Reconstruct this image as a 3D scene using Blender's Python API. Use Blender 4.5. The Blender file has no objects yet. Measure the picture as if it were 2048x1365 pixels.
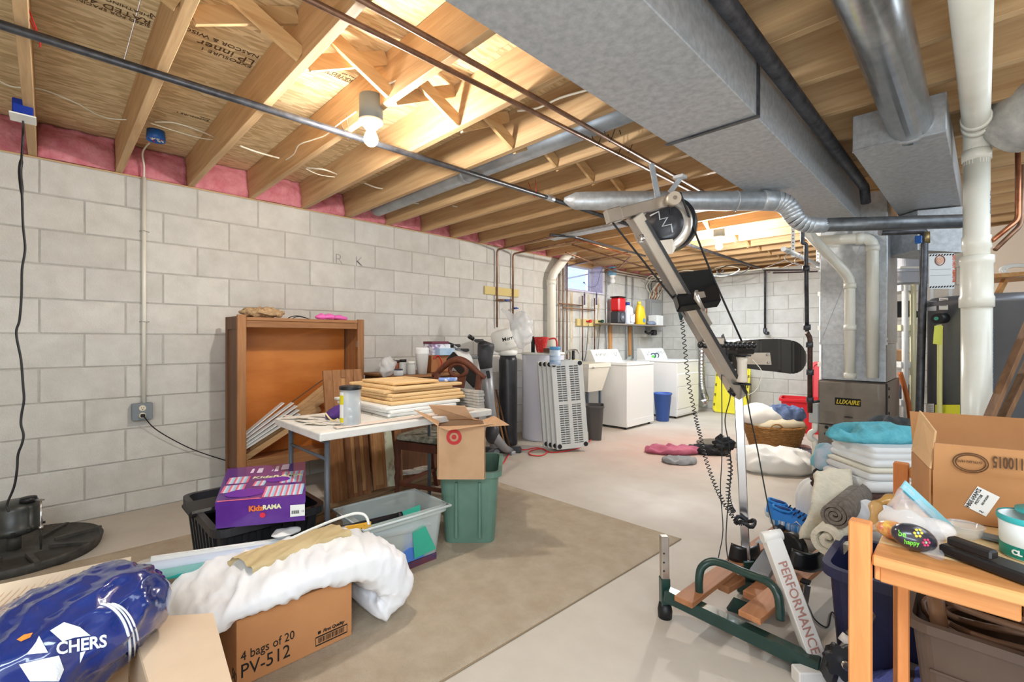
import bpy, bmesh, math, random
from math import sin, cos, pi, radians, sqrt
from mathutils import Vector, Matrix, noise
random.seed(7)
SC = bpy.context.scene
COL = SC.collection
# ---------------- camera, world, lamps, exposure ----------------
CAMZ = 1.16
F = 928.0
cam = bpy.data.objects.new('camera', bpy.data.cameras.new('camera'))
COL.objects.link(cam)
cam.location = (0, 0, CAMZ)
cam.rotation_euler = (pi/2, 0, pi/4)
cam.data.sensor_width = 36
cam.data.lens = F/2048*36
cam.data.shift_y = -2.5/2048
cam.data.clip_start = 0.05
SC.camera = cam
w = bpy.data.worlds.new('world'); SC.world = w; w.use_nodes = True
w.node_tree.nodes['Background'].inputs[0].default_value = (0.62, 0.72, 0.95, 1)
w.node_tree.nodes['Background'].inputs[1].default_value = 2.2
SC.view_settings.view_transform = 'Standard'
SC.view_settings.look = 'None'
SC.view_settings.exposure = 0.45
SC.view_settings.gamma = 1
SC.view_settings.use_curve_mapping = False
def lamp(name, loc, power, r=0.05, colr=(1, 0.93, 0.84)):
    l = bpy.data.lights.new(name, 'POINT'); l.energy = power; l.shadow_soft_size = r; l.color = colr
    o = bpy.data.objects.new(name, l); o.location = loc; COL.objects.link(o); return o
def area(name, loc, rot, sx, sy, power, colr=(0.74, 0.88, 1.0)):
    l = bpy.data.lights.new(name, 'AREA'); l.shape = 'RECTANGLE'; l.size = sx; l.size_y = sy; l.energy = power; l.color = colr
    o = bpy.data.objects.new(name, l); o.location = loc; o.rotation_euler = rot; COL.objects.link(o); return o
area('fill_light', (0.9, -0.9, 2.15), (0, 0, radians(45)), 2.2, 1.2, 104)  # soft fill added behind the camera to brighten the room, no fixture there
area('fill_light', (1.1, 3.2, 2.1), (0, radians(40), 0), 1.0, 2.6, 26)  # added side fill out of view on the right, no fixture
area('bounce_light', (0.7, -0.7, 0.35), (radians(180-25), 0, radians(45)), 2.4, 0.5, 40)
area('far_fill_light', (-2.6, 6.4, 2.18), (0, 0, 0), 1.2, 1.6, 34)  # fill area light added under the far joists, no fixture modelled
# ---------------- pixel to place ----------------
R2 = sqrt(.5)
def at(px, py, z=None, d=None, X=None, Y=None):
    a = (px-1024)/F; b = (680-py)/F
    if z is not None: d = (z-CAMZ)/b
    elif X is not None: d = X/(R2*(a-1))
    elif Y is not None: d = Y/(R2*(a+1))
    return Vector((R2*(a*d-d), R2*(a*d+d), CAMZ+b*d))
# ---------------- materials ----------------
def s2l(c): 
    c = c/255.
    return c/12.92 if c <= .04045 else ((c+.055)/1.055)**2.4
def rgb(t): return (s2l(t[0]), s2l(t[1]), s2l(t[2]), 1)
MC = {}
def mat(name, c, rough=.6, metal=0., c2=None, sc=8., st=(1, 1, 1), lo=.35, hi=.65, bump=0., bsc=None, rnd=0., alpha=1., trans=0., emit=0., det=6., spec=.5, coat=0., kind='noise', ior=1.45, sheen=0.):
    if name in MC: return MC[name]
    m = bpy.data.materials.new(name); m.use_nodes = True; MC[name] = m
    nt = m.node_tree; N = nt.nodes; L = nt.links
    b = N['Principled BSDF']
    b.inputs['Base Color'].default_value = rgb(c)
    b.inputs['Roughness'].default_value = rough
    b.inputs['Metallic'].default_value = metal
    b.inputs['Specular IOR Level'].default_value = spec
    b.inputs['Coat Weight'].default_value = coat
    b.inputs['IOR'].default_value = ior
    if sheen: b.inputs['Sheen Weight'].default_value = sheen
    if alpha < 1: b.inputs['Alpha'].default_value = alpha
    if trans: b.inputs['Transmission Weight'].default_value = trans
    if emit:
        b.inputs['Emission Color'].default_value = rgb(c); b.inputs['Emission Strength'].default_value = emit
    tc = N.new('ShaderNodeTexCoord'); mp = N.new('ShaderNodeMapping'); mp.inputs['Scale'].default_value = st
    L.new(tc.outputs['Object'], mp.inputs['Vector'])
    vec = mp.outputs['Vector']
    if rnd or kind in ('wood',):
        oi = N.new('ShaderNodeObjectInfo'); mx = N.new('ShaderNodeVectorMath'); mx.operation = 'MULTIPLY_ADD'
        cb = N.new('ShaderNodeCombineXYZ')
        for k in range(3): L.new(oi.outputs['Random'], cb.inputs[k])
        mx.inputs[1].default_value = (31, 17, 23)
        L.new(cb.outputs[0], mx.inputs[0]); L.new(vec, mx.inputs[2]); vec = mx.outputs[0]
    outc = None
    if c2 is not None:
        if kind == 'voronoi':
            t = N.new('ShaderNodeTexVoronoi'); t.inputs['Scale'].default_value = sc; fo = t.outputs['Color']
            bwn = N.new('ShaderNodeSeparateColor'); L.new(fo, bwn.inputs[0]); fo = bwn.outputs[0]
        elif kind == 'wave':
            t = N.new('ShaderNodeTexWave'); t.inputs['Scale'].default_value = sc; t.inputs['Distortion'].default_value = 1.5; fo = t.outputs['Fac']
        else:
            t = N.new('ShaderNodeTexNoise'); t.inputs['Scale'].default_value = sc; t.inputs['Detail'].default_value = det; t.inputs['Roughness'].default_value = .62
            if kind == 'wood': t.inputs['Distortion'].default_value = .6
            fo = t.outputs[0]
        L.new(vec, t.inputs['Vector'])
        cr = N.new('ShaderNodeValToRGB'); cr.color_ramp.elements[0].position = lo; cr.color_ramp.elements[1].position = hi
        cr.color_ramp.elements[0].color = rgb(c); cr.color_ramp.elements[1].color = rgb(c2)
        L.new(fo, cr.inputs[0]); outc = cr.outputs[0]
    if rnd:
        hs = N.new('ShaderNodeHueSaturation'); mr = N.new('ShaderNodeMapRange')
        mr.inputs['To Min'].default_value = 1-rnd; mr.inputs['To Max'].default_value = 1+rnd
        L.new(oi.outputs['Random'], mr.inputs[0]); L.new(mr.outputs[0], hs.inputs['Value'])
        if outc: L.new(outc, hs.inputs['Color'])
        else: hs.inputs['Color'].default_value = rgb(c)
        outc = hs.outputs[0]
    if outc: L.new(outc, b.inputs['Base Color'])
    if bump:
        n2 = N.new('ShaderNodeTexNoise'); n2.inputs['Scale'].default_value = bsc or sc*3; n2.inputs['Detail'].default_value = 8
        L.new(vec, n2.inputs['Vector'])
        bp = N.new('ShaderNodeBump'); bp.inputs['Strength'].default_value = bump; bp.inputs['Distance'].default_value = .01
        L.new(n2.outputs[0], bp.inputs['Height']); L.new(bp.outputs[0], b.inputs['Normal'])
    return m
def wood(name, c, c2, ax, sc=6., rough=.6, rnd=.12, **k):
    st = [9., 9., 9.]; st[ax] = .55
    return mat(name, c, rough, 0, c2, sc=sc*.45, st=tuple(st), lo=.3, hi=.72, bump=.12, bsc=sc, rnd=rnd, kind='wood', det=8, **k)
def plain(name, c, rough=.5, **k): return mat(name, c, rough, **k)
# ---------------- mesh builder ----------------
class B:
    def __init__(s): s.bm = bmesh.new()
    def _v(s, p, M): return s.bm.verts.new(M @ Vector(p) if M is not None else p)
    def box(s, a, b, bev=0., M=None, seg=1):
        x0, y0, z0 = a; x1, y1, z1 = b
        v = [s._v((x, y, z), M) for x in (x0, x1) for y in (y0, y1) for z in (z0, z1)]
        fs = [s.bm.faces.new([v[i] for i in q]) for q in ((0, 1, 3, 2), (4, 6, 7, 5), (0, 4, 5, 1), (2, 3, 7, 6), (0, 2, 6, 4), (1, 5, 7, 3))]
        if bev:
            ed = list({e for f in fs for e in f.edges})
            bmesh.ops.bevel(s.bm, geom=ed, offset=bev, segments=seg, affect='EDGES', profile=.5)
        return s
    def bar(s, p, q, w_, h_, up=(0, 0, 1), bev=0.):
        p = Vector(p); q = Vector(q); d = (q-p); L = d.length; d.normalize()
        u = Vector(up); sd = d.cross(u)
        if sd.length < 1e-4: sd = d.cross(Vector((1, 0, 0)))
        sd.normalize(); u = sd.cross(d)
        M = Matrix((( *(sd), 0), (*(u), 0), (*(-d), 0), (0, 0, 0, 1))).transposed()
        M = Matrix.Translation(p) @ M
        return s.box((-w_/2, -h_/2, -L), (w_/2, h_/2, 0), bev, M)
    def tube(s, pts, r, n=8, closed=False, cap=True, sm=True):
        pts = [Vector(p) for p in pts]; m = len(pts)
        rs = r if isinstance(r, (list, tuple)) else [r]*m
        tg = []
        for i in range(m):
            a = pts[(i-1) % m] if (closed or i > 0) else pts[i]; b = pts[(i+1) % m] if (closed or i < m-1) else pts[i]
            t = b-a
            tg.append(t.normalized() if t.length > 1e-9 else Vector((0, 0, 1)))
        u = tg[0].orthogonal().normalized(); rings = []
        for i in range(m):
            u = (u-tg[i]*u.dot(tg[i]))
            u = u.normalized() if u.length > 1e-6 else tg[i].orthogonal().normalized()
            v = tg[i].cross(u)
            rings.append([s.bm.verts.new(pts[i]+(u*cos(2*pi*k/n)+v*sin(2*pi*k/n))*rs[i]) for k in range(n)])
        for i in range(m if closed else m-1):
            A = rings[i]; C = rings[(i+1) % m]
            for k in range(n):
                f = s.bm.faces.new((A[k], A[(k+1) % n], C[(k+1) % n], C[k])); f.smooth = sm
        if cap and not closed:
            s.bm.faces.new(rings[0][::-1]); s.bm.faces.new(rings[-1])
        return s
    def cyl(s, p, q, r, r1=None, n=16, cap=True): return s.tube([p, q], [r, r if r1 is None else r1], n, cap=cap)
    def hose(s, p, q, ro, ri, n=16):
        p = Vector(p); q = Vector(q)
        s.tube([p, q, q, p], [ro, ro, ri, ri], n, closed=False, cap=False)
    def lathe(s, prof, c=(0, 0, 0), n=24, M=None, sm=True, capb=True, capt=True):
        rings = []
        for r, z in prof:
            rings.append([s._v((c[0]+r*cos(2*pi*k/n), c[1]+r*sin(2*pi*k/n), c[2]+z), M) for k in range(n)])
        for i in range(len(rings)-1):
            for k in range(n):
                f = s.bm.faces.new((rings[i][k], rings[i][(k+1) % n], rings[i+1][(k+1) % n], rings[i+1][k])); f.smooth = sm
        if capb and prof[0][0] > 1e-5: s.bm.faces.new(rings[0][::-1])
        if capt and prof[-1][0] > 1e-5: s.bm.faces.new(rings[-1])
        return s
    def prism(s, pts, z0, z1, M=None, sm=False):
        a = [s._v((x, y, z0), M) for x, y in pts]; b = [s._v((x, y, z1), M) for x, y in pts]; n = len(pts)
        s.bm.faces.new(a[::-1]); s.bm.faces.new(b)
        for k in range(n):
            f = s.bm.faces.new((a[k], a[(k+1) % n], b[(k+1) % n], b[k])); f.smooth = sm
        return s
    def loft(s, loops, cap=True, sm=True, M=None, capb=True, capt=True):
        R = [[s._v(p, M) for p in lp] for lp in loops]; n = len(R[0])
        for i in range(len(R)-1):
            for k in range(n):
                f = s.bm.faces.new((R[i][k], R[i][(k+1) % n], R[i+1][(k+1) % n], R[i+1][k])); f.smooth = sm
        if cap:
            if capb: s.bm.faces.new(R[0][::-1])
            if capt: s.bm.faces.new(R[-1])
        return s
    def poly(s, pts, M=None):
        s.bm.faces.new([s._v(p, M) for p in pts]); return s
    def slab(s, pts, t):
        """polygon given in 3D thickened by t along its normal"""
        P = [Vector(p) for p in pts]; nn = (P[1]-P[0]).cross(P[2]-P[0]).normalized()*t
        return s.loft([[p for p in P], [p+nn for p in P]], sm=False)
    def ell(s, c, r, nu=16, nv=10, fn=None, M=None):
        c = Vector(c); rows = []
        for j in range(1, nv):
            th = pi*j/nv; row = []
            for i in range(nu):
                ph = 2*pi*i/nu; d = Vector((sin(th)*cos(ph), sin(th)*sin(ph), cos(th)))
                p = Vector((c.x+r[0]*d.x, c.y+r[1]*d.y, c.z+r[2]*d.z))
                if fn: p = fn(p, d)
                row.append(s._v(p, M))
            rows.append(row)
        tp = Vector((c.x, c.y, c.z+r[2])); bt = Vector((c.x, c.y, c.z-r[2]))
        if fn: tp = fn(tp, Vector((0, 0, 1))); bt = fn(bt, Vector((0, 0, -1)))
        tv = s._v(tp, M); bv = s._v(bt, M)
        for k in range(nu):
            f = s.bm.faces.new((tv, rows[0][k], rows[0][(k+1) % nu])); f.smooth = True
            f = s.bm.faces.new((bv, rows[-1][(k+1) % nu], rows[-1][k])); f.smooth = True
            for j in range(len(rows)-1):
                f = s.bm.faces.new((rows[j][k], rows[j+1][k], rows[j+1][(k+1) % nu], rows[j][(k+1) % nu])); f.smooth = True
        return s
    def grid(s, fn, nu, nv, sm=True, closeu=False, closev=False):
        V = [[s.bm.verts.new(fn(i/(nu if closeu else nu-1), j/(nv if closev else nv-1))) for j in range(nv)] for i in range(nu)]
        for i in range(nu if closeu else nu-1):
            for j in range(nv if closev else nv-1):
                f = s.bm.faces.new((V[i][j], V[(i+1) % nu][j], V[(i+1) % nu][(j+1) % nv], V[i][(j+1) % nv])); f.smooth = sm
        return s
    def mesh(s, name, m):
        bmesh.ops.recalc_face_normals(s.bm, faces=s.bm.faces)
        me = bpy.data.meshes.new(name); s.bm.to_mesh(me); s.bm.free()
        if m: me.materials.append(m)
        return me
WM = {}
def link(o, parent=None):
    COL.objects.link(o)
    if parent is not None: o.parent = parent
    return o
def T(name, label, cat, loc=(0, 0, 0), rz=0., group=None):
    o = bpy.data.objects.new(name, None); o.empty_display_size = .05; link(o)
    o.location = loc; o.rotation_euler = (0, 0, rz); o['label'] = label; o['category'] = cat
    if group: o['group'] = group
    WM[o] = Matrix.Translation(Vector(loc)) @ Matrix.Rotation(rz, 4, 'Z')
    return o
def root_of(o):
    while o.parent is not None: o = o.parent
    return o
def P(name, b, m, parent, w=False, label=None, stuff=False, solid=0., sub=0):
    """a part; w: the mesh was built in world coordinates"""
    me = b.mesh(name, m) if isinstance(b, B) else b
    o = bpy.data.objects.new(name, me); link(o, parent)
    if w:
        me.transform(WM[root_of(parent)].inverted())
    if label: o['label'] = label
    if stuff: o['kind'] = 'stuff'
    if solid:
        md = o.modifiers.new('thickness', 'SOLIDIFY'); md.thickness = solid; md.offset = 0
    if sub:
        md = o.modifiers.new('smooth', 'SUBSURF'); md.levels = sub; md.render_levels = sub
    return o
def S(name, b, m, label, cat, loc=(0, 0, 0), rz=0., group=None, w=False, solid=0., sub=0, kind=None):
    me = b.mesh(name, m); o = bpy.data.objects.new(name, me); link(o)
    o.location = loc; o.rotation_euler = (0, 0, rz)
    M = Matrix.Translation(Vector(loc)) @ Matrix.Rotation(rz, 4, 'Z'); WM[o] = M
    if w:
        if tuple(loc) == (0, 0, 0):
            c = Vector((0, 0, 0)); zz = 1e9
            for v in me.vertices: c += v.co; zz = min(zz, v.co.z)
            c /= max(1, len(me.vertices)); c.z = zz; o.location = c; M = Matrix.Translation(c); WM[o] = M
        me.transform(M.inverted())
    if label: o['label'] = label
    if cat: o['category'] = cat
    if group: o['group'] = group
    if kind: o['kind'] = kind
    if solid:
        md = o.modifiers.new('thickness', 'SOLIDIFY'); md.thickness = solid; md.offset = 0
    if sub:
        md = o.modifiers.new('smooth', 'SUBSURF'); md.levels = sub; md.render_levels = sub
    return o
def ST(name, b=None, m=None):
    if b is None:
        o = bpy.data.objects.new(name, None); link(o)
    else:
        o = bpy.data.objects.new(name, b.mesh(name, m)); link(o)
    o['kind'] = 'structure'; WM[o] = Matrix.Identity(4); return o
def copy_tree(o, loc, rz=None, label=None, group=None):
    def cp(x, par):
        c = x.copy(); COL.objects.link(c); c.parent = par
        for ch in x.children: cp(ch, c)
        return c
    c = cp(o, None); c.location = loc
    if rz is not None: c.rotation_euler.z = rz
    WM[c] = Matrix.Translation(Vector(loc)) @ Matrix.Rotation(c.rotation_euler.z, 4, 'Z')
    if label: c['label'] = label
    if group: c['group'] = group
    return c
def text(s, size, m, parent, origin, xdir, ydir, name='lettering', align='LEFT', shear=0., bold=0., sx=1., depth=.0006):
    """flat lettering; origin/xdir/ydir in world coordinates"""
    cu = bpy.data.curves.new('t', 'FONT'); cu.body = s; cu.size = size; cu.align_x = align; cu.extrude = depth; cu.shear = shear; cu.offset = bold; cu.resolution_u = 3
    tmp = bpy.data.objects.new('t', cu); COL.objects.link(tmp)
    bpy.context.view_layer.update()
    dg = bpy.context.evaluated_depsgraph_get()
    me = bpy.data.meshes.new_from_object(tmp.evaluated_get(dg))
    bpy.data.objects.remove(tmp); bpy.data.curves.remove(cu)
    x = Vector(xdir).normalized(); y = Vector(ydir).normalized(); z = x.cross(y)
    M = Matrix.Translation(Vector(origin)) @ Matrix(((*(x*sx), 0), (*y, 0), (*z, 0), (0, 0, 0, 1))).transposed()
    M4 = WM[root_of(parent)].inverted() @ M
    me.transform(M4); me.materials.clear(); me.materials.append(m)
    o = bpy.data.objects.new(name, me); link(o, parent); return o
def arc(c, r, a0, a1, n, M=None):
    out = []
    for i in range(n+1):
        a = a0+(a1-a0)*i/n; p = Vector((c[0]+r*cos(a), c[1]+r*sin(a), 0)); out.append(M @ p if M else p)
    return out
def smoothpath(pts, k=6):
    P_ = [Vector(p) for p in pts]; out = []
    for i in range(len(P_)-1):
        p0 = P_[max(i-1, 0)]; p1 = P_[i]; p2 = P_[i+1]; p3 = P_[min(i+2, len(P_)-1)]
        for j in range(k):
            t = j/k
            out.append(.5*((2*p1)+(p2-p0)*t+(2*p0-5*p1+4*p2-p3)*t*t+(3*p1-p0-3*p2+p3)*t**3))
    out.append(P_[-1]); return out
def roundpath(pts, r=.03, k=4):
    """polyline with rounded corners"""
    P_ = [Vector(p) for p in pts]; out = [P_[0]]
    for i in range(1, len(P_)-1):
        a = P_[i-1]-P_[i]; b = P_[i+1]-P_[i]; ra = min(r, a.length*.45); rb = min(r, b.length*.45)
        A = P_[i]+a.normalized()*ra; C = P_[i]+b.normalized()*rb
        for j in range(k+1):
            t = j/k; out.append((1-t)**2*A+2*t*(1-t)*P_[i]+t*t*C)
    out.append(P_[-1]); return out
def fbm(p, s=1., o=0.): return noise.noise(Vector((p[0]*s+o, p[1]*s+o*1.7, p[2]*s-o)))
def cloth(c, rx, ry, h, seed=0, amp=.25, fs=9., rz=0., nu=48, nv=16, edge=.35, zmin=None):
    """heap of cloth: a mound with sharp ridged folds, flat underneath"""
    b = B(); c = Vector(c)
    def rdg(x, y, z, s, o):
        n = noise.noise(Vector((x*s+o, y*s-o, z*s+o*2))); return 1-abs(n)*2
    def f(u, v):
        a = 2*pi*u; t = v
        rr = 1+.13*noise.noise(Vector((cos(a)*1.6+seed, sin(a)*1.6, seed)))+.05*noise.noise(Vector((cos(a)*4+seed, sin(a)*4, seed)))
        if t < .85:
            q = sin(t/.85*pi/2); zz = cos(t/.85*pi/2)**(edge+.3)*h
            x = cos(a)*rx*q*rr; y = sin(a)*ry*q*rr
            d = rdg(x, y, zz*.6, fs, seed)*amp*h*(.25+.75*min(1, zz/h*1.6+.15)) + noise.noise(Vector((x*fs*.4, y*fs*.4, seed)))*h*.35*(zz/h)
            zz = max(.004, zz+d*.6); kk_ = 1+d*1.2; x *= kk_; y *= kk_
        else:
            q = 1-(t-.85)/.15; x = cos(a)*rx*q*rr*.96; y = sin(a)*ry*q*rr*.96; zz = 0.
        X = x*cos(rz)-y*sin(rz); Y = x*sin(rz)+y*cos(rz)
        return c+Vector((X, Y, zz))
    b.grid(f, nu, nv, closeu=True)
    bmesh.ops.remove_doubles(b.bm, verts=b.bm.verts, dist=1e-5)
    return b
def tray(b, w_, l_, h_, t=.004, taper=.88, rim=.015, rimh=.02, r=.04, n=5):
    """open tub with rounded corners, tapered, hollow, rolled rim; local, base z=0, centre origin"""
    def loop(hw, hl, rr, z):
        out = []
        for cx, cy, a0 in ((hw-rr, hl-rr, 0), (-hw+rr, hl-rr, pi/2), (-hw+rr, -hl+rr, pi), (hw-rr, -hl+rr, 3*pi/2)):
            for i in range(n+1):
                a = a0+pi/2*i/n; out.append((cx+rr*cos(a), cy+rr*sin(a), z))
        return out
    a = w_/2; c = l_/2; bt = taper
    L = [loop(a*bt, c*bt, r, 0), loop(a*.985, c*.985, r, h_-rimh), loop(a+rim, c+rim, r+rim, h_-rimh), loop(a+rim, c+rim, r+rim, h_), loop(a-t, c-t, r, h_), loop(a*bt-t, c*bt-t, r, t)]
    b.loft(L, sm=False); return b
# =============== materials ===============
M_BLOCK = mat('concrete_block', (214, 212, 206), .95, 0, (196, 193, 186), sc=7, lo=.3, hi=.75, bump=.35, bsc=120, rnd=.06, spec=.2)
M_MORTAR = mat('mortar', (172, 169, 162), .95, 0, (192, 188, 181), sc=14, bump=.4, bsc=60, spec=.2)
M_FLOOR = mat('floor_concrete', (206, 198, 186), .62, 0, (176, 166, 154), sc=1.3, lo=.3, hi=.78, bump=.06, bsc=40, spec=.35)
JX = wood('joist_pine', (208, 174, 130), (174, 136, 94), 0, sc=7, rnd=.1)
WX = wood('pine_x', (214, 164, 106), (176, 120, 68), 0, sc=8)
WY = wood('pine_y', (216, 180, 130), (184, 142, 94), 1, sc=8)
WZ = wood('pine_z', (212, 160, 102), (174, 116, 64), 2, sc=8)
M_OSB = mat('oriented_strand_board', (230, 206, 162), .8, 0, (190, 160, 116), sc=70, st=(1, .22, 1), lo=.05, hi=1., bump=.3, bsc=80, kind='voronoi', rnd=.05)
M_PINK = mat('pink_insulation', (232, 160, 168), .95, 0, (204, 112, 124), sc=12, lo=.3, hi=.72, bump=.9, bsc=30, spec=.1)
M_GALV = mat('galvanised_steel', (202, 206, 210), .4, .6, (174, 178, 182), sc=30, lo=.35, hi=.7, bump=.04, bsc=20)
M_DUCT = mat('dull_galvanised_duct', (192, 195, 198), .5, .4, (168, 171, 175), sc=34, lo=.35, hi=.65, bump=.05)
M_IRON = mat('black_iron_pipe', (92, 93, 98), .38, .6, (58, 58, 62), sc=20, lo=.35, hi=.7)
M_COPPER = mat('dull_copper', (150, 112, 88), .4, .6, (108, 82, 66), sc=16, lo=.35, hi=.7)
M_COPPERB = mat('bright_copper', (196, 130, 96), .3, .9, (150, 90, 62), sc=16)
M_PVC = mat('white_pvc', (236, 233, 222), .28, 0, (224, 220, 206), sc=3, spec=.5)
M_STEEL = mat('bright_steel', (200, 200, 200), .22, .95)
M_BLACKR = plain('black_rubber', (22, 22, 24), .45)
M_CORD = plain('black_cord', (26, 26, 28), .5)
M_WIRE = mat('cream_cable', (232, 226, 208), .45)
M_INK = plain('black_ink', (28, 26, 24), .8)
M_RED = plain('red_plastic', (206, 36, 44), .35)
M_BLUE = plain('blue_plastic', (36, 96, 176), .35)
M_WHITE = mat('white_enamel', (240, 240, 238), .3, coat=.3)
M_WPLAS = mat('white_plastic', (238, 238, 232), .4)
M_PAPER = plain('white_paper', (240, 240, 236), .7)
M_CHROME = mat('chrome', (214, 214, 214), .12, 1.)
# =============== structure ===============
XL = -4.033; YB = 7.9; TOP = 2.265; CH = .2135; BL = .4064; SUB = 2.505
def stain(m, cx, cy, rx_, ry_, c3, amt):
    nt = m.node_tree; N = nt.nodes; L = nt.links; b_ = N['Principled BSDF']; src = b_.inputs['Base Color'].links[0].from_socket
    tc = N.new('ShaderNodeTexCoord'); mp = N.new('ShaderNodeMapping'); mp.vector_type = 'TEXTURE'; mp.inputs['Location'].default_value = (cx, cy, 0); mp.inputs['Scale'].default_value = (rx_, ry_, 1)
    L.new(tc.outputs['Object'], mp.inputs['Vector']); ln = N.new('ShaderNodeVectorMath'); ln.operation = 'LENGTH'; L.new(mp.outputs[0], ln.inputs[0])
    mr = N.new('ShaderNodeMapRange'); mr.inputs['From Min'].default_value = 1; mr.inputs['From Max'].default_value = .2; L.new(ln.outputs['Value'], mr.inputs[0])
    ns = N.new('ShaderNodeTexNoise'); ns.inputs['Scale'].default_value = 3.5; ns.inputs['Detail'].default_value = 8; L.new(tc.outputs['Object'], ns.inputs['Vector'])
    mm = N.new('ShaderNodeMath'); mm.operation = 'MULTIPLY'; L.new(mr.outputs[0], mm.inputs[0]); L.new(ns.outputs[0], mm.inputs[1])
    m2 = N.new('ShaderNodeMath'); m2.operation = 'MULTIPLY'; m2.inputs[1].default_value = amt; L.new(mm.outputs[0], m2.inputs[0])
    mx = N.new('ShaderNodeMix'); mx.data_type = 'RGBA'; L.new(m2.outputs[0], mx.inputs[0]); L.new(src, mx.inputs[6]); mx.inputs[7].default_value = rgb(c3); L.new(mx.outputs[2], b_.inputs['Base Color'])
stain(M_FLOOR, -2.35, 4.75, 1.1, 1.5, (206, 140, 122), .75)
stain(M_FLOOR, -1.55, 3.1, .8, .5, (232, 228, 222), 1.2)
fl = ST('floor', B().box((XL-.2, -2.4, -.1), (2.6, YB+.2, 0)), M_FLOOR)
# window opening in wall_left
WY0, WY1, WZ0, WZ1 = 5.08, 6.0, 1.85, 2.265
b = B()
def wallbox(y0, y1, z0, z1): b.box((XL-.2, y0, z0), (XL-.006, y1, z1))
wallbox(-2.4, WY0, 0, TOP); wallbox(WY1, YB+.2, 0, TOP); wallbox(WY0, WY1, 0, WZ0)
wl = ST('wall_left', b, M_MORTAR)
wb = ST('wall_back', B().box((XL, YB+.006, 0), (2.6, YB+.2, TOP)), M_MORTAR)
def block_mesh(L, h, axis):
    g = .0038; c = .004; L -= g*2; h -= g*2; t = .03; bb = B()
    def q(z, i):
        lo = [(i, i), (L-i, i), (L-i, h-i), (i, h-i)]
        return [((z, u+g, v+g) if axis == 'x' else (u+g, -z, v+g)) for u, v in lo]
    bb.loft([q(-t, 0), q(-c, 0), q(0, c)], sm=False, capb=False)
    return bb.mesh('block', M_BLOCK)
bcache = {}
def blockrow(wall, axis, u0, u1, r, cuts=()):
    z0 = TOP-(r+1)*CH; h = CH
    if z0 < 0: h = CH+z0; z0 = 0
    off = -.039 + (BL/2 if r % 2 else 0)
    if axis == 'y': off = XL + (BL/2 if r % 2 else 0)
    k = math.floor((u0-off)/BL); n = 0
    while off+k*BL < u1-.01:
        a = max(off+k*BL, u0); c = min(off+(k+1)*BL, u1); k += 1
        segs = [(a, c)]
        for (q0, q1) in cuts:
            ns = []
            for s0, s1 in segs:
                if s1 <= q0 or s0 >= q1: ns.append((s0, s1)); continue
                if s0 < q0-.03: ns.append((s0, q0))
                if s1 > q1+.03: ns.append((q1, s1))
            segs = ns
        for s0, s1 in segs:
            if s1-s0 < .03: continue
            key = (round(s1-s0, 3), round(h, 3), axis)
            if key not in bcache: bcache[key] = block_mesh(s1-s0, h, axis)
            o = bpy.data.objects.new('block', bcache[key]); link(o, wall)
            j = (random.random()-.5)*.002
            o.location = (XL+j, s0, z0) if axis == 'x' else (s0, YB-j, z0)
for r in range(11):
    blockrow(wl, 'x', -1.5, YB, r, ((WY0, WY1),) if r < 2 else ())
    blockrow(wb, 'y', XL, 1.6, r)
# graffiti letter marks scratched on two blocks
for (py_, t_) in ((1.80, 'R'), (1.99, 'K')):
    text(t_, .13, mat('pencil', (150, 148, 144), .9), wl, (XL+.004, py_, 1.84), (0, 1, 0), (0, 0, 1), 'pencil_mark', bold=-.003)
ST('wall_right', B().box((2.4, -2.4, 0), (2.6, YB+.2, SUB)), mat('painted_wall', (214, 200, 184), .9))
ST('wall_rear', B().box((XL-.2, -2.6, 0), (2.6, -2.4, SUB)), MC['painted_wall'])
# rim boards
b = B(); b.box((XL-.2, -2.4, TOP+.001), (XL-.15, YB+.2, SUB)); ST('trim_1', b, WY)
b = B(); b.box((XL, YB+.12, TOP+.001), (2.6, YB+.17, SUB)); ST('trim_2', b, WX)
# mud sill on the block walls
b = B(); b.box((XL-.15, -2.4, TOP), (XL-.002, WY0, TOP+.008)); b.box((XL-.15, WY1, TOP), (XL-.002, YB, TOP+.008)); ST('trim_3', b, WY)
b = B(); b.box((XL, YB+.002, TOP), (2.4, YB+.12, TOP+.008)); ST('trim_4', b, WX)
# ---- ceiling: panels, joists, bridging, batts
ce = ST('ceiling')
k = 0
for i, x0 in enumerate([XL-.2+q*1.22 for q in range(6)]):
    for y0 in [-3.4+2.44*q+(1.22 if i % 2 else 0) for q in range(5)]:
        y1 = min(y0+2.44, YB+.2); ya = max(y0, -2.4); x1 = min(x0+1.22, 2.6)
        if y1-ya < .1: continue
        P('subfloor_panel', B().box((x0+.002, ya+.002, SUB+.001), (x1-.002, y1-.002, SUB+.02)), M_OSB, ce)
JB = TOP+.010
jm = B().box((XL-.15, -.019, JB), (2.4, .019, SUB), .002).mesh('joist', JX)
JY = [-.066+.4007*q-.4007*5 for q in range(26)]
for y in JY:
    if y > YB-.05: continue
    o = bpy.data.objects.new('joist', jm); link(o, ce); o.location = (0, y, 0)
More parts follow.
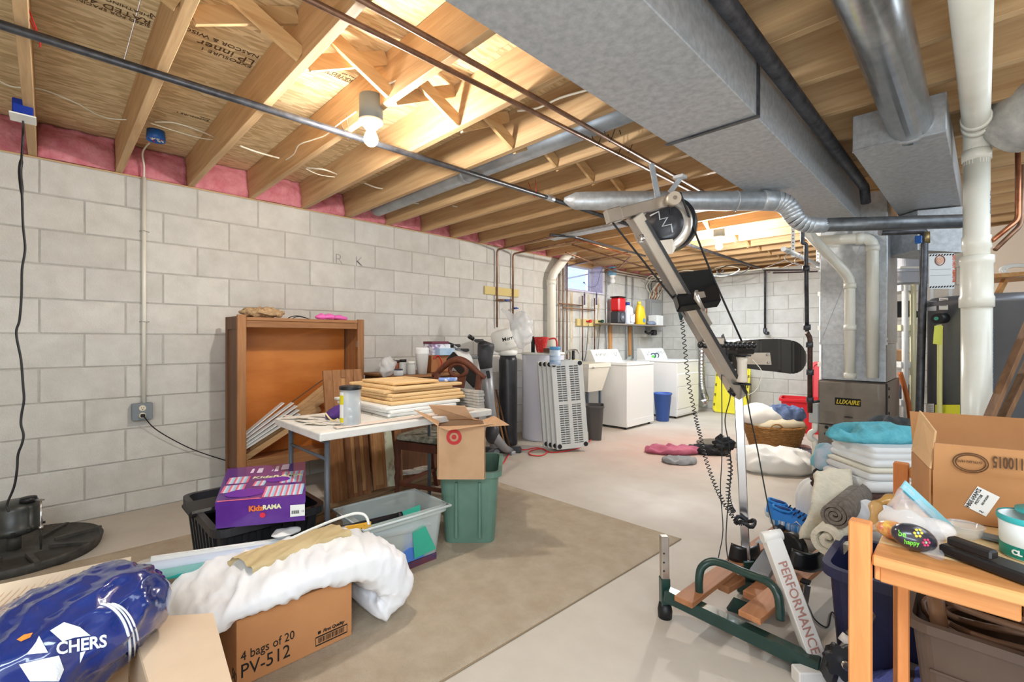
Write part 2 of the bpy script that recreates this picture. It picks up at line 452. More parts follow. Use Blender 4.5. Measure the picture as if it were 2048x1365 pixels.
# doubled joist in the brighter middle, butt block
P('joist', B().box((-3.0, .94-.02+.64, JB-.001), (2.2, .96+.65+.0, SUB)), JX, ce) if False else None
dy = JY[1]-JY[0]
bm1 = B().bar((-.02, .021, JB+.025), (-.02, dy-.021, SUB-.03), .02, .062).mesh('bridging', WY)
bm2 = B().bar((.02, .021, SUB-.03), (.02, dy-.021, JB+.025), .02, .062).mesh('bridging', WY)
for y in JY[2:-3]:
    for bx in (-1.93, .9):
        if abs(y-3.54) < .3 and bx < 0: continue
        for mm in (bm1, bm2):
            o = bpy.data.objects.new('bridging', mm); link(o, ce); o.location = (bx, y, 0)
def batt(y0, y1, x0, x1, seed):
    bb = B()
    def f(d):
        def g(u, v):
            y = y0+(y1-y0)*u
            zz = TOP+.012+(SUB-TOP-.016)*v
            bulge = .05*sin(pi*min(1, v*1.0+.12))**.6*sin(pi*(.06+.88*u))**.4
            x = x1+bulge-.03*v+.018*noise.noise(Vector((y*14, zz*14, seed)))+.01*noise.noise(Vector((y*40, zz*40, seed)))
            return Vector((x, y, zz))
        return g
    bb.grid(f(0), 18, 14)
    def g2(u, v): return Vector((x0, y0+(y1-y0)*u, TOP+.012+(SUB-TOP-.016)*v))
    bb.grid(g2, 18, 14)
    V = bb.bm.verts; V.ensure_lookup_table(); n = 18*14
    def idx(i, j, s): return V[s*n+i*14+j]
    ring = [(i, 0) for i in range(18)]+[(17, j) for j in range(1, 14)]+[(i, 13) for i in range(16, -1, -1)]+[(0, j) for j in range(12, 0, -1)]
    for a_, c_ in zip(ring, ring[1:]+ring[:1]):
        bb.bm.faces.new((idx(*a_, 0), idx(*c_, 0), idx(*c_, 1), idx(*a_, 1)))
    return bb
for q in range(len(JY)-1):
    if JY[q] < -1.3 or JY[q] > 7.4: continue
    if 4.9 < JY[q] < 5.9: continue
    P('insulation_batt', batt(JY[q]+.021, JY[q+1]-.021, XL-.148, XL-.06+(.02*(q % 3)), q*3.1), M_PINK, ce)
# stamped print on the panels (reads upside down and backwards from here)
M_STAMP = plain('panel_ink', (92, 66, 42), .9)
def stamp(x, y, lines, size, ang=0):
    for i, s_ in enumerate(lines):
        text(s_, size if i == 1 else size*.55, M_STAMP, ce, (x-i*size*.8, y, SUB-.0004), (0, -1, 0), (-1, 0, 0), 'panel_stamp')
stamp(-2.42, .31, ['SHEATHING 40/20', 'RATED 407', 'SIZED FOR SPACING'], .05)
stamp(-2.40, .71, ['NASCOR & WISCONSIN', 'LP inner', 'EXPOSURE 1'], .07)
stamp(-2.25, 1.12, ['MILL 407', 'RATED SHEATHING', 'SIZED FOR SPACING'], .035)
stamp(-3.3, .70, ['RATED', 'EXPOSURE 1'], .03)
# ---- window
wn = ST('window_1')
M_SILL = mat('painted_sill', (214, 208, 226), .7, 0, (196, 188, 210), sc=40, bump=.2)
b = B(); t = .02
b.box((XL-.25, WY0, WZ0), (XL+.012, WY1, WZ0+t)); P('sill', b, M_SILL, wn)
for yy in (WY0, WY1-t): P('jamb', B().box((XL-.25, yy, WZ0+t+.001), (XL+.004, yy+t, TOP+.03)), mat('jamb_paint', (206, 204, 222), .8, 0, (180, 172, 200), sc=60, bump=.3), wn)
b = B(); xo = XL-.20
fy0, fy1, fz0, fz1 = WY0+t, WY1-t, WZ0+t+.001, TOP+.005
b.box((xo-.03, fy0, fz0), (xo, fy1, fz0+.045)); b.box((xo-.03, fy0, fz1-.03), (xo, fy1, fz1)); b.box((xo-.03, fy0, fz0+.045), (xo, fy0+.04, fz1-.03)); b.box((xo-.03, fy1-.05, fz0+.045), (xo, fy1, fz1-.03))
P('window_frame', b, plain('frame_grey', (190, 190, 204), .5), wn)
P('pane', B().box((xo-.018, fy0+.04, fz0+.045), (xo-.012, fy1-.05, fz1-.03)), mat('window_glass', (225, 235, 250), .15, trans=1., ior=1.1), wn)
# plastic window-well cover seen through the pane
b = B()
def wf(u, v): return Vector((XL-.42-.10*sin(pi*u)+.008*sin(v*40+u*9), WY0-.05+u*1.1, 1.75+v*.7))
b.grid(wf, 20, 24); P('well_cover', b, mat('well_cover', (176, 200, 228), .5, 0, (226, 232, 240), sc=3, st=(1, 1, 7), alpha=.55), wn)
b = B(); b.cyl((xo+.001, fy1-.2, fz0+.16), (xo+.012, fy1-.2, fz0+.16), .012); P('latch', b, M_BLACKR, wn)
b = B(); b.tube(smoothpath([(xo+.006, fy1-.2, fz0+.16), (xo+.03, fy1-.1, fz0+.10), (XL-.08, fy1-.03, fz0+.13), (XL-.02, fy1-.03, fz0+.3), (XL+.01, fy1+.02, TOP+.005)]), .0025, 5); P('latch_cord', b, M_CORD, wn)
# sky light outside
# ---- floor joints / carpet
rugm = mat('beige_carpet', (206, 190, 168), .97, 0, (188, 170, 146), sc=9, lo=.3, hi=.7, bump=1., bsc=260, spec=.1)
rp = [at(1362, 1080, z=0), at(960, 955, z=0)]
A_ = rp[0]; dirx = (rp[1]-rp[0]).normalized()
C_ = at(890, 1362, z=0); d2 = (C_-A_).normalized()
pts = [A_, A_+dirx*2.0, A_+dirx*2.0+d2*2.9, A_+d2*2.9]
b = B()
rugw = 2.0; rugl = 2.9
def rf(u, v):
    p = A_+dirx*(rugw*u)+d2*(rugl*v); e = min(u*rugw, (1-u)*rugw, v*rugl, (1-v)*rugl)
    return Vector((p.x, p.y, .003+.009*min(1, e/.012)+.0015*noise.noise(p*18)))
us = [0, .003, .006]+[.02+.96*i/50 for i in range(51)]+[.994, .997, 1]
V = [[b.bm.verts.new(rf(u, v)) for v in us] for u in us]
for i in range(len(us)-1):
    for j in range(len(us)-1):
        f_ = b.bm.faces.new((V[i][j], V[i+1][j], V[i+1][j+1], V[i][j+1])); f_.smooth = True
rug = S('rug', b, rugm, 'beige low pile carpet remnant lying on the concrete floor', 'rug', w=True)
b = B(); q_ = [p+Vector((0, 0, .0035)) for p in pts]
b.tube(q_, .0035, 6, closed=True); P('bound_edge', b, plain('rug_edge', (150, 128, 100), .95), rug, w=True)
# =============== bulbs ===============
def bulb(name, loc, label, power, can=True):
    t = T(name, label, 'light', loc)
    z = TOP-loc[2]+.012
    if can:
        b = B(); b.lathe([(.052, z-.062), (.055, z-.06), (.055, z+.055), (.02, z+.055)], n=24); P('junction_box', b, plain('box_grey', (110, 122, 132), .5), t)
    b = B(); b.lathe([(.018, z-.10), (.03, z-.098), (.034, z-.09), (.05, z-.078), (.058, z-.07), (.058, z-.063), (0.01, z-.063)], n=24); P('lampholder', b, M_WPLAS, t)
    b = B(); b.lathe([(.013, .068), (.014, .045), (.022, .03), (.031, .008), (.033, -.008), (.029, -.022), (.018, -.033), (0.0005, -.037)], n=18, capb=False)
    P('bulb', b, mat('lit_bulb_%d' % power, (255, 252, 246), .5, emit=power/.0133/3.14), t)
    return t
bulb('bare_bulb', (-2.06, 1.10, 2.13), 'lit bare bulb in white porcelain holder between joists, nearer to camera', 38)
bulb('bare_bulb', (-1.86, 4.86, 2.12), 'lit bare bulb in holder further back, above the laundry space', 68)
# =============== ceiling pipes and ducts ===============
def pipe(name, pts, r, m, label, cat='pipe', n=10, rr=.03, group=None):
    b = B(); b.tube(roundpath(pts, rr) if len(pts) > 2 else pts, r, n); return S(name, b, m, label, cat, w=True, group=group)
g = T('gas_pipe', 'long black iron pipe under the joists past the near bulb to the back wall', 'pipe', (-2.39, 0, 2.24))
b = B(); b.tube([(-2.395, -1.6, 2.24), (-2.33, 1.4, 2.24), (-2.30, 2.72, 2.24)], .0165, 12); P('pipe_length', b, M_IRON, g, w=True)
b = B(); b.tube(roundpath([(-2.30, 2.74, 2.24), (-2.295, 7.8, 2.235), (-2.295, 7.8, 1.32)], .04), .0165, 12); P('pipe_length', b, M_IRON, g, w=True)
b = B(); b.cyl((-2.30, 2.67, 2.24), (-2.30, 2.75, 2.24), .022, n=12); P('coupling', b, M_GALV, g, w=True)
b = B(); b.tube(roundpath([(-2.295, 7.8, 1.34), (-2.295, 7.8, 1.26), (-2.24, 7.76, 1.26)], .03), .026, 12); P('elbow', b, M_IRON, g, w=True)
for y in (-.02, 1.13, 2.55):
    x = -2.39+.03*y
    b = B(); b.tube([(x-.035, y-.03, 2.33), (x-.018, y, 2.24), (x, y, 2.218), (x+.018, y, 2.24), (x+.035, y-.03, 2.33)], .0022, 5); P('wire_hanger', b, M_RED if y != 1.13 else M_STEEL, g, w=True)
for (xa, xb, yb, lab) in ((-1.535, -1.475, 3.45, 'dull copper water pipe nearer the block wall, of the pair beside the duct'), (-1.375, -1.43, 4.1, 'dull copper water pipe nearer the duct, of the pair under the joists')):
    t = T('copper_pipe', lab, 'pipe', (xa, 0, 2.25))
    b = B(); b.tube([(xa, -1.2, 2.25), (xb, yb, 2.252)], .0112, 10); P('pipe_length', b, M_COPPER, t, w=True)
    for y in (.2, 2.16, 2.36):
        x = xa+(xb-xa)*(y+1.2)/(yb+1.2)
        b = B(); b.tube([(x-.03, y-.05, 2.36), (x-.012, y, 2.25), (x, y, 2.236), (x+.012, y, 2.25), (x+.03, y+.04, 2.36)], .0022, 5); P('wire_hanger', b, M_CORD, t, w=True)
pipe('copper_pipe', [(-1.03, -1.2, 2.248), (-1.03, 3.9, 2.248)], .0112, M_COPPER, 'thin dull copper pipe running tight along the left edge of the grey duct')
pipe('black_pipe', [(-.565, -.8, 2.215), (-.545, 3.98, 2.215), (-.545, 4.05, 2.12)], .03, M_IRON, 'black pipe running along the right side of the big grey duct', n=14)
# trunk duct
t = T('trunk_duct', 'large grey sheet metal trunk duct crossing the ceiling', 'duct', (-.78, 1, 2.03))
def ductseg(x0, x1, y0, y1, z0, z1):
    b = B(); b.box((x0, y0, z0), (x1, y1, z1), .003); P('duct_section', b, M_DUCT, t, w=True)
ductseg(-.965, -.600, -1.3, 1.945, 2.03, 2.262); ductseg(-.960, -.604, 1.95, 4.24, 2.03, 2.262)
b = B(); b.box((-.975, 1.935, 2.022), (-.592, 1.953, 2.0295)); P('drive_cleat', b, M_IRON, t, w=True)
b = B(); b.box((-.5995, 1.935, 2.031), (-.592, 1.953, 2.25)); P('drive_cleat', b, M_IRON, t, w=True)
# round branch duct and drop box
A1 = at(1722, -60, d=1.26); A2 = at(1820, 250, d=2.16)
A1.z = 2.17; A2.z = 2.165
t = T('round_duct', 'shiny round metal duct entering the drop box beside the white pipe', 'duct', tuple(A2))
b = B(); b.tube([A1-(A2-A1).normalized()*.9, A1, A2+(A2-A1).normalized()*.06], .082, 28); P('duct_barrel', b, mat('shiny_galvanised', (196, 198, 200), .26, .92, (160, 162, 166), sc=14, lo=.35, hi=.7, bump=.03), t, w=True)
b = B(); dd = (A2-A1).normalized(); b.tube([A2-dd*.012, A2+dd*.012], .088, 28); P('collar', b, M_GALV, t, w=True)
q = [at(1705, 305, z=2.09), at(1893, 262, z=2.09), at(1925, 425, z=2.09), at(1800, 437, z=2.09)]
t = T('drop_box', 'grey sheet metal plenum box hanging under the joists at the right', 'duct', (q[0].x, q[0].y, 2.09))
b = B(); b.loft([[tuple(v) for v in q], [(v.x, v.y, 2.268) for v in q]], sm=False); bmesh.ops.bevel(b.bm, geom=b.bm.edges[:], offset=.003, affect='EDGES'); P('box_body', b, M_DUCT, t, w=True)
b = B(); b.bar(q[0]+Vector((0, -.003, .001)), q[1]+Vector((0, -.003, .001)), .006, .012); P('seam', b, M_GALV, t, w=True)
# short round take-off at the top right of the trunk
b = B(); c0 = Vector((-.45, 1.62, 2.36)); c1 = Vector((.35, 1.62, 2.36)); b.tube([c0, c1], .075, 24); b.tube([c0+Vector((.02, 0, 0)), c0+Vector((.05, 0, 0))], .079, 24)
S('round_duct', b, M_GALV, 'dark round metal duct lying up between the joists at the top edge', 'duct', w=True)
# panned round duct between joists
b = B(); b.tube([(-3.88, 2.135, 2.37), (-1.25, 2.135, 2.37)], .075, 24); b.tube([(-2.62, 2.135, 2.37), (-2.58, 2.135, 2.37)], .079, 24)
S('joist_bay_duct', b, mat('pale_galvanised', (186, 192, 198), .42, .6, (160, 166, 172), sc=9, lo=.35, hi=.7), 'long pale round duct lying inside a joist bay', 'duct', w=True)
# vent pipe
D = 2.7
p0 = at(1128, 399, d=D); p1 = at(1150, 402, d=D); p2 = at(1545, 402, d=D); p3 = at(1608, 450, d=D); p4 = at(1922, 443, d=D-.04)
t = T('vent_pipe', 'galvanised vent pipe with a segmented elbow under the trunk duct', 'pipe', tuple(p2))
b = B(); b.tube([p0, at(1140, 401, d=D), p1, p1+(p2-p1)*.2, p2], [.012, .034, .050, .0555, .0555], 24); P('vent_section', b, M_GALV, t, w=True)
el = roundpath([at(1525, 401, d=D), at(1572, 404, d=D), at(1598, 450, d=D), at(1650, 451, d=D)], .13, 5)
for i in range(len(el)-1):
    if (el[i+1]-el[i]).length < .012: continue
    f0 = .058-.0165*i/len(el); f1 = .058-.0165*(i+1)/len(el)
    b = B(); dd = (el[i+1]-el[i]); b.tube([el[i]-dd*.08, el[i]+dd*.05, el[i+1]], [f0*1.0, f0*1.03, f1], 24); P('elbow_gore', b, M_GALV, t, w=True)
b = B(); b.tube([at(1620, 451, d=D), p4], .0395, 20); P('vent_section', b, mat('dark_vent', (120, 124, 128), .4, .7, (88, 92, 96), sc=18, lo=.35, hi=.7, bump=.05), t, w=True)
b = B(); b.tube([at(1470, 402, d=D), at(1473, 402, d=D)], .059, 24); P('joint_band', b, M_GALV, t, w=True)
# big white stack
SD = 2.35
cx, cy = at(1953, 600, d=SD).xy
def zs_(py_): return at(1953, py_, d=SD).z
t = T('pvc_stack', 'thick white plastic drain stack with a wye fitting at the right', 'pipe', (cx, cy, 0))
b = B(); b.lathe([(.0585, .0), (.0585, zs_(614))], (cx, cy, 0), 28); P('pipe_length', b, M_PVC, t, w=True)
b = B(); b.lathe([(.0585, zs_(616)), (.066, zs_(615)), (.066, zs_(595)), (.062, zs_(592)), (.061, zs_(530)), (.066, zs_(527)), (.066, zs_(513)), (.05, zs_(513))], (cx, cy, 0), 28); P('wye_fitting', b, M_PVC, t, w=True)
b = B(); b.lathe([(.050, zs_(540)), (.050, zs_(500)), (.056, zs_(497)), (.056, zs_(474)), (.050, zs_(472)), (.050, zs_(300))], (cx, cy, 0), 28); P('pipe_length', b, M_PVC, t, w=True)
U = at(1938, -90, d=1.25); U.z = 2.19; zb_ = zs_(262)
el = roundpath([(cx, cy, zs_(330)), (cx, cy, zb_), (U.x, U.y, U.z)], .09, 6)
b = B(); b.tube(el, .050, 24); P('elbow_pipe', b, M_PVC, t, w=True)
dd = (U-Vector((cx, cy, zb_))).normalized()
for s_ in (.075, .17):
    b = B(); q0 = Vector((cx, cy, zb_))+dd*s_; b.tube([q0, q0+dd*.045, q0+dd*.046], [.056, .056, .050], 28); P('coupling', b, M_PVC, t, w=True)
b = B(); b.lathe([(.056, zs_(322)), (.056, zs_(302)), (.05, zs_(301))], (cx, cy, 0), 28); P('coupling', b, M_PVC, t, w=True)
rr_ = Vector((R2, R2, 0)); ff = Vector((-R2, R2, 0))
text('PVC 1120 4 INCH DWV PIPE NSF ASTM D2665', .016, plain('pipe_print', (110, 130, 160), .7), t, Vector((cx, cy, 1.22))+rr_*.030-ff*.0505, (0, 0, -1), rr_+ff*.6, 'pipe_print')
text('PVC 1120 DWV NSF', .013, MC['pipe_print'], t, Vector((cx, cy, 1.90))+rr_*.022-ff*.0455, (0, 0, -1), rr_+ff*.6, 'pipe_print')
# white wrapped duct at right edge
b = B(); c_ = at(2052, 232, d=2.2); b.lathe([(.001, -.12), (.11, -.11), (.155, -.05), (.16, .03), (.16, .25)], n=28, M=Matrix.Translation(c_) @ Matrix.Rotation(radians(90), 4, Vector((R2, R2, 0))))
S('wrapped_duct', b, mat('white_wrap', (216, 214, 208), .6, 0, (150, 150, 150), sc=6, bump=.4), 'white wrapped round duct end at the right edge', 'duct', w=True)
b = B(); b.tube([at(1985, 170, d=2.35), at(2075, 145, d=2.1)], .055, 20); S('flexible_duct', b, M_GALV, 'short shiny duct above the white wrapped duct', 'duct', w=True)
# copper pipes at the right edge
b = B(); b.tube(roundpath([at(2036, 300, d=2.3), at(2036, 440, d=2.3), at(1984, 482, d=2.3)], .03), .0112, 10); S('copper_riser', b, M_COPPERB, 'bright copper pipe angled behind the white stack, nearer one', 'pipe', w=True)
b = B(); b.tube(roundpath([at(2044, 330, d=2.45), at(2042, 450, d=2.45), at(1990, 500, d=2.45)], .03), .0112, 10); S('copper_riser', b, M_COPPER, 'dull copper pipe angled behind the white stack, lower one', 'pipe', w=True)
# ---- cables through the joists
def cable(pts, r=.0035, label='', name='electrical_cable', m=None, k=8):
    b = B(); b.tube(smoothpath(pts, k), r, 6); return S(name, b, m or M_WIRE, label, 'cable', w=True)
def jz(px, py, z=2.36): return at(px, py, z=z)
cable([at(-20, 150, z=2.42), at(20, 172, z=2.40), at(60, 176, z=2.41), at(88, 180, z=2.42), at(150, 205, z=2.40), at(210, 235, z=2.40), at(272, 240, z=2.42)], label='pale cable sagging from the joists at far left to the blue box')
cable([at(310, 244, z=2.40), at(350, 246, z=2.39), at(400, 262, z=2.38), at(441, 280, z=2.42)], label='pale cable curving between second and third joist, upper one', r=.0045)
cable([at(300, 246, z=2.40), at(350, 262, z=2.37), at(400, 276, z=2.37), at(441, 281, z=2.41)], label='pale cable curving between second and third joist, lower one')
cable([at(480, 292, z=2.41), at(520, 306, z=2.39), at(572, 320, z=2.41)], label='pair of pale cables strung between third and fourth joist', r=.006)
cable([at(572, 320, z=2.34), at(588, 308, z=2.33), at(598, 290, z=2.32), at(625, 280, z=2.31), at(652, 270, z=2.30), at(675, 250, z=2.31), at(712, 224, z=2.32)], label='thin white cable stapled up the joist to the near bulb')
cable([at(612, 336, z=2.41), at(650, 340, z=2.37), at(685, 354, z=2.41)], label='looped pale cables between fourth and fifth joist, upper', r=.0055)
cable([at(612, 338, z=2.39), at(640, 350, z=2.36), at(684, 356, z=2.39)], label='looped pale cable between fourth and fifth joist, lower')
cable([at(728, 366, z=2.41), at(755, 376, z=2.38), at(780, 378, z=2.41)], label='pale cables between fifth and sixth joist', r=.006)
cable([at(810, 398, z=2.42), at(830, 407, z=2.36), at(860, 405, z=2.42)], label='loop of cable below the pale round duct', r=.006)
cable([at(905, 412, z=2.41), at(932, 418, z=2.41)], label='short pale cable end beyond the pale round duct', r=.006)
cable([at(765, 172, z=2.33), at(795, 160, z=2.34), at(830, 135, z=2.34), at(880, 100, z=2.34), at(960, 47, z=2.34)], label='white cable running up the joist face beside the bridging', r=.0045)
cable([at(1035, 222, z=2.38), at(1075, 216, z=2.37), at(1120, 196, z=2.37), at(1175, 180, z=2.38)], label='white cable loop under the brightest joist', r=.006)
# conduit with outlet
cy_ = at(288, 600, X=XL+.02).y
t = T('conduit_outlet', 'white conduit coming down the block wall to a grey duplex outlet', 'outlet', (XL+.02, cy_, .69))
zb = at(288, 806, X=XL+.02).z; zt = at(288, 355, X=XL+.02).z
b = B(); b.tube([(XL+.02, cy_, zb-.01), (XL+.02, cy_, zt)], .0125, 12); P('conduit', b, M_PVC, t, w=True)
b = B(); b.tube(smoothpath([(XL+.02, cy_, zt-.01), (XL+.03, cy_, zt+.07), (XL+.05, cy_-.01, zt+.16), (XL+.10, cy_+.02, zt+.22)]), .006, 6); P('cable_tail', b, M_WIRE, t, w=True)
b = B(); b.box((XL+.004, cy_-.055-.012, zb-.115), (XL+.055, cy_+.055-.012, zb), .004); P('outlet_box', b, plain('outlet_grey', (128, 136, 142), .45), t, w=True)
for zz in (zb-.032, zb-.082):
    b = B(); b.cyl((XL+.055, cy_-.012, zz), (XL+.060, cy_-.012, zz), .019, n=18); o = P('receptacle', b, plain('ivory', (228, 220, 196), .4), t, w=True)
    b = B(); [b.box((XL+.060, cy_-.012+s-.0012, zz-.002), (XL+.0606, cy_-.012+s+.0012, zz+.008)) for s in (-.006, .006)]; b.cyl((XL+.060, cy_-.012, zz-.009), (XL+.0606, cy_-.012, zz-.009), .003, n=8); P('slot', b, M_INK, o, w=True)
for yy in (463, 644):
    zz = at(290, yy, X=XL+.02).z
    b = B(); b.tube([(XL+.004, cy_-.022, zz), (XL+.02, cy_-.014, zz), (XL+.0345, cy_, zz), (XL+.02, cy_+.014, zz), (XL+.004, cy_+.03, zz)], .0035, 6); P('strap', b, M_STEEL, t, w=True)
b = B(); b.box((XL+.060, cy_-.024, zb-.092), (XL+.085, cy_, zb-.070), .004)
pl = S('plug', b, M_BLACKR, 'black plug in the lower socket of the wall outlet', 'plug', w=True)
b = B(); b.tube(smoothpath([(XL+.08, cy_-.01, zb-.082), at(310, 858, X=XL+.05), at(355, 885, X=XL+.04), at(400, 905, X=XL+.03), at(462, 925, X=XL+.02)]), .0035, 6); P('plug_cord', b, M_CORD, pl, w=True)
# blue ceiling box
t = T('ceiling_box', 'round blue plastic junction box with bare wire ends between joists', 'junction box', tuple(at(312, 275, z=2.40)))
c_ = at(312, 262, z=2.44)
b = B(); b.lathe([(.046, 0), (.05, -.06), (.047, -.06), (.043, -.006)], c_, 20, capt=False); P('box_shell', b, M_BLUE, t, w=True)
for i in range(7):
    a_ = i*.9; p_ = c_+Vector((.028*cos(a_), .028*sin(a_), -.05)); b = B(); b.tube(smoothpath([p_+Vector((0, 0, .03)), p_, p_+Vector((.012*sin(a_*3), .012, -.006)), p_+Vector((.01, .02*cos(a_), .012))], 4), .0028, 5); P('wire_end', b, [M_WIRE, M_RED, M_WPLAS][i % 3], t, w=True)
# black cord from the joist outlet to sump pump
t = T('joist_outlet', 'blue outlet box with white cover hung beside the first joist', 'outlet', tuple(at(45, 235, z=2.2)))
q0 = at(46, 235, z=2.235)
b = B(); b.box((q0.x-.05, q0.y-.035, q0.z), (q0.x+.05, q0.y+.035, q0.z+.07), .004); P('box_shell', b, plain('deep_blue', (22, 52, 150), .35), t, w=True)
b = B(); b.box((q0.x-.06, q0.y-.045, q0.z-.008), (q0.x+.06, q0.y+.045, q0.z-.001), .002); P('cover_plate', b, M_WPLAS, t, w=True)
cp = [(46, 243), (46, 262), (45, 290), (43, 318), (40, 345), (44, 390), (46, 450), (50, 490), (49, 510), (44, 540), (43, 590), (39, 640), (33, 660), (34, 680), (42, 720), (46, 770), (48, 800), (43, 830), (42, 850), (47, 870), (44, 888), (36, 910), (34, 940), (28, 975), (14, 1010), (18, 1024)]
pp = []
for i, (x_, y_) in enumerate(cp):
    f_ = i/(len(cp)-1); d_ = 2.13+(2.02-2.13)*f_
    pp.append(at(x_, y_, d=d_ if i > 0 else (q0-Vector((0, 0, 0))).dot(ff)))
b = B(); b.tube(smoothpath(pp, 4), [.0075 if 12 < j < 20 else .0045 for j in range(4*(len(pp)-1)+1)], 7)
S('pump_cord', b, M_CORD, 'black cord hanging down the wall at far left to the sump pump', 'cord', w=True)
# =============== laundry corner ===============
def sgn(v): return (v > 0)-(v < 0)
# --- washer and dryer
M_PANELG = plain('console_grey', (222, 222, 220), .35)
def washer(loc, name, label, w_, dep, dryer):
    # local: front face at x=0 looking to +X, depth towards -X, width along +Y
    t = T(name, label, name, loc)
    h = .85
    b = B(); b.box((-dep, 0, .03), (0, w_, h-.03), .006, seg=2); P('cabinet', b, M_WHITE, t)
    b = B(); b.box((-dep, -.003, h-.028), (.006, w_+.003, h), .008, seg=2); P('top_panel', b, M_WHITE, t)
    # sloped console
    b = B(); pr = [(-dep, h), (-dep+.16, h), (-dep+.135, h+.03), (-dep+.075, h+.165), (-dep+.05, h+.175), (-dep, h+.17)]
    M = Matrix(((1, 0, 0, 0), (0, 0, -1, 0), (0, 1, 0, 0), (0, 0, 0, 1)))
    b.prism(pr, -.01, -w_+.01, M); bmesh.ops.bevel(b.bm, geom=b.bm.edges[:], offset=.006, affect='EDGES')
    con = P('console', b, mat('console_white', (234, 234, 230), .35), t)
    nrm = Vector((.135, 0, .06)).normalized(); base = Vector((-dep+.105, 0, h+.1))
    ks = [(.10, .018), (.19, .018), (.28, .018), (w_-.14, .032)] if not dryer else [(.13, .032), (w_-.30, .018), (w_-.22, .018), (w_-.13, .018)]
    for y_, r_ in ks:
        p_ = base+Vector((0, y_, 0)); b = B(); b.cyl(p_-nrm*.01, p_+nrm*.006, r_*1.35, n=20); b.tube([p_+nrm*.006, p_+nrm*.03], [r_, r_*.85], 18); P('dial', b, M_PANELG, con)
        b = B(); b.bar(p_+nrm*.0301, p_+nrm*.033, .004, r_*1.3); P('pointer', b, plain('grey_mark', (110, 110, 112), .5), con)
    b = B(); b.bar(base+Vector((0, .36, -.005))+nrm*.0, base+Vector((0, .36, -.005))+nrm*.003, .004, .05); P('print_band', b, MC['grey_mark'], con)
    if dryer:
        for z0, z1 in ((.14, .46), (.465, .655)):
            b = B(); b.box((.0, .02, z0), (.012, w_-.02, z1), .005); P('door_panel', b, M_WHITE, t)
        b = B(); b.box((0, .02, .055), (.009, w_-.02, .133), .004); P('toe_panel', b, M_WHITE, t)
    else:
        b = B(); b.box((-dep+.17, .06, h+.0005), (-.03, w_-.06, h+.012), .008, seg=2); P('lid', b, M_WHITE, t)
        b = B(); b.box((0, .004, .035), (.004, w_-.004, .12), .001); P('toe_panel', b, M_WHITE, t)
    for x_ in (-dep+.05, -.05):
        for y_ in (.05, w_-.05):
            b = B(); b.cyl((x_, y_, 0), (x_, y_, .03), .018, n=10); P('foot', b, M_BLACKR, t)
    return t
washer((-3.16, 5.24, 0), 'washing_machine', 'white top-load washing machine beside the laundry sink', .70, .64, False)
washer((-3.09, 6.50, 0), 'clothes_dryer', 'white clothes dryer with two front panels at the far corner', .74, .66, True)
# goggles / green pack on dryer console
c_ = Vector((-3.62, 6.78, .86))
t = T('safety_goggles', 'blue rimmed goggles with green strap lying on the dryer', 'goggles', c_)
for dy_ in (0, .11):
    b = B(); b.tube([c_+Vector((.02*cos(a), dy_+.045*cos(a), .045+.04*sin(a))) for a in [i*pi/6 for i in range(12)]], .007, 6, closed=True); P('eye_rim', b, plain('navy', (30, 52, 96), .4), t, w=True)
b = B(); b.box(c_+Vector((-.06, -.05, 0)), c_+Vector((.01, .10, .05)), .012); P('strap', b, plain('lime', (110, 200, 90), .6), t, w=True)
# --- laundry sink
s0 = at(1163, 728, d=5.75); s0 = Vector((-3.42, 4.62, 0))
t = T('laundry_sink', 'cream floor standing laundry tub sink between washer and grey racks', 'sink', (-3.42, 4.62, 0))
zt = .86
def rl(x0, x1, y0, y1, z): return [(x0, y0, z), (x1, y0, z), (x1, y1, z), (x0, y1, z)]
x0, x1, y0, y1 = -3.86, -3.38, 4.72, 5.19
b = B(); b.loft([rl(x0+.07, x1-.07, y0+.08, y1-.08, .50), rl(x0, x1, y0, y1, zt-.05), rl(x0-.01, x1+.01, y0-.01, y1+.01, zt-.048), rl(x0-.01, x1+.01, y0-.01, y1+.01, zt), rl(x0+.03, x1-.03, y0+.03, y1-.03, zt), rl(x0+.1, x1-.1, y0+.1, y1-.1, .52)], sm=False)
P('basin', b, mat('sink_plastic', (226, 222, 208), .4), t, w=True)
for x_ in (x0+.09, x1-.09):
    for y_ in (y0+.1, y1-.1):
        b = B(); b.box((x_-.012, y_-.012, 0), (x_+.012, y_+.012, .52)); P('leg', b, plain('leg_blue_grey', (86, 96, 112), .5), t, w=True)
b = B(); b.tube([Vector((x1+.011, 4.80, zt-.05))+Vector((0, .022*cos(a), .010*sin(a))) for a in [i*pi/8 for i in range(16)]], .0025, 5, closed=True); P('badge', b, plain('badge_grey', (120, 120, 120), .5), t, w=True)
b = B(); b.tube(smoothpath([(-3.84, 4.84, zt), (-3.84, 4.84, zt+.10), (-3.80, 4.86, zt+.16), (-3.70, 4.89, zt+.165), (-3.66, 4.90, zt+.12)]), .011, 8)
b.cyl((-3.84, 4.76, zt+.03), (-3.84, 4.93, zt+.03), .013, n=8)
P('faucet', b, M_CHROME, t, w=True)
S('washcloth', cloth((-3.83, 5.05, zt+.001), .05, .06, .03, 3, nu=20, nv=8), plain('pale_yellow', (228, 218, 120), .8), 'small pale yellow washcloth on the back of the laundry sink', 'cloth')
# drain hoses at sink wall
b = B(); b.tube([(-3.97, 5.18, .70), (-3.97, 5.18, 1.02)], .022, 10); S('standpipe', b, M_BLACKR, 'short black standpipe on wall behind the washer', 'pipe', w=True)
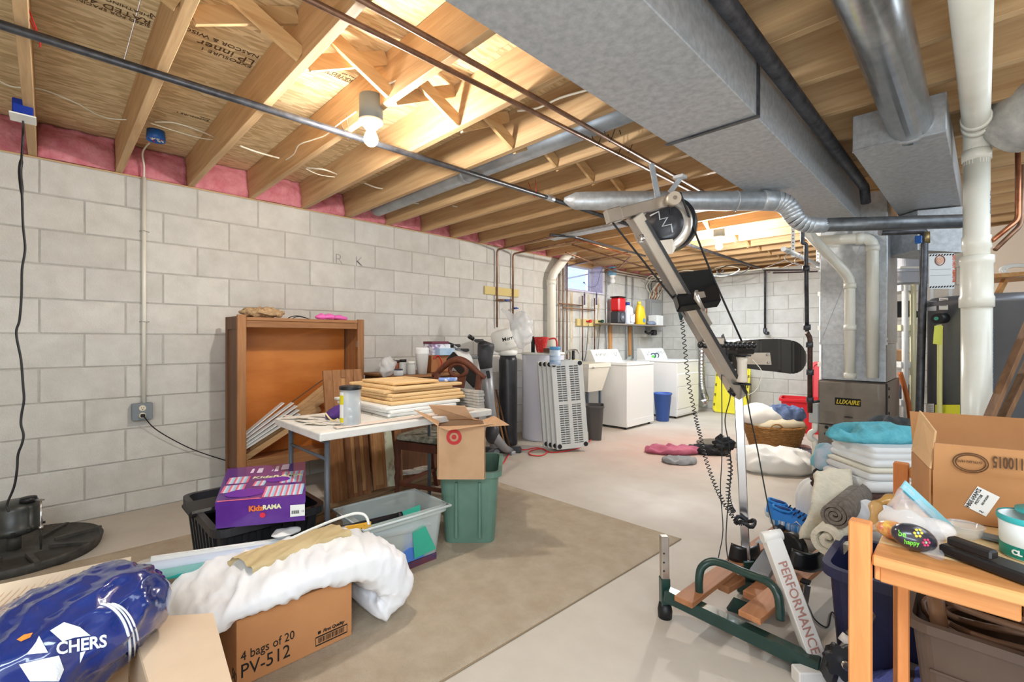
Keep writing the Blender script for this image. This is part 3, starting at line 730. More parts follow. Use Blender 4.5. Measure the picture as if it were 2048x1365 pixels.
# --- wall piping left of the window
def wp(px, py, off=.03): return at(px, py, X=XL+off)
t = T('softener_piping', 'brown copper loop pipes with blue valves on a yellow board', 'pipe', tuple(wp(994, 600)))
a0 = wp(994, 500); a1 = wp(1026, 508)
b = B(); b.tube(roundpath([wp(994, 655), a0, a0+Vector((.9, .0, .02))], .04), .011, 8); P('riser', b, M_COPPER, t, w=True)
b = B(); b.tube(roundpath([wp(1026, 660), a1, a1+Vector((1.0, .06, .03))], .04), .011, 8); P('riser', b, M_COPPER, t, w=True)
b = B(); b.tube([wp(994, 600), wp(1026, 601)], .011, 8); P('bypass', b, M_COPPER, t, w=True)
c0 = wp(968, 581, .004); c1 = wp(1036, 583, .004)
b = B(); b.box((XL+.003, c0.y, c0.z-.045), (XL+.02, c1.y, c0.z+.05), .002); P('backing_board', b, plain('yellowed_pine', (206, 186, 122), .7), t, w=True)
for p_ in (wp(1012, 601, .05), wp(1030, 617, .05)):
    b = B(); b.cyl(p_-Vector((.02, 0, 0)), p_+Vector((.03, 0, 0)), .012, n=8); b.box(p_+Vector((.02, -.035, -.006)), p_+Vector((.032, .035, .006)), .003); P('valve', b, plain('valve_blue', (40, 70, 150), .4), t, w=True)
# softener tanks
ct = at(1016, 890, z=0); cx, cy = ct.xy
t = T('water_softener', 'tall black water softener tank with white control head', 'water softener', (cx, cy, 0))
b = B(); b.lathe([(.09, 0), (.103, .012), (.105, .05), (.1, .06), (.102, .1), (.102, .93), (.085, .99), (.04, 1.0)], (cx, cy, 0), 28); P('tank', b, mat('tank_black', (34, 34, 38), .35, 0, (52, 52, 56), sc=5), t, w=True)
b = B(); b.lathe([(.07, .985), (.10, .99), (.105, 1.01), (.105, 1.04), (.06, 1.05)], (cx, cy, 0), 24); P('collar', b, M_WPLAS, t, w=True)
hd = Matrix.Translation((cx, cy, 1.05)) @ Matrix.Rotation(radians(45), 4, 'Z') @ Matrix.Rotation(radians(-14), 4, 'Y')
b = B(); b.lathe([(.0, .0), (.1, .0), (.118, .02), (.125, .06), (.12, .20), (.10, .225), (.05, .235), (0.001, .235)], n=24, M=hd @ Matrix.Scale(1.25, 4, (1, 0, 0))); P('control_head', b, M_WPLAS, t, w=True)
text('Merr', .058, M_INK, t, at(1005, 684, d=4.88), Vector((R2, R2, .26)), Vector((-.15, -.15, 1)), 'lettering', bold=.001)
# plastic bag on the head
def bagfn(p, d):
    k_ = noise.noise(p*16)*.03+noise.noise(p*38)*.012
    return p+d*k_
b = B(); cb = at(1044, 660, d=4.85); b.ell(cb, (.11, .11, .19), 36, 24, bagfn)
bg = S('plastic_bag', b, mat('clear_film', (236, 238, 240), .2, alpha=.45, spec=.8), 'clear plastic bag hung over the softener head', 'bag', w=True)
b = B(); p0_ = at(1003, 618, d=4.9); p1_ = at(1036, 645, d=4.88)
b.tube([p0_, p0_+(p1_-p0_)*.3, p0_+(p1_-p0_)*.7, p1_+Vector((0, 0, -.05))], [.012, .022, .05, .09], 9); P('bag_neck', b, MC['clear_film'], bg, w=True)
# white tank
ct = at(1086, 876, z=0); wx, wy = ct.xy
t = T('brine_tank', 'large pale white cylindrical tank beside the black softener', 'tank', (wx, wy, 0))
b = B(); b.lathe([(.24, 0), (.25, .02), (.25, .985), (.245, 1.0), (.001, 1.0)], (wx, wy, 0), 40); P('tank_body', b, mat('pale_tank', (216, 216, 228), .4), t, w=True)
b = B(); b.lathe([(.255, .985), (.258, 1.0), (.255, 1.012), (.001, 1.015)], (wx, wy, 0), 40); P('tank_lid', b, M_WPLAS, t, w=True)
# red cup and black bottle and container on top
pr_ = at(1082, 706, d=5.3); pr_.z = 1.016
b = B(); b.lathe([(.045, 0), (.05, .01), (.085, .17), (.09, .175), (.083, .175), (.045, .012)], pr_, 20, capt=False)
t = S('red_scoop_bucket', b, mat('red_speckle', (214, 52, 52), .5, 0, (236, 150, 140), sc=60, lo=.55, hi=.7), 'red plastic pail on top of the pale tank', 'bucket', w=True)
b = B(); b.tube(smoothpath([pr_+Vector((.06, .06, .15)), pr_+Vector((.12, .12, .15)), pr_+Vector((.13, .13, .02))]), .01, 6); P('handle', b, plain('red_handle', (200, 50, 50), .5), t, w=True)
b = B(); q_ = at(1066, 690, d=5.3); q_.z = 1.016; b.lathe([(.022, 0), (.022, .14), (.012, .16), (.012, .185)], q_, 12); S('spray_bottle', b, M_BLACKR, 'small dark bottle beside the red pail', 'bottle', w=True)
b = B(); q_ = at(1080, 706, d=5.2); q_.z = 1.016; b.box(q_+Vector((.03, .02, 0)), q_+Vector((.12, .12, .05)), .006); S('brown_tray', b, plain('brown_dark', (92, 66, 52), .6), 'small brown box on the pale tank against the white pipe', 'box', w=True)
t_ = at(1110, 732, d=4.72)
t = T('wipes_canister', 'blue and white wipes canister standing on the grey racks', 'canister', (t_.x, t_.y, .9))
b = B(); b.lathe([(.054, 0), (.056, .005), (.056, .16)], (t_.x, t_.y, .9), 24); P('canister_body', b, mat('canister_wrap', (70, 130, 190), .4, 0, (226, 236, 242), sc=3, st=(.5, .5, 2.6), lo=.4, hi=.55), t, w=True)
b = B(); b.lathe([(.056, .16), (.058, .162), (.058, .182), (.05, .19), (.001, .19)], (t_.x, t_.y, .9), 24); P('lid', b, plain('canister_lid', (86, 150, 200), .4), t, w=True)
# white pvc stack at wall
v0 = wp(1103, 706, .09); v1 = wp(1103, 560, .09); v2 = at(1133, 503, X=XL+.14)
t = T('pvc_vent_stack', 'white plastic stack rising from the pale tank area to a bend under the joists', 'pipe', (v0.x, v0.y, 0))
b = B(); b.tube(roundpath([(v0.x, v0.y, 0), (v0.x, v0.y, v1.z+.05), (v2.x+.05, v2.y, v2.z-.02), (v2.x+.12, v2.y+.05, 2.30)], .1, 5), .0575, 20); P('pipe_length', b, M_PVC, t, w=True)
b = B(); b.lathe([(.0575, 0), (.066, .002), (.066, .07), (.0575, .072)], (v0.x, v0.y, v1.z-.07), 20); P('coupling', b, M_PVC, t, w=True)
# --- grey ribbed shelf panels (stack of four leaning)
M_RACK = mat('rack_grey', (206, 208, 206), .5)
def rack(name, label, x, y, dx, group):
    # local: width along x, height along z, thickness y (front at -y)
    w_, h_, th = .345, .90, .045
    t = T(name, label, 'shelf panel', (x, y, 0), radians(58), group)
    tilt = Matrix.Translation((0, .0, .008)) @ Matrix.Rotation(radians(-4), 4, 'X') @ Matrix.Rotation(radians(-3), 4, 'Y') @ Matrix.Translation((0, 0, .022))
    b = B()
    # frame: rails and cross bars
    for xa, xb in ((0, .055), (w_/2-.022, w_/2+.022), (w_-.055, w_)): b.box((xa, -th, 0), (xb, 0, h_), .004, M=tilt)
    for za, zb_ in ((0, .05), (h_*.50, h_*.54), (h_-.05, h_)): b.box((0.05, -th+.001, za), (w_-.05, -.001, zb_), 0, M=tilt)
    P('panel_frame', b, M_RACK, t, stuff=False)
    b = B()
    for k_ in range(34):
        z_ = .06+k_*(h_-.11)/34
        if abs(z_-h_*.52) < .03: continue
        for xa in (.055, w_/2+.022): b.box((xa, -th+.004, z_), (xa+.0955, -th+.012, z_+.010), 0, M=tilt)
    for xa in (.055+.045, w_/2+.022+.045): b.box((xa, -th+.003, .05), (xa+.006, -th+.014, h_-.05), 0, M=tilt)
    P('slat_grid', b, M_RACK, t, stuff=True)
    for xx in (.03, w_-.03):
        for zz in (.03, h_-.03):
            b = B(); b.cyl(tilt @ Vector((xx, -th-.003, zz)), tilt @ Vector((xx, -.02, zz)), .024, n=16); P('corner_plug', b, M_BLACKR, t)
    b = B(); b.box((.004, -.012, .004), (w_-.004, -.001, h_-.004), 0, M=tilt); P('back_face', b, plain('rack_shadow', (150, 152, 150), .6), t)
    return t
rb = at(1112, 905, z=0)
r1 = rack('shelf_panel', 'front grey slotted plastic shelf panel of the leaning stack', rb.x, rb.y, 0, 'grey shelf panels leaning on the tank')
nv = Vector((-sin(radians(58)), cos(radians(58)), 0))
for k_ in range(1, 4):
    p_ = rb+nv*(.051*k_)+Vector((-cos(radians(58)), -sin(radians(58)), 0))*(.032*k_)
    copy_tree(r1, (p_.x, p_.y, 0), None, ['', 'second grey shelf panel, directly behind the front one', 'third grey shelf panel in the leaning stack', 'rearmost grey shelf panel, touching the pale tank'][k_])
# waste bins
def binn(name, loc, w_, l_, h_, m, label, rz=0, **k):
    return S(name, tray(B(), w_, l_, h_, **k), m, label, 'bin', loc, rz)
q_ = at(1188, 880, z=0)
binn('waste_bin', (q_.x-.02, q_.y+.05, 0), .20, .28, .40, plain('bin_dark', (84, 80, 78), .5), 'dark grey waste bin under the laundry sink', .6, taper=.72, rim=.006)
q_ = at(1325, 842, z=0)
b = B(); b.lathe([(.085, 0), (.088, .005), (.122, .375), (.132, .38), (.132, .40), (.118, .40), (.084, .01)], n=26, capt=False)
S('waste_bin', b, plain('bin_blue', (58, 92, 168), .45), 'blue round waste bin between washer and dryer', 'bin', (q_.x, q_.y, 0))
# --- pipes by the window
t = T('supply_pipes', 'cluster of dull copper risers and cross runs below the window', 'pipe', tuple(wp(1120, 600)))
for px_ in (1118, 1126, 1134):
    b = B(); q_ = wp(px_, 527, .04); b.tube([wp(px_, 735, .04), (q_.x, q_.y, 2.26)], .010, 8); P('riser', b, M_COPPER, t, w=True)
b = B(); b.tube([wp(1118, 607, .06), wp(1166, 612, .06)], .010, 8); P('cross_run', b, M_COPPER, t, w=True)
b = B(); b.tube([wp(1126, 616, .06), wp(1190, 621, .06)], .010, 8); P('cross_run', b, M_COPPER, t, w=True)
b = B(); b.tube([wp(1165, 592, .06), wp(1165, 730, .06)], .010, 8); P('riser', b, M_COPPER, t, w=True)
b = B(); b.tube([wp(1189, 597, .06), wp(1189, 700, .06)], .010, 8); P('riser', b, M_COPPER, t, w=True)
for px_ in (1169, 1193):
    b = B(); b.tube([wp(px_, 588, .07), wp(px_, 610, .07)], .013, 8); b.tube([wp(px_, 590, .07)+Vector((0, 0, .01)), wp(px_, 586, .07)+Vector((0, 0, .015))], .006, 6); P('air_chamber', b, mat('tarnished', (120, 110, 140), .4, .6), t, w=True)
c0 = wp(1151, 645, .003); c1 = wp(1200, 648, .003)
b = B(); b.box((XL+.003, c0.y, c0.z-.05), (XL+.035, c1.y, c0.z+.05), .002); P('valve_board', b, MC['yellowed_pine'], t, w=True)
for px_, mm in ((1179, M_RED), (1203, plain('dark_green', (30, 66, 50), .5))):
    p_ = wp(px_, 643, .06); b = B(); b.cyl(p_-Vector((.02, .05, 0)), p_+Vector((.0, .02, 0)), .012, n=8); b.cyl(p_, p_+Vector((.03, 0, 0)), .024, n=10); P('valve', b, mm, t, w=True)
for px_ in (1177, 1200):
    b = B(); b.tube(smoothpath([wp(px_, 650, .06), wp(px_-4, 700, .05), wp(px_-8, 722, .05)]), .008, 7); P('washer_hose', b, plain('hose_grey', (120, 118, 116), .5), t, w=True)
for px_, z1 in ((1213, 2.26), (1253, 2.2), (1266, 2.2)):
    q_ = wp(px_, 600, .03); b = B(); b.tube([(q_.x, q_.y, .85), (q_.x, q_.y, z1)], .0125, 8)
    S('conduit', b, M_GALV, {1213: 'thin grey conduit just right of the window', 1253: 'thin grey conduit above the washer console, left of pair', 1266: 'thin grey conduit above the washer console, right of pair'}[px_], 'conduit', w=True)
# rust stains are part of block colour: thin mineral streaks
# --- shelf on wall
sy0 = wp(1213, 648, .3).y-.25; 
p0_ = wp(1216, 648, .05); p1_ = at(1333, 648, X=XL+.26)
zs = 1.16+(680-648)/F*7.0
t = T('wall_shelf', 'brown shelf on the block wall above the washer and dryer', 'shelf', (XL+.15, 6.3, zs-.02))
Y0, Y1 = 5.72, 7.40
b = B(); b.box((XL+.003, Y0, zs-.02), (XL+.32, Y1, zs), .002); P('shelf_board', b, plain('taupe_board', (136, 124, 112), .7), t, w=True)
for y_ in (Y0+.42, Y0+1.0):
    b = B(); b.box((XL+.003, y_, zs-.50), (XL+.03, y_+.07, zs-.021), .002); P('bracket_leg', b, WZ, t, w=True)
def onshelf(px_): 
    a_ = at(px_, 648, X=XL+.17); return Vector((a_.x, a_.y, zs+.001))
c_ = onshelf(1236)
t = T('coffee_can', 'red and black coffee maker at the left end of the wall shelf', 'coffee maker', c_)
b = B(); b.box(c_+Vector((-.08, -.10, 0)), c_+Vector((.08, .10, .19)), .02); P('base', b, plain('charcoal', (58, 58, 64), .4), t, w=True)
b = B(); b.box(c_+Vector((-.08, -.095, .191)), c_+Vector((.08, .095, .395)), .02); P('red_reservoir', b, plain('bright_red', (214, 30, 34), .3), t, w=True)
b = B(); b.box(c_+Vector((-.083, -.1, .396)), c_+Vector((.083, .1, .415)), .008); P('lid', b, M_BLACKR, t, w=True)
b = B(); b.cyl(c_+Vector((.08, -.01, .10)), c_+Vector((.09, -.01, .10)), .06, n=20); P('dial', b, plain('gunmetal', (84, 86, 94), .3), t, w=True)
b = B(); b.cyl(c_+Vector((.0905, -.01, .10)), c_+Vector((.093, -.01, .10)), .02, n=16); P('dial', b, plain('silver_grey', (170, 172, 178), .3), t, w=True)
t['label'] = 'red and black coffee maker at the left end of the wall shelf'; t.name = 'coffee_maker'
def jug(px_, m1, mcap, label, dx=0, sc_=1.):
    c_ = onshelf(px_)+Vector((dx, 0, 0)); t = T('detergent_jug', label, 'jug', c_)
    b = B(); L = []
    for z_, hx, hy, oy in ((0, .06, .10, 0), (.01, .065, .105, 0), (.13, .065, .105, 0), (.20, .06, .09, -.01), (.26, .045, .06, -.03), (.29, .03, .035, -.04), (.30, .028, .03, -.04)):
        L.append([(c_.x+hx*sc_*cos(a)*1.0, c_.y+(oy+hy*sin(a))*sc_, c_.z+z_*sc_) for a in [i*pi/9 for i in range(18)]])
    b.loft(L); P('jug_body', b, m1, t, w=True)
    b = B(); b.cyl(c_+Vector((0, -.04, .30))*sc_, c_+Vector((0, -.04, .345))*sc_, .034, n=14); P('cap', b, mcap, t, w=True)
    b = B(); b.tube(smoothpath([c_+Vector((0, -.0, .27))*sc_, c_+Vector((0, .075, .27))*sc_, c_+Vector((0, .10, .2))*sc_, c_+Vector((0, .085, .14))*sc_]), .012, 7); P('handle', b, m1, t, w=True)
    return t, c_
t, c_ = jug(1258, plain('jug_white', (226, 230, 240), .35), plain('cap_blue', (40, 70, 150), .4), 'white detergent jug in the middle of the wall shelf')
b = B(); b.box(c_+Vector((.066, -.06, .03)), c_+Vector((.068, .06, .16))); P('paper_label', b, mat('label_print', (236, 236, 232), .6, 0, (206, 120, 110), sc=16, lo=.5, hi=.6), t, w=True)
t, c_ = jug(1281, plain('jug_yellow', (240, 200, 40), .35), plain('cap_lime', (226, 210, 90), .4), 'yellow detergent jug on the wall shelf beside the white one', 0, 1.1)
b = B(); b.cyl(c_+Vector((.070, -.01, .07)), c_+Vector((.073, -.01, .07)), .035, n=16); P('paper_label', b, plain('logo_blue', (90, 150, 200), .5), t, w=True)
jug(1268, plain('jug_red', (196, 34, 40), .35), plain('cap_red', (190, 30, 36), .4), 'red jug mostly hidden behind the yellow and white jugs', -.13, 1.05)
c_ = onshelf(1311); b = B(); b.box(c_+Vector((-.08, -.10, 0)), c_+Vector((.08, .12, .17)), .004); S('carton', b, M_PAPER, 'plain white carton at the right end of the wall shelf', 'box', w=True)
c_ = onshelf(1298); S('folded_rag', cloth(c_+Vector((.05, -.02, 0)), .06, .12, .07, 8, nu=26, nv=10), plain('rag_grey', (130, 140, 160), .9), 'grey rag heaped beside the white carton', 'cloth')
c_ = at(1300, 664, X=XL+.2); b = B(); b.tube(smoothpath([c_+Vector((0, -.15, -.0)), c_+Vector((0, -.05, -.03)), c_+Vector((0, .1, .0))]), .02, 8); b.box(c_+Vector((-.04, .08, -.06)), c_+Vector((.04, .18, .03)), .015)
S('clamp_tool', b, M_BLACKR, 'black tool hanging under the wall shelf', 'tool', w=True)
# electrical panel and wires
t = T('breaker_panel', 'grey breaker panel on the wall left of the far corner', 'electrical panel', (XL, 7.5, 1.2))
b = B(); b.box((XL+.003, 7.28, 1.30), (XL+.10, 7.68, 1.86), .004); P('panel_box', b, plain('panel_grey', (150, 150, 150), .5), t, w=True)
b = B(); b.box((XL+.101, 7.32, 1.34), (XL+.108, 7.64, 1.80), .002); P('panel_door', b, plain('panel_door', (164, 164, 162), .5), t, w=True)
rnd = random.Random(3)
for i in range(16):
    y_ = 7.32+.021*i; yy = y_+rnd.uniform(-.25, .3)
    m_ = [M_WIRE, M_WIRE, M_CORD, plain('wire_orange', (190, 110, 60), .5)][i % 4]
    b = B(); b.tube(smoothpath([(XL+.05, y_, 1.861), (XL+.05+rnd.uniform(0, .05), y_, 1.95), (XL+.07, yy, 2.05+rnd.uniform(0, .08)), (XL+.10+rnd.uniform(0, .2), yy, 2.25)]), .006, 5); P('panel_cable', b, m_, t, w=True)
# coil of wires under ceiling at the corner
t = T('cable_bundle', 'tangle of cables looped under the joists in the far corner', 'cable', (-3.6, 7.2, 2.1))
for i in range(10):
    c_ = Vector((-3.75+.14*i, 7.0+.05*rnd.uniform(-1, 1), 2.19)); r_ = rnd.uniform(.06, .14)
    b = B(); b.tube([c_+Vector((r_*cos(a)*1.6, .03*sin(a*3), r_*sin(a)*.5-.02)) for a in [k_*pi/10 for k_ in range(20)]], .006, 5, closed=True); P('cable_loop', b, [M_WIRE, M_CORD][i % 2], t, w=True)
b = B(); b.tube(smoothpath([(-3.9, 7.1, 2.2), (-3.0, 7.35, 2.19), (-2.0, 7.4, 2.2)]), .012, 6); P('cable_run', b, M_WIRE, t, w=True)
# flexible dryer vent
v = [wp(1325, 540, .2), (-3.35, 7.5, 2.14), (-3.0, 7.62, 2.02), (-2.95, 7.62, 1.8), (-2.98, 7.60, .5), (-2.95, 7.55, .12), (-3.05, 7.4, .10)]
sp = smoothpath([at(1345, 546, Y=7.5), at(1370, 558, Y=7.5), at(1392, 590, Y=7.55), at(1403, 640, Y=7.6), at(1403, 760, Y=7.6), at(1410, 800, Y=7.55), at(1400, 808, Y=7.35)], 12)
pts_ = []
for i in range(len(sp)-1):
    for j in range(3): pts_.append(sp[i]+(sp[i+1]-sp[i])*j/3)
b = B(); b.tube(pts_, [.052+.006*(i % 2) for i in range(len(pts_))], 14, sm=False)
S('flexible_vent_hose', b, M_STEEL, 'silver ribbed dryer vent hose running down the far wall', 'hose', w=True)
# copper + hanging box
q_ = at(1413, 640, Y=7.885); b = B(); b.tube([(q_.x, q_.y, 1.1), (q_.x, q_.y, 2.26)], .010, 8); S('copper_riser', b, M_COPPERB, 'thin copper riser on the far wall behind the exercise machine', 'pipe', w=True)
# yellow sled
q_ = at(1458, 838, z=0)
t = T('yellow_sled', 'yellow plastic lid panel leaning upright against the far wall', 'lid', (q_.x-.17, 7.55, 0), 0)
b = B(); tl = Matrix.Translation((0, 0, .005)) @ Matrix.Rotation(radians(-14), 4, 'X')
lp = []
def rrect(w_, h_, r_, n_=5):
    o_ = []
    for cx_, cz_, a0_ in ((w_/2-r_, h_-r_, 0), (-w_/2+r_, h_-r_, pi/2), (-w_/2+r_, r_, pi), (w_/2-r_, r_, 3*pi/2)):
        for i in range(n_+1): a_ = a0_+pi/2*i/n_; o_.append((cx_+r_*cos(a_), cz_+r_*sin(a_)))
    return o_
def ploop(pts2, y_, M): return [M @ Vector((x_, y_, z_)) for x_, z_ in pts2]
def scl(p2, k1, k2, cz): return [(x_*k1, cz+(z_-cz)*k2) for x_, z_ in p2]
rr2 = rrect(.52, .76, .07)
b.loft([ploop(rr2, .02, tl), ploop(rr2, -.01, tl), ploop(scl(rr2, .93, .95, .38), -.012, tl), ploop(scl(rr2, .88, .92, .38), .006, tl), ploop(scl(rr2, .3, .9, .38), .008, tl)], sm=False)
P('panel', b, mat('sled_yellow', (232, 220, 60), .45), t)
for sx_ in (-.24, .24):
    for k_ in range(4):
        b = B(); b.box((sx_-.012, -.016, .10+.16*k_), (sx_+.012, -.010, .14+.16*k_), 0, M=tl); P('slot', b, plain('slot_dark', (120, 108, 30), .7), t)
t.name = 'yellow_lid'
# red tub and red lid
binn('storage_tub', (-1.53, 6.78, 0), .52, .40, .42, mat('tub_red', (222, 40, 52), .4), 'large red storage tub behind the laundry basket', .2, taper=.82, rim=.02, rimh=.03)
t = S('tub_lid', B().loft([ploop(rrect(.44, .60, .06), .01, Matrix.Rotation(radians(-12), 4, 'X')), ploop(rrect(.44, .60, .06), -.02, Matrix.Rotation(radians(-12), 4, 'X')), ploop(scl(rrect(.44, .60, .06), .86, .9, .3), -.021, Matrix.Rotation(radians(-12), 4, 'X')), ploop(scl(rrect(.44, .60, .06), .84, .88, .3), -.008, Matrix.Rotation(radians(-12), 4, 'X'))], sm=False), mat('lid_red', (228, 60, 76), .4), 'red storage tub lid standing on edge behind the furnace', 'lid', (-1.35, 7.22, .275), .1)
b = B(); b.box((-.25, -.06, 0), (.25, .22, .27), .01); S('low_crate', b, plain('crate_grey', (120, 116, 112), .7), 'grey crate under the red lid', 'crate', (-1.35, 7.28, 0), .1)
# =============== pipes under the joists at the laundry end ===============
b = B(); b.box((-3.25, 3.78, 2.238), (-1.15, 3.90, 2.268), .003); S('flat_duct', b, M_GALV, 'flat pale sheet metal strip duct crossing under the joists beyond the vent pipe', 'duct', w=True)
def cpipe(pts_, m, lb, r_=.011, bulbs=()):
    b = B(); b.tube(roundpath(pts_, .03), r_, 8); return S('copper_pipe', b, m, lb, 'pipe', w=True)
cpipe([at(1150, 478, z=2.225), at(1262, 512, z=2.225), at(1238, 536, z=2.225), at(1122, 560, z=2.20)], M_COPPERB, 'bright copper pipe looping under the joists above the laundry window')
cpipe([at(1145, 490, z=2.245), at(1225, 515, z=2.245), at(1330, 548, z=2.245)], M_COPPER, 'dull copper pipe running along the joists past the laundry window')
cpipe([at(1132, 505, z=2.19), at(1235, 545, z=2.19), at(1320, 560, z=2.2)], M_COPPER, 'lower dull copper pipe slung above the laundry window')
cpipe([at(1120, 536, z=2.235), at(1255, 505, z=2.235)], M_COPPER, 'short copper cross pipe above the laundry window')
cpipe([at(1100, 470, z=2.235), at(1150, 474, z=2.235), at(1290, 512, z=2.235)], M_IRON, 'dark pipe under the joists just beyond the flat duct', .013)
for px_, py_ in ((1207, 505), (1230, 510), (1150, 480), (1175, 486)):
    pass
q = at(1225, 562, z=2.06)
t = T('bare_bulb', 'unlit white globe bulb on a blue box by the window', 'light', tuple(q))
b = B(); b.ell(q, (.042, .042, .045), 20, 14); P('bulb', b, mat('unlit_bulb', (238, 236, 232), .3), t, w=True)
b = B(); b.lathe([(.02, .04), (.028, .05), (.045, .07), (.05, .08), (.001, .08)], q, 20); P('lampholder', b, M_WPLAS, t, w=True)
b = B(); b.box(q+Vector((-.05, -.04, .081)), q+Vector((.05, .04, .215)), .004); P('junction_box', b, plain('box_blue_grey', (120, 160, 180), .4), t, w=True)
# pale wood block and ceiling wire loops over the window
b = B(); b.box((-3.1, 4.82, 2.262), (-2.2, 4.86, 2.274)); b.bm.free()
# mineral streaks on the wall under the window
for y0, y1, z0, z1, i in ((5.18, 5.24, .9, 1.83, 1), (5.60, 5.64, 1.1, 1.82, 2), (5.86, 5.90, 1.2, 1.80, 3)):
    b = B(); n_ = 14; L_ = []; Rr = []
    for k in range(n_+1):
        z_ = z0+(z1-z0)*k/n_; dw = .015*noise.noise(Vector((i, k*.6, 0))); L_.append((XL+.0035, y0+dw, z_)); Rr.append((XL+.0035, y1-dw*.6+.01*noise.noise(Vector((i*3, k*.8, 2))), z_))
    for k in range(n_): b.poly([L_[k], Rr[k], Rr[k+1], L_[k+1]])
    P('mineral_streak', b, mat('rust_streak', (176, 150, 110), .9, 0, (206, 196, 176), sc=18, st=(1, 1, .3), lo=.35, hi=.6), wl)
# =============== furnace and water heater ===============
M_FURN = mat('taupe_enamel', (140, 132, 122), .38, .5, (128, 120, 111), sc=8, coat=.2)
t = T('furnace', 'taupe gas furnace cabinet with yellow on black nameplate', 'furnace', (-.665, 4.66, 0))
fx0, fx1, fy0_, fy1_ = -.880, -.452, 4.285, 5.03
b = B(); b.box((fx0-.02, fy0_-.02, 0), (fx1+.02, fy1_+.02, .075), .003); P('base_block', b, mat('base_grey', (110, 108, 102), .8), t, w=True)
b = B(); b.box((fx0, fy0_+.003, .076), (fx1, fy1_, .845), .006); P('cabinet', b, plain('cabinet_steel', (112, 110, 110), .35, metal=.6), t, w=True)
b = B(); b.box((fx0+.004, fy0_-.016, .505), (fx1-.004, fy0_+.002, .842), .012, seg=3); P('front_panel', b, M_FURN, t, w=True)
b = B(); b.box((fx0+.004, fy0_-.012, .085), (fx1-.004, fy0_+.002, .500), .008, seg=2); P('front_panel', b, M_FURN, t, w=True)
zc = .69
b = B(); b.box((-.765, fy0_-.019, zc-.028), (-.605, fy0_-.0165, zc+.028)); np_ = P('nameplate', b, M_INK, t, w=True)
text('LUXAIRE', .046, plain('plate_yellow', (232, 206, 60), .4), np_, (-.758, fy0_-.0195, zc-.017), (1, 0, 0), (0, 0, 1), 'plate_lettering', shear=.25, bold=.0012, sx=.80)
b = B(); b.ell((-.68, fy0_-.0165, .575), (.03, .003, .008), 14, 6); P('recess_pull', b, plain('dark_recess', (70, 66, 62), .4), t, w=True)
for px_, py_ in ((1653, 855), (1652, 868), (1765, 868)):
    q_ = at(px_, py_, Y=fy0_-.014); b = B(); b.cyl(q_, q_-Vector((0, .004, 0)), .012, n=12); P('knockout', b, M_BLACKR, t, w=True)
for zz in (.80, .74, .62, .55):
    b = B(); b.cyl((fx1, 4.36, zz), (fx1+.004, 4.36, zz), .011, n=10); P('knockout', b, M_BLACKR, t, w=True)
# plenum
t = T('supply_plenum', 'tall shiny galvanised plenum rising from the furnace to the trunk duct', 'duct', (-.68, 4.62, .846))
pz = [.848, 1.13, 1.14, 2.262]
b = B(); b.box((fx0+.01, fy0_+.05, .848), (fx1-.01, fy1_-.1, 1.13), .003); P('plenum_section', b, M_GALV, t, w=True)
b = B(); b.box((fx0+.005, fy0_+.045, 1.134), (fx1-.005, fy1_-.1, 2.262), .003); P('plenum_section', b, M_GALV, t, w=True)
b = B(); b.box((fx0+.002, fy0_+.040, 1.122), (fx1-.002, fy0_+.044, 1.142)); b.bar((fx0+.01, fy0_+.040, 1.9), (fx1-.02, fy0_+.040, 1.15), .05, .003, up=(0, 1, 0)); b.bar((fx0+.02, fy0_+.041, 1.18), (fx1-.12, fy0_+.041, 2.0), .003, .003, up=(0, 1, 0)); P('crossbreak', b, M_GALV, t, w=True)
b = B(); b.box((fx0+.012, fy0_+.04, .85), (fx0+.02, fy0_+.048, 1.12)); P('seam', b, M_GALV, t, w=True)
# furnace white pipes
D2 = 3.55
def d_(px_, py_, dd_=D2): return at(px_, py_, d=dd_)
f1 = at(1745, 756, Y=4.27); f2 = at(1703, 756, Y=4.27)
t = T('furnace_intake', 'white plastic furnace pipe with a rounded elbow, right one of two', 'pipe', tuple(f1))
b = B(); b.tube(roundpath([f1, Vector((f1.x, f1.y, at(1745, 476, Y=4.27).z)), at(1625, 482, Y=4.2)], .07, 6), .038, 18); P('pipe_length', b, M_PVC, t, w=True)
z_ = at(1745, 497, Y=4.27).z
b = B(); b.lathe([(.044, 0), (.044, .04)], (f1.x, f1.y, z_-.02), 18); P('coupling', b, M_PVC, t, w=True)
b = B(); q_ = at(1728, 477, Y=4.265); b.tube([q_, q_-Vector((.05, .01, 0))], .044, 18); P('coupling', b, M_PVC, t, w=True)
t = T('furnace_exhaust', 'white plastic furnace pipe slanting up to the left, left one of two', 'pipe', tuple(f2))
zz = at(1703, 556, Y=4.24).z
f2 = Vector((f2.x, 4.21, f2.z))
b = B(); b.tube(roundpath([f2, Vector((f2.x, f2.y, zz)), at(1605, 455, Y=3.95)], .07, 6), .034, 18); P('pipe_length', b, M_PVC, t, w=True)
for py_ in (572, 656, 752):
    b = B(); b.lathe([(.040, -.02), (.040, .02)], (f2.x, f2.y, at(1703, py_, Y=4.21).z), 18); P('coupling', b, M_PVC, t, w=True)
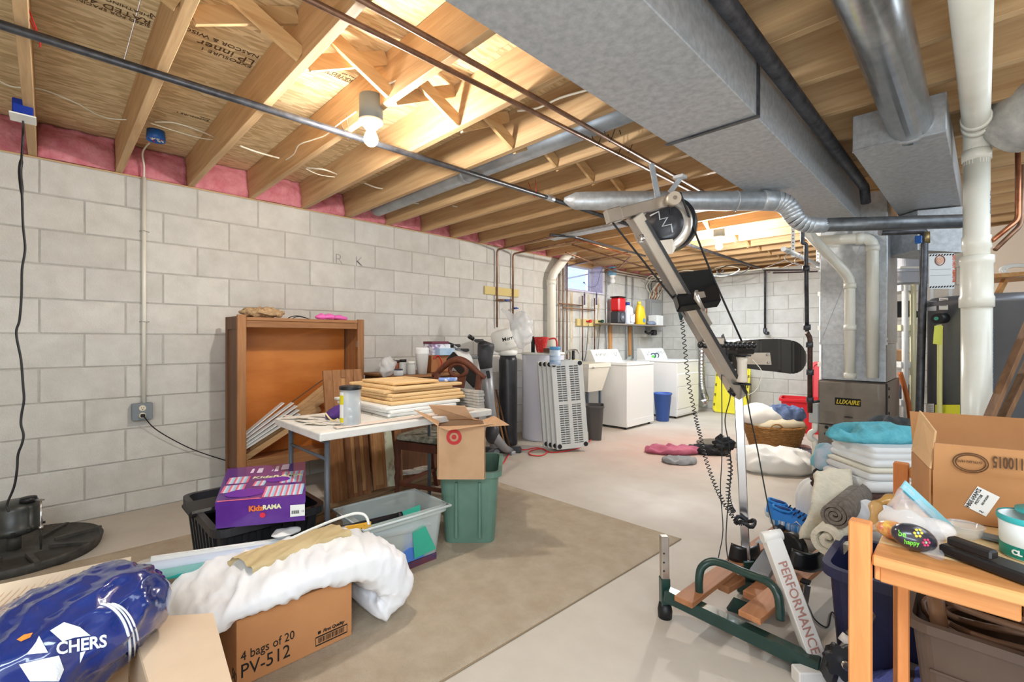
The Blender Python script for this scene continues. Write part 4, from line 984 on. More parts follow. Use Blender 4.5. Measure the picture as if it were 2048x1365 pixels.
# gas drop
D3 = 3.35
t = T('gas_drop', 'black iron gas drop with elbows beside the furnace', 'pipe', tuple(at(1622, 800, d=D3)))
b = B(); b.tube(roundpath([Vector((at(1605, 470, d=D3).x, at(1605, 470, d=D3).y, 2.27)), at(1605, 470, d=D3), at(1605, 487, d=D3), at(1612, 488, d=D3), at(1614, 664, d=D3)], .012), .0135, 10); P('pipe_length', b, M_IRON, t, w=True)
b = B(); b.tube(roundpath([at(1614, 666, d=D3), at(1620, 676, d=D3), at(1620, 826, d=D3)], .02), .0165, 10); P('pipe_length', b, mat('rusty_iron', (92, 66, 58), .5, .5, (60, 44, 40), sc=30), t, w=True)
for px_, py_ in ((1612, 538), (1614, 655), (1619, 690), (1620, 745), (1620, 800)):
    q_ = at(px_, py_, d=D3); b = B(); b.cyl(q_-Vector((0, 0, .02)), q_+Vector((0, 0, .02)), .023, n=10); P('fitting', b, M_IRON, t, w=True)
b = B(); b.tube([at(1620, 805, d=D3), at(1638, 803, d=D3)], .010, 8); P('union', b, M_IRON, t, w=True)
D3b = 3.5
q_ = at(1628, 822, d=D3b)
t = T('condensate_trap', 'white plastic condensate trap and grey switch box beside the furnace', 'pipe', (q_.x, q_.y, .2))
b = B(); b.box(q_+Vector((-.03, -.02, -.09)), q_+Vector((.03, .03, .06)), .005); P('switch_box', b, plain('box_pale', (176, 180, 178), .5), t, w=True)
b = B(); b.tube(roundpath([at(1630, 846, d=D3b), at(1630, 862, d=D3b), at(1620, 866, d=D3b), at(1620, 878, d=D3b), at(1630, 880, d=D3b), Vector((at(1630, 930, d=D3b).x, at(1630, 930, d=D3b).y, 0))], .02), .02, 12); P('trap_pipe', b, M_PVC, t, w=True)
# horizontal hanging rod with perforated straps and clothes hangers
DH = 4.1
t = T('hanging_rod', 'grey pipe rod slung on perforated metal straps left of the plenum', 'rod', tuple(at(1600, 515, d=DH)))
r0_ = at(1567, 498, d=3.7); r1_ = at(1642, 532, d=4.5)
b = B(); b.tube([r0_, r1_], .02, 14); P('rod', b, M_GALV, t, w=True)
for px_, py_, k_ in ((1583, 506, .22), (1636, 528, .9)):
    q_ = r0_+(r1_-r0_)*k_; b = B(); b.box(q_+Vector((-.014, -.001, -.03)), q_+Vector((.014, .002, 2.27-q_.z)), 0, M=None); P('perforated_strap', b, M_GALV, t, w=True)
    b = B(); 
    for j in range(6): b.cyl(q_+Vector((0, -.0015, .03+.03*j)), q_+Vector((0, -.003, .03+.03*j)), .005, n=8)
    P('strap_hole', b, M_INK, t, w=True, stuff=True)
def hanger(c_, ang, label):
    c_ = Vector(c_); e = Vector((cos(ang), sin(ang), 0)); b = B()
    b.tube(smoothpath([c_+e*.0+Vector((0, 0, .03)), c_+e*.03+Vector((0, 0, .05)), c_+e*.045+Vector((0, 0, .02)), c_+Vector((0, 0, -.02)), c_+Vector((0, 0, -.05))], 5), .0025, 5)
    b.tube(roundpath([c_+Vector((0, 0, -.05)), c_+e*.2+Vector((0, 0, -.13)), c_-e*.2+Vector((0, 0, -.13)), c_+Vector((0, 0, -.05))], .03), .004, 6)
    t = S('clothes_hanger', b, M_STEEL, label, 'hanger', w=True, group='clothes hangers on the grey rod')
    b = B(); b.tube([c_-e*.17+Vector((0, 0, -.131)), c_+e*.17+Vector((0, 0, -.131))], .007, 7); P('foam_grip', b, plain('foam_dark', (70, 58, 60), .7), t, w=True)
hanger(at(1570, 508, d=3.75), .75, 'wire clothes hanger nearest the open end of the rod')
hanger(at(1590, 514, d=3.95), .55, 'wire clothes hanger further along the grey rod')
# black pipe at the right of furnace
D4 = 3.0
t = T('black_riser', 'black iron riser with a blue handled valve beside the water heater', 'pipe', tuple(at(1838, 850, d=D4)))
b = B(); b.tube(roundpath([at(1760, 465, d=D4), at(1848, 462, d=D4), at(1848, 500, d=D4), at(1838, 860, d=D4), Vector((at(1838, 860, d=D4).x, at(1838, 860, d=D4).y, 0))], .02), .0215, 12); P('pipe_length', b, M_IRON, t, w=True)
b = B(); b.tube([at(1850, 465, d=D4), at(1850, 487, d=D4)], .026, 12); P('brass_valve', b, mat('brass', (150, 130, 90), .4, .8), t, w=True)
b = B(); q_ = at(1838, 478, d=D4-.06); b.box(q_+Vector((-.02, -.01, -.03)), q_+Vector((.015, .01, .02)), .004); P('valve_handle', b, M_BLUE, t, w=True)
# water heater
wc = at(1992, 800, d=2.84); hx, hy = wc.xy; hr = .315
t = T('water_heater', 'large grey water heater tank behind the white stack', 'water heater', (hx, hy, 0))
b = B(); b.lathe([(hr-.03, 0), (hr-.03, .06), (hr, .062), (hr, 1.37), (hr+.004, 1.372), (hr+.004, 1.40), (hr-.02, 1.425), (.001, 1.43)], (hx, hy, 0), 48); P('jacket', b, mat('heater_grey', (126, 128, 134), .35, .5, (116, 118, 124), sc=3), t, w=True)
def oncyl(px_, py_, dr=.002):
    """point where the pixel ray meets the jacket"""
    o_ = Vector((0, 0, CAMZ)); v_ = (at(px_, py_, d=1.)-o_); a_ = v_.x**2+v_.y**2; bq = -2*(v_.x*hx+v_.y*hy); cq = hx*hx+hy*hy-(hr+dr)**2
    k_ = (-bq-sqrt(max(0, bq*bq-4*a_*cq)))/(2*a_); return o_+v_*k_
def sticker(name, x0_, y0__, x1_, y1__, m, par, dr=.002, n_=8):
    b = B(); b.grid(lambda u, v: oncyl(x0_+(x1_-x0_)*u, y0__+(y1__-y0__)*v, dr), n_, 2); return P(name, b, m, par, w=True)
sticker('paper_label', 1852, 602, 1873, 622, plain('label_blue_grey', (206, 212, 222), .5), t)
sticker('paper_label', 1878, 596, 1896, 620, M_PAPER, t)
for i in range(4): sticker('print_line', 1880, 599+i*4, 1894, 600.5+i*4, plain('print_grey', (150, 150, 150), .7), t, .0026, 4)
sticker('energy_guide', 1870, 810, 1920, 842, plain('guide_yellow', (228, 226, 60), .5), t)
q_ = oncyl(1884, 823, .0032); text('ENERGYGUIDE', .032, M_INK, t, q_, (R2, R2, 0), (0, 0, 1), 'guide_lettering', bold=.0012, sx=.72)
sticker('paper_label', 1852, 808, 1868, 850, M_PAPER, t)
for i in range(7): sticker('print_line', 1853, 812+i*4, 1867, 813.5+i*4, MC['print_grey'], t, .0026, 4)
q_ = oncyl(1880, 637, 0); nn = Vector((q_.x-hx, q_.y-hy, 0)).normalized(); nn = (nn*.5+Vector((R2*.0, -1, 0))*.5).normalized()
v1_ = q_+(at(1872, 638, d=2.4)-at(1884, 637, d=2.5)).normalized()*.10
v0_ = oncyl(1892, 637, -.01); b = B(); b.tube([v0_, v1_], .031, 20); t2 = S('relief_valve', b, M_BLACKR, 'black foam covered relief valve sticking out of the water heater', 'valve', w=True)
b = B(); b.tube([v1_, v1_+(v1_-v0_).normalized()*.008], .011, 12); P('valve_core', b, plain('verdigris', (70, 150, 130), .4), t2, w=True)
DV = v1_.dot(ff)+.03; v2_ = at(1878, 650, d=DV)
b = B(); b.tube(roundpath([v2_, at(1880, 660, d=DV), Vector((at(1878, 830, d=DV).x, at(1878, 830, d=DV).y, .12))], .02), .013, 12); P('discharge_pipe', b, plain('cream_pipe', (222, 220, 150), .5), t2, w=True)
b = B(); b.slab([at(1869, 652, d=DV-.03), at(1886, 652, d=DV-.03), at(1884, 690, d=DV-.03), at(1866, 688, d=DV-.03)], .001); S('hang_tag', b, plain('tag_yellow', (214, 214, 90), .6), 'yellow instruction tag hanging from the relief valve', 'tag', w=True)
# DO NOT REMOVE sign board behind
DS = 3.1
s = [at(1858, 508, d=DS), at(1909, 506, d=DS), at(1909, 578, d=DS), at(1858, 578, d=DS)]
b = B(); b.slab([s[3], s[2], s[1], s[0]], -.006); t = S('instruction_board', b, plain('board_grey', (214, 214, 212), .6), 'white instruction placard standing above the water heater', 'sign', w=True)
t['label'] = 'pale instruction placard with striped borders above the water heater'
rx = (s[1]-s[0]).normalized(); off_ = -ff*.0015
def onb(u, v, o_=.0015): return s[0]+(s[1]-s[0])*u+(s[3]-s[0])*v-ff*o_
for row in (0.02, .93):
    b = B()
    for i in range(9):
        u = i/9; b.poly([onb(u, row+.05), onb(u+.06, row+.05), onb(u+.11, row), onb(u+.05, row)])
    P('hazard_stripe', b, M_INK, t, w=True, stuff=True)
text('DO NOT REMOVE', .022, plain('warning_orange', (206, 90, 50), .6), t, onb(.93, .07), (0, 0, -1), rx, 'warning_lettering', bold=.0012)
b = B(); c_ = onb(.42, .2); b.tube([c_+rx*.032*cos(a)+Vector((0, 0, .032*sin(a)))-ff*.001 for a in [i*pi/12 for i in range(24)]], .003, 5, closed=True); P('emblem', b, plain('emblem_brown', (150, 90, 60), .6), t, w=True)
b = B(); b.cyl(c_-ff*.0005, c_-ff*.002, .022, n=24); P('emblem', b, plain('emblem_peach', (214, 160, 130), .6), t, w=True)
for v_ in (.45, .62):
    b = B(); b.slab([onb(.05, v_+.008), onb(.85, v_+.008), onb(.85, v_), onb(.05, v_)], .0005); P('print_line', b, MC['print_grey'], t, w=True)
for k_ in (.12, .85):
    q_ = s[3].lerp(s[2], k_); b = B(); b.box((q_.x-.008, q_.y-.008, 1.432), (q_.x+.008, q_.y+.008, q_.z)); P('board_foot', b, MC['board_grey'], t, w=True)
# support under placard: small cardboard box on heater top
# --- duct end above heater (dark return)
b = B(); q0 = at(1815, 470, d=3.3); q1 = at(1925, 470, d=3.2)
b.loft([[q0, q1, q1+Vector((-.15, .35, 0)), q0+Vector((-.15, .35, 0))], [v_+Vector((0, 0, 2.26-v_.z)) for v_ in (q0, q1, q1+Vector((-.15, .35, 0)), q0+Vector((-.15, .35, 0)))]], sm=False)
b.bm.free(); b = B(); q0 = at(1835, 500, d=3.3); q1 = at(1925, 505, d=3.2)
b.loft([[q0, q1, q1+ff*.3, q0+ff*.3], [Vector((v_.x, v_.y, 2.08)) for v_ in (q0, q1, q1+ff*.3, q0+ff*.3)]], sm=False)
S('return_duct', b, M_DUCT, 'grey return duct end behind the black riser', 'duct', w=True)
# --- white plastic shelving unit beyond heater
M_SHW = plain('shelf_white', (232, 232, 228), .45); M_SHY = plain('shelf_cream', (226, 218, 180), .5)
def shelving(px0, px1, dd_, ylev, label, m2):
    t = T('plastic_shelving', label, 'shelf', tuple(at((px0+px1)/2, 800, d=dd_).xy)+(0,))
    for px_, m_ in ((px0, M_SHW), (px1, m2)):
        q_ = at(px_, 700, d=dd_); ztop = at(px_, ylev[0], d=dd_).z
        b = B(); b.cyl((q_.x, q_.y, 0), (q_.x, q_.y, ztop), .022, n=14); P('post', b, m_, t, w=True)
        q2 = q_+(Vector((-.18, .35, 0)) if px0 > 1700 else Vector((.34, .12, 0))); b = B(); b.cyl((q2.x, q2.y, 0), (q2.x, q2.y, ztop), .022, n=14); P('post', b, m_, t, w=True)
    for y_ in ylev:
        a_ = at(px0-8, y_, d=dd_); c_ = at(px1+14, y_, d=dd_); b = B()
        e_ = (Vector((-.18, .35, 0)) if px0 > 1700 else Vector((.34, .12, 0))); L = [a_, c_, c_+e_, a_+e_]
        b.loft([[v_+Vector((0, 0, -.05)) for v_ in L], [v_+Vector((0, 0, .0)) for v_ in L]], sm=False); P('shelf', b, M_SHW if y_ != ylev[1] else m2, t, w=True)
    return t
shelving(1810, 1826, 4.0, (570, 650, 724, 800), 'white and cream plastic shelving seen between plenum and black riser', M_SHY)
shelving(1643, 1650, 5.4, (584, 652, 725), 'white plastic shelving post showing left of the plenum', M_SHW)
for (px_, py_, dd_, w__, h__, m_, lb) in ((1818, 542, 4.15, .17, .16, mat('clear_tub', (200, 204, 214), .3, alpha=.75), 'clear lidded tub, upper one on the white shelving'), (1816, 568, 4.15, .19, .11, mat('clear_tub', (200, 204, 214), .3), 'clear lidded tub, lower one on the white shelving')):
    q_ = at(px_, py_, d=dd_); t = T('clear_storage_tub', lb, 'tub', tuple(q_), radians(45)); P('tub_body', tray(B(), w__*2, .3, h__, taper=.85), m_, t); b = B(); b.box((-w__-.02, -.17, h__+.001), (w__+.02, .17, h__+.02), .006); P('lid', b, M_WPLAS, t)
for px_, py_, m_, lb, sz in ((1806, 635, M_BLACKR, 'black bundle stored on the second level of the white shelving', .07), (1800, 722, plain('kraft', (176, 140, 104), .8), 'small brown box on the third level of the white shelving', .05), (1832, 636, plain('green_dark', (36, 60, 44), .5), 'dark green ball beside the black bundle on the shelving', .03), (1800, 795, plain('blue_grey_box', (90, 100, 120), .7), 'grey box on the lowest level of the white shelving', .06)):
    q_ = at(px_, py_, d=4.1)
    if sz == .03: b = B(); b.ell(q_+Vector((0, 0, .03)), (.03, .03, .03), 12, 8)
    else: b = B(); b.box(q_+Vector((-sz, -sz, 0)), q_+Vector((sz, sz, sz*2)), .01)
    S('stored_box' if sz != .03 else 'stored_ball', b, m_, lb, 'box' if sz != .03 else 'ball', w=True)
# orange strip leaning
b = B(); b.tube(smoothpath([at(1800, 745, d=3.9), at(1815, 800, d=3.85), at(1822, 860, d=3.8)]), .018, 8); S('orange_pole', b, plain('orange_wood', (206, 110, 50), .5), 'curved orange pole leaning beside the furnace', 'pole', w=True)
# --- right side wooden shelf with white cord
t = T('wood_shelf', 'unpainted wood shelf on the wall at the right edge', 'shelf', tuple(at(2010, 555, d=3.6)))
ws = [at(1985, 556, d=3.5), at(2085, 549, d=3.5)]
b = B(); b.loft([[ws[0], ws[1], ws[1]+Vector((0, .5, 0)), ws[0]+Vector((-.1, .5, 0))], [v_+Vector((0, 0, .03)) for v_ in (ws[0], ws[1], ws[1]+Vector((0, .5, 0)), ws[0]+Vector((-.1, .5, 0)))]], sm=False); P('shelf_board', b, WX, t, w=True)
b = B(); b.bar(at(1990, 600, d=3.6), at(2010, 560, d=3.6), .03, .03); P('brace', b, WX, t, w=True)
b = B(); cc = at(2035, 541, d=3.55)
for r_ in (.09, .075, .06): b.tube([cc+Vector((r_*cos(a)*R2*1.5, r_*cos(a)*R2*1.5, r_*sin(a)*.5+.0)) for a in [i*pi/9 for i in range(18)]], .008, 6, closed=True)
S('white_cord_coil', b, M_WPLAS, 'loose coil of white cord on the wood shelf at right', 'cord', w=True)
# partition behind the heater
q0 = at(1960, 700, d=4.6); q1 = at(2090, 700, d=4.2)
b = B(); b.loft([[(q0.x, q0.y, 0), (q1.x, q1.y, 0), (q1.x, q1.y+.1, 0), (q0.x, q0.y+.1, 0)], [(q0.x, q0.y, 2.26), (q1.x, q1.y, 2.26), (q1.x, q1.y+.1, 2.26), (q0.x, q0.y+.1, 2.26)]], sm=False)
ST('wall_partition', b, MC['painted_wall'])
# lumber leaning right
for (a_, c_, lb) in (((1972, 850), (2062, 640), 'leftmost of the leaning weathered boards at the right edge'), ((2000, 850), (2090, 660), 'second leaning weathered board at the right edge')):
    p_ = at(*a_, d=2.2); q_ = at(*c_, d=2.22); dd = (q_-p_).normalized(); p_ = p_-dd*((p_.z-.03)/dd.z); q_ = q_+dd*.3
    b = B(); b.bar(p_, q_, .022, .042, up=ff, bev=.003); S('leaning_board', b, wood('old_wood', (142, 104, 72), (92, 64, 44), 2), lb, 'board', w=True)
# =============== left wall: bookcase, table, piles ===============
RR = Vector((R2, R2, 0)); FF = Vector((-R2, R2, 0)); UP = Vector((0, 0, 1))
OAKZ = wood('oak_z', (168, 120, 78), (132, 86, 50), 2, sc=9); OAKY = wood('oak_y', (170, 122, 80), (134, 88, 52), 1, sc=9)
OAKD = wood('oak_dark', (128, 88, 58), (92, 60, 38), 2, sc=9)
M_BACKP = mat('varnished_back_panel', (212, 132, 62), .35, 0, (186, 104, 42), sc=2.2, st=(1, .6, 2.2), rnd=.02)
CX0, CX1, CY0, CY1, CHH = -3.86, -3.55, .911, 1.835, 1.325
t = T('bookcase', 'open oak bookcase with orange back panel standing by the block wall', 'bookcase', (CX0, CY0, 0))
for y0, y1, nm in ((CY0, CY0+.055, 'stile'), (CY1-.055, CY1, 'stile')):
    P('stile', B().box((CX1-.025, y0, 0), (CX1, y1, CHH+(.008 if y0 == CY0 else 0)), .003), OAKZ, t, w=True)
    P('stile', B().box((CX0, y0 if y0 == CY0 else y1-.03, 0), (CX0+.04, (y0+.03) if y0 == CY0 else y1, CHH), .003), OAKD, t, w=True)
P('side_panel', B().box((CX0+.041, CY0+.012, .12), (CX1-.026, CY0+.022, CHH-.03)), OAKD, t, w=True)
P('side_rail', B().box((CX0+.041, CY0+.002, CHH-.09), (CX1-.026, CY0+.011, CHH-.002)), OAKD, t, w=True)
P('side_rail', B().box((CX0+.041, CY0+.002, .12), (CX1-.026, CY0+.011, .24)), OAKD, t, w=True)
P('side_panel', B().box((CX0+.041, CY1-.022, .12), (CX1-.026, CY1-.012, CHH-.03)), OAKZ, t, w=True)
P('top_board', B().box((CX0+.005, CY0+.056, CHH-.030), (CX1-.002, CY1-.056, CHH-.008), .002), OAKY, t, w=True)
P('top_rail', B().box((CX1-.024, CY0+.056, CHH-.078), (CX1-.006, CY1-.056, CHH-.032), .002), OAKY, t, w=True)
P('back_panel', B().box((CX0+.002, CY0+.031, .30), (CX0+.010, CY1-.031, CHH-.031)), M_BACKP, t, w=True)
P('bottom_rail', B().box((CX1-.024, CY0+.056, .245), (CX1-.004, CY1-.056, .325), .002), OAKY, t, w=True)
P('bottom_board', B().box((CX0+.011, CY0+.031, .285), (CX1-.025, CY1-.031, .300)), OAKY, t, w=True)
P('hinge', B().box((CX1-.03, CY1-.058, 1.10), (CX1-.001, CY1-.0555, 1.15)), M_STEEL, t, w=True)
# things on top of the bookcase
t1 = S('mesh_bundle', B().ell((0, 0, .035), (.07, .15, .035), 40, 22, lambda p, d: p+d*(noise.noise(p*28)*.028+noise.noise(p*60)*.012)), mat('tan_mesh', (206, 176, 136), .9, 0, (160, 128, 92), sc=50, bump=.6), 'crumpled tan mesh bag on the left end of the bookcase top', 'bag', (CX0+.17, CY0+.20, CHH-.004))
b = B(); b.tube(smoothpath([(CX0+.16, 1.29, CHH-.002), (CX0+.17, 1.32, CHH+.014), (CX0+.17, 1.37, CHH+.018), (CX0+.2, 1.43, CHH-.002)]), .0035, 6); b.tube(smoothpath([(CX0+.2, 1.31, CHH-.002), (CX0+.2, 1.35, CHH+.012), (CX0+.19, 1.40, CHH+.006), (CX0+.16, 1.45, CHH-.002)]), .003, 6)
S('eyeglasses', b, M_BLACKR, 'thin black eyeglass frame lying on top of the bookcase', 'glasses', w=True)
t = T('pink_balloons', 'deflated shiny pink balloons on the right part of the bookcase top', 'balloons', (CX0+.17, 1.6, CHH-.007))
for yy, r_ in ((1.535, .038), (1.60, .042), (1.675, .036), (1.72, .03)):
    b = B(); b.ell((CX0+.17, yy, CHH-.007+r_*.62), (r_, r_*1.25, r_*.62), 18, 12, lambda p, d: p+d*noise.noise(p*25)*.01); P('balloon', b, mat('hot_pink', (240, 112, 196), .25, coat=.4), t, w=True)
# vinyl strips and boards inside the bookcase
def cab(px_, py_, X_=-3.66): return at(px_, py_, X=X_)
strip = [((482, 902), (598, 828)), ((482, 896), (596, 820)), ((484, 888), (592, 812)), ((484, 880), (585, 806)), ((486, 872), (566, 806)), ((488, 908), (610, 836))]
for i, (a_, c_) in enumerate(strip):
    X_ = -3.60-.022*i; b = B(); b.bar(cab(*a_, X_), cab(*c_, X_), .055, .007, up=(0, -.5, 1)); S('vinyl_strip', b, mat('white_vinyl', (224, 226, 226), .4), ('frontmost', 'second', 'third', 'fourth', 'fifth', 'rearmost')[i]+' of the white vinyl strips leaning in the bookcase', 'strip', w=True, group='white strips leaning in the bookcase')
brd = [((488, 918), (640, 818), 'lowest, nearest pine board leaning in the bookcase'), ((500, 900), (652, 796), 'second pine board leaning in the bookcase'), ((520, 880), (654, 782), 'third pine board leaning in the bookcase'), ((540, 862), (654, 770), 'highest tan board leaning in the bookcase')]
for i, (a_, c_, lb) in enumerate(brd):
    X_ = -3.63-.024*i; b = B(); b.bar(cab(*a_, X_), cab(*c_, X_), .02, .042, up=(0, -.5, 1), bev=.002); S('trim_board', b, wood('tan_board', (206, 168, 122), (178, 136, 92), 1, sc=8), lb, 'board', w=True)
b = B(); b.bar(cab(490, 872, -3.75), cab(652, 756, -3.75), .004, .008, up=(0, -.5, 1)); S('thin_rod', b, plain('thin_dark', (96, 72, 52), .6), 'thin dark rod leaning behind the boards in the bookcase', 'rod', w=True)
# --- folding table
TX0, TX1, TY0, TY1, TZ = -2.715, -2.12, .878, 1.945, .73
t = T('folding_table', 'white folding table with grey metal legs piled with boards', 'table', (TX1, TY0, 0))
b = B(); b.box((TX0, TY0, TZ-.038), (TX1, TY1, TZ), .006, seg=2); P('tabletop', b, mat('table_white', (226, 224, 218), .5, 0, (204, 198, 190), sc=10, lo=.5, hi=.8), t, w=True)
M_LEG = plain('leg_grey', (88, 92, 98), .4)
for y_, nm in ((TY0+.06, 0), (TY1-.10, 1)):
    for x_ in (TX0+.07, TX1-.06):
        b = B(); b.tube([(x_, y_, 0.012), (x_, y_, TZ-.039)], .0125, 12); lg = P('leg', b, M_LEG, t, w=True)
        b = B(); b.tube([(x_, y_, 0.0), (x_, y_, .03)], .015, 12); P('foot_cap', b, M_BLACKR, lg, w=True)
    for z_ in ((TZ-.06, TZ-.14) if nm == 0 else (TZ-.06,)):
        b = B(); b.tube([(TX0+.07, y_, z_), (TX1-.06, y_, z_)], .008, 8); P('cross_bar', b, M_LEG, t, w=True)
# loose flakes on the table
M_FLK = mat('paint_flake', (220, 216, 206), .6, 0, (150, 140, 130), sc=30, lo=.5, hi=.7)
rnd = random.Random(5)
for i in range(9):
    x_ = TX0+.06+rnd.random()*.40; y_ = TY0+.05+rnd.random()*.16; a_ = rnd.random()*.5+.2; L_ = .06+rnd.random()*.06
    b = B(); n_ = Vector((cos(a_), sin(a_), 0)); m_ = Vector((-sin(a_), cos(a_), 0)); c_ = Vector((x_, y_, TZ+.0008+.0012*i))
    b.slab([c_-n_*L_-m_*.012, c_+n_*L_-m_*.018, c_+n_*L_*.8+m_*.012, c_-n_*L_*.9+m_*.016], .001)
    S('torn_scrap', b, M_FLK, 'torn flat scrap lying on the near left end of the white table', 'scrap', w=True, group='torn scraps on the table end')
b = B(); b.bar((TX1-.065, TY0+.10, TZ+.006), (TX1-.05, TY1-.12, TZ+.006), .045, .006); S('flat_strip', b, mat('pinkish_strip', (222, 204, 190), .6), 'long flat pale pink strip lying along the front edge of the table', 'strip', w=True)
# canister
c_ = at(701, 852, z=TZ); c_.z = TZ+.001
t = T('flashlight_canister', 'clear canister with black lid holding a dark flashlight on the table', 'canister', c_)
b = B(); b.lathe([(.048, 0), (.05, .004), (.05, .18), (.048, .18), (.048, .004)], c_, 26, capt=False); P('clear_body', b, mat('clear_plastic', (232, 238, 240), .12, alpha=.38, spec=.8), t, w=True)
b = B(); b.lathe([(.053, .181), (.054, .183), (.054, .196), (.05, .199), (.001, .199)], c_, 26); P('lid', b, M_BLACKR, t, w=True)
b = B(); b.lathe([(.028, .006), (.03, .04), (.018, .07), (.02, .10), (.02, .15), (.024, .175)], c_+Vector((.008, .008, 0)), 20); P('flashlight', b, mat('navy_torch', (30, 32, 62), .25, coat=.5), t, w=True)
b = B(); b.tube([c_+Vector((.008, .008, .075))+Vector((.0205*cos(a), .0205*sin(a), 0)) for a in [i*pi/8 for i in range(16)]], .0015, 5, closed=True); P('band', b, M_PAPER, t, w=True)
def arcpatch(c_, r_, a0, a1, z0, z1, n_=8):
    b = B(); b.grid(lambda u, v: Vector((c_.x+r_*cos(a0+(a1-a0)*u), c_.y+r_*sin(a0+(a1-a0)*u), c_.z+z0+(z1-z0)*v)), n_, 2); return b
va = radians(-45)
P('paper_label', arcpatch(c_, .0508, va-1.35, va-.35, .02, .17), M_PAPER, t, w=True)
P('yellow_label', arcpatch(c_, .0512, va-1.35, va-.35, .11, .155), plain('label_yellow', (228, 214, 40), .5), t, w=True)
P('yellow_label', arcpatch(c_, .0512, va-1.35, va-.35, .022, .045), MC['label_yellow'], t, w=True)
# purple drawstring bag
c_ = at(688, 836, z=TZ)+Vector((-.07, .0, .001)); c_.z = TZ+.003
b = cloth(c_, .055, .14, .05, 4, .2, 14, radians(48), 36, 12)
t = S('drawstring_bag', b, mat('purple_cloth', (86, 48, 140), .75, 0, (66, 34, 110), sc=12), 'purple drawstring bag lying behind the clear canister', 'bag', w=True)
b = B(); b.tube(smoothpath([at(652, 828, d=2.44), at(660, 838, d=2.42), at(668, 842, d=2.4), at(676, 838, d=2.4)]), .004, 6); P('cord', b, plain('gold_cord', (226, 206, 150), .7), t, w=True)
# stack of cabinet doors on table
M_DW = mat('white_door', (236, 236, 232), .35); M_DP = wood('raw_maple', (232, 200, 150), (214, 176, 122), 1, sc=6, rnd=.05)
stack = [(-2.80, -2.235, 1.315, 1.78, M_DW), (-2.86, -2.24, 1.30, 1.76, M_DW), (-2.90, -2.25, 1.29, 1.80, M_DW), (-2.84, -2.275, 1.33, 1.86, M_DP), (-2.82, -2.30, 1.36, 1.87, M_DP), (-2.88, -2.31, 1.35, 1.85, M_DP), (-2.83, -2.35, 1.34, 1.82, M_DP), (-2.85, -2.32, 1.37, 1.87, M_DP), (-2.78, -2.40, 1.42, 1.74, M_DP)]
names = ['bottom white', 'second white', 'third and topmost white', 'lowest raw maple', 'second raw maple', 'third raw maple', 'fourth raw maple', 'fifth raw maple', 'small topmost raw maple']
z_ = TZ+.0075
S('spacer_sheet', B().box((-2.70, 1.30, TZ+.0005), (-2.22, 1.80, TZ+.007)), M_FLK, 'thin sheet under the stack of cabinet doors on the table', 'sheet', w=True)
for i, (x0, x1, y0, y1, m_) in enumerate(stack):
    t = T('cabinet_door', names[i]+' cabinet door in the stack on the table', 'cabinet door', ((x0+x1)/2, (y0+y1)/2, z_), radians((-3, 2, 0, 1, -2, 2, -1, 1.5, 0)[i]))
    hx, hy = (x1-x0)/2, (y1-y0)/2; fr = .055
    for a_, c__ in (((-hx, -hy), (-hx+fr, hy)), ((hx-fr, -hy), (hx, hy))): P('stile', B().box((a_[0], a_[1], 0), (c__[0], c__[1], .0185), .006, seg=2), m_, t)
    for a_, c__ in (((-hx+fr, -hy), (hx-fr, -hy+fr)), ((-hx+fr, hy-fr), (hx-fr, hy))): P('rail', B().box((a_[0], a_[1], 0), (c__[0], c__[1], .0185), .006, seg=2), m_, t)
    P('centre_panel', B().box((-hx+fr, -hy+fr, .003), (hx-fr, hy-fr, .013)), m_, t)
    z_ += .0192
# blue wrapped roll on top
c0 = at(893, 770, d=2.95); zt_ = z_+.012
b = B(); b.tube([(-2.42, 1.76, z_-.0192+.014), (-2.36, 1.86, z_-.0192+.014)], .013, 12); S('blue_packet', b, mat('blue_wrap', (120, 150, 214), .5, 0, (226, 232, 240), sc=26, lo=.5, hi=.6), 'small blue and white rolled packet on the stack of cabinet doors', 'packet', w=True)
# --- side cabinet behind with clutter on it
t = T('storage_chest', 'low wooden chest against the wall behind the table, covered with jars', 'chest', (-3.55, 2.35, 0))
b = B(); b.box((-3.86, 2.0, .0), (-3.28, 2.66, .845), .004); P('chest_body', b, OAKD, t, w=True)
b = B(); b.box((-3.88, 1.98, .846), (-3.26, 2.68, .868), .004); P('chest_top', b, OAKY, t, w=True)
CT = .869
def onct(px_, py_, X_=-3.36): p_ = at(px_, py_, X=X_); return Vector((p_.x, p_.y, CT))
c_ = onct(775, 765, -3.40); b = B(); b.ell(c_+Vector((0, 0, .072)), (.07, .08, .07), 28, 18, lambda p, d: p+d*(noise.noise(p*22)*.04)); S('jar_in_plastic', b, MC['clear_film'], 'crumpled clear plastic bag at the left end of the chest top', 'bag', w=True)
def jar(px_, r_, h_, m1, m2, lb, X_=-3.36):
    c_ = onct(px_, 760, X_); t = T('jar', lb, 'jar', c_); b = B(); b.lathe([(r_*.95, 0), (r_, .006), (r_, h_*.72), (r_*.82, h_*.82)], c_, 20); P('jar_body', b, m1, t, w=True)
    b = B(); b.lathe([(r_*.86, h_*.82), (r_*.86, h_), (.001, h_)], c_, 20); P('lid', b, m2, t, w=True); return c_
M_JAR = mat('cloudy_glass', (206, 210, 210), .2, alpha=.7)
jar(794, .034, .115, plain('amber', (150, 74, 36), .3), plain('jar_lid_dark', (70, 52, 48), .5), 'amber jar with dark lid beside the crumpled plastic bag', -3.50)
jar(806, .033, .125, M_JAR, M_BLACKR, 'cloudy jar with tall black lid on the chest', -3.42)
jar(797, .04, .055, M_JAR, plain('lid_blue_black', (52, 56, 76), .4), 'short jar with blue black lid in front of the amber jar', -3.31)
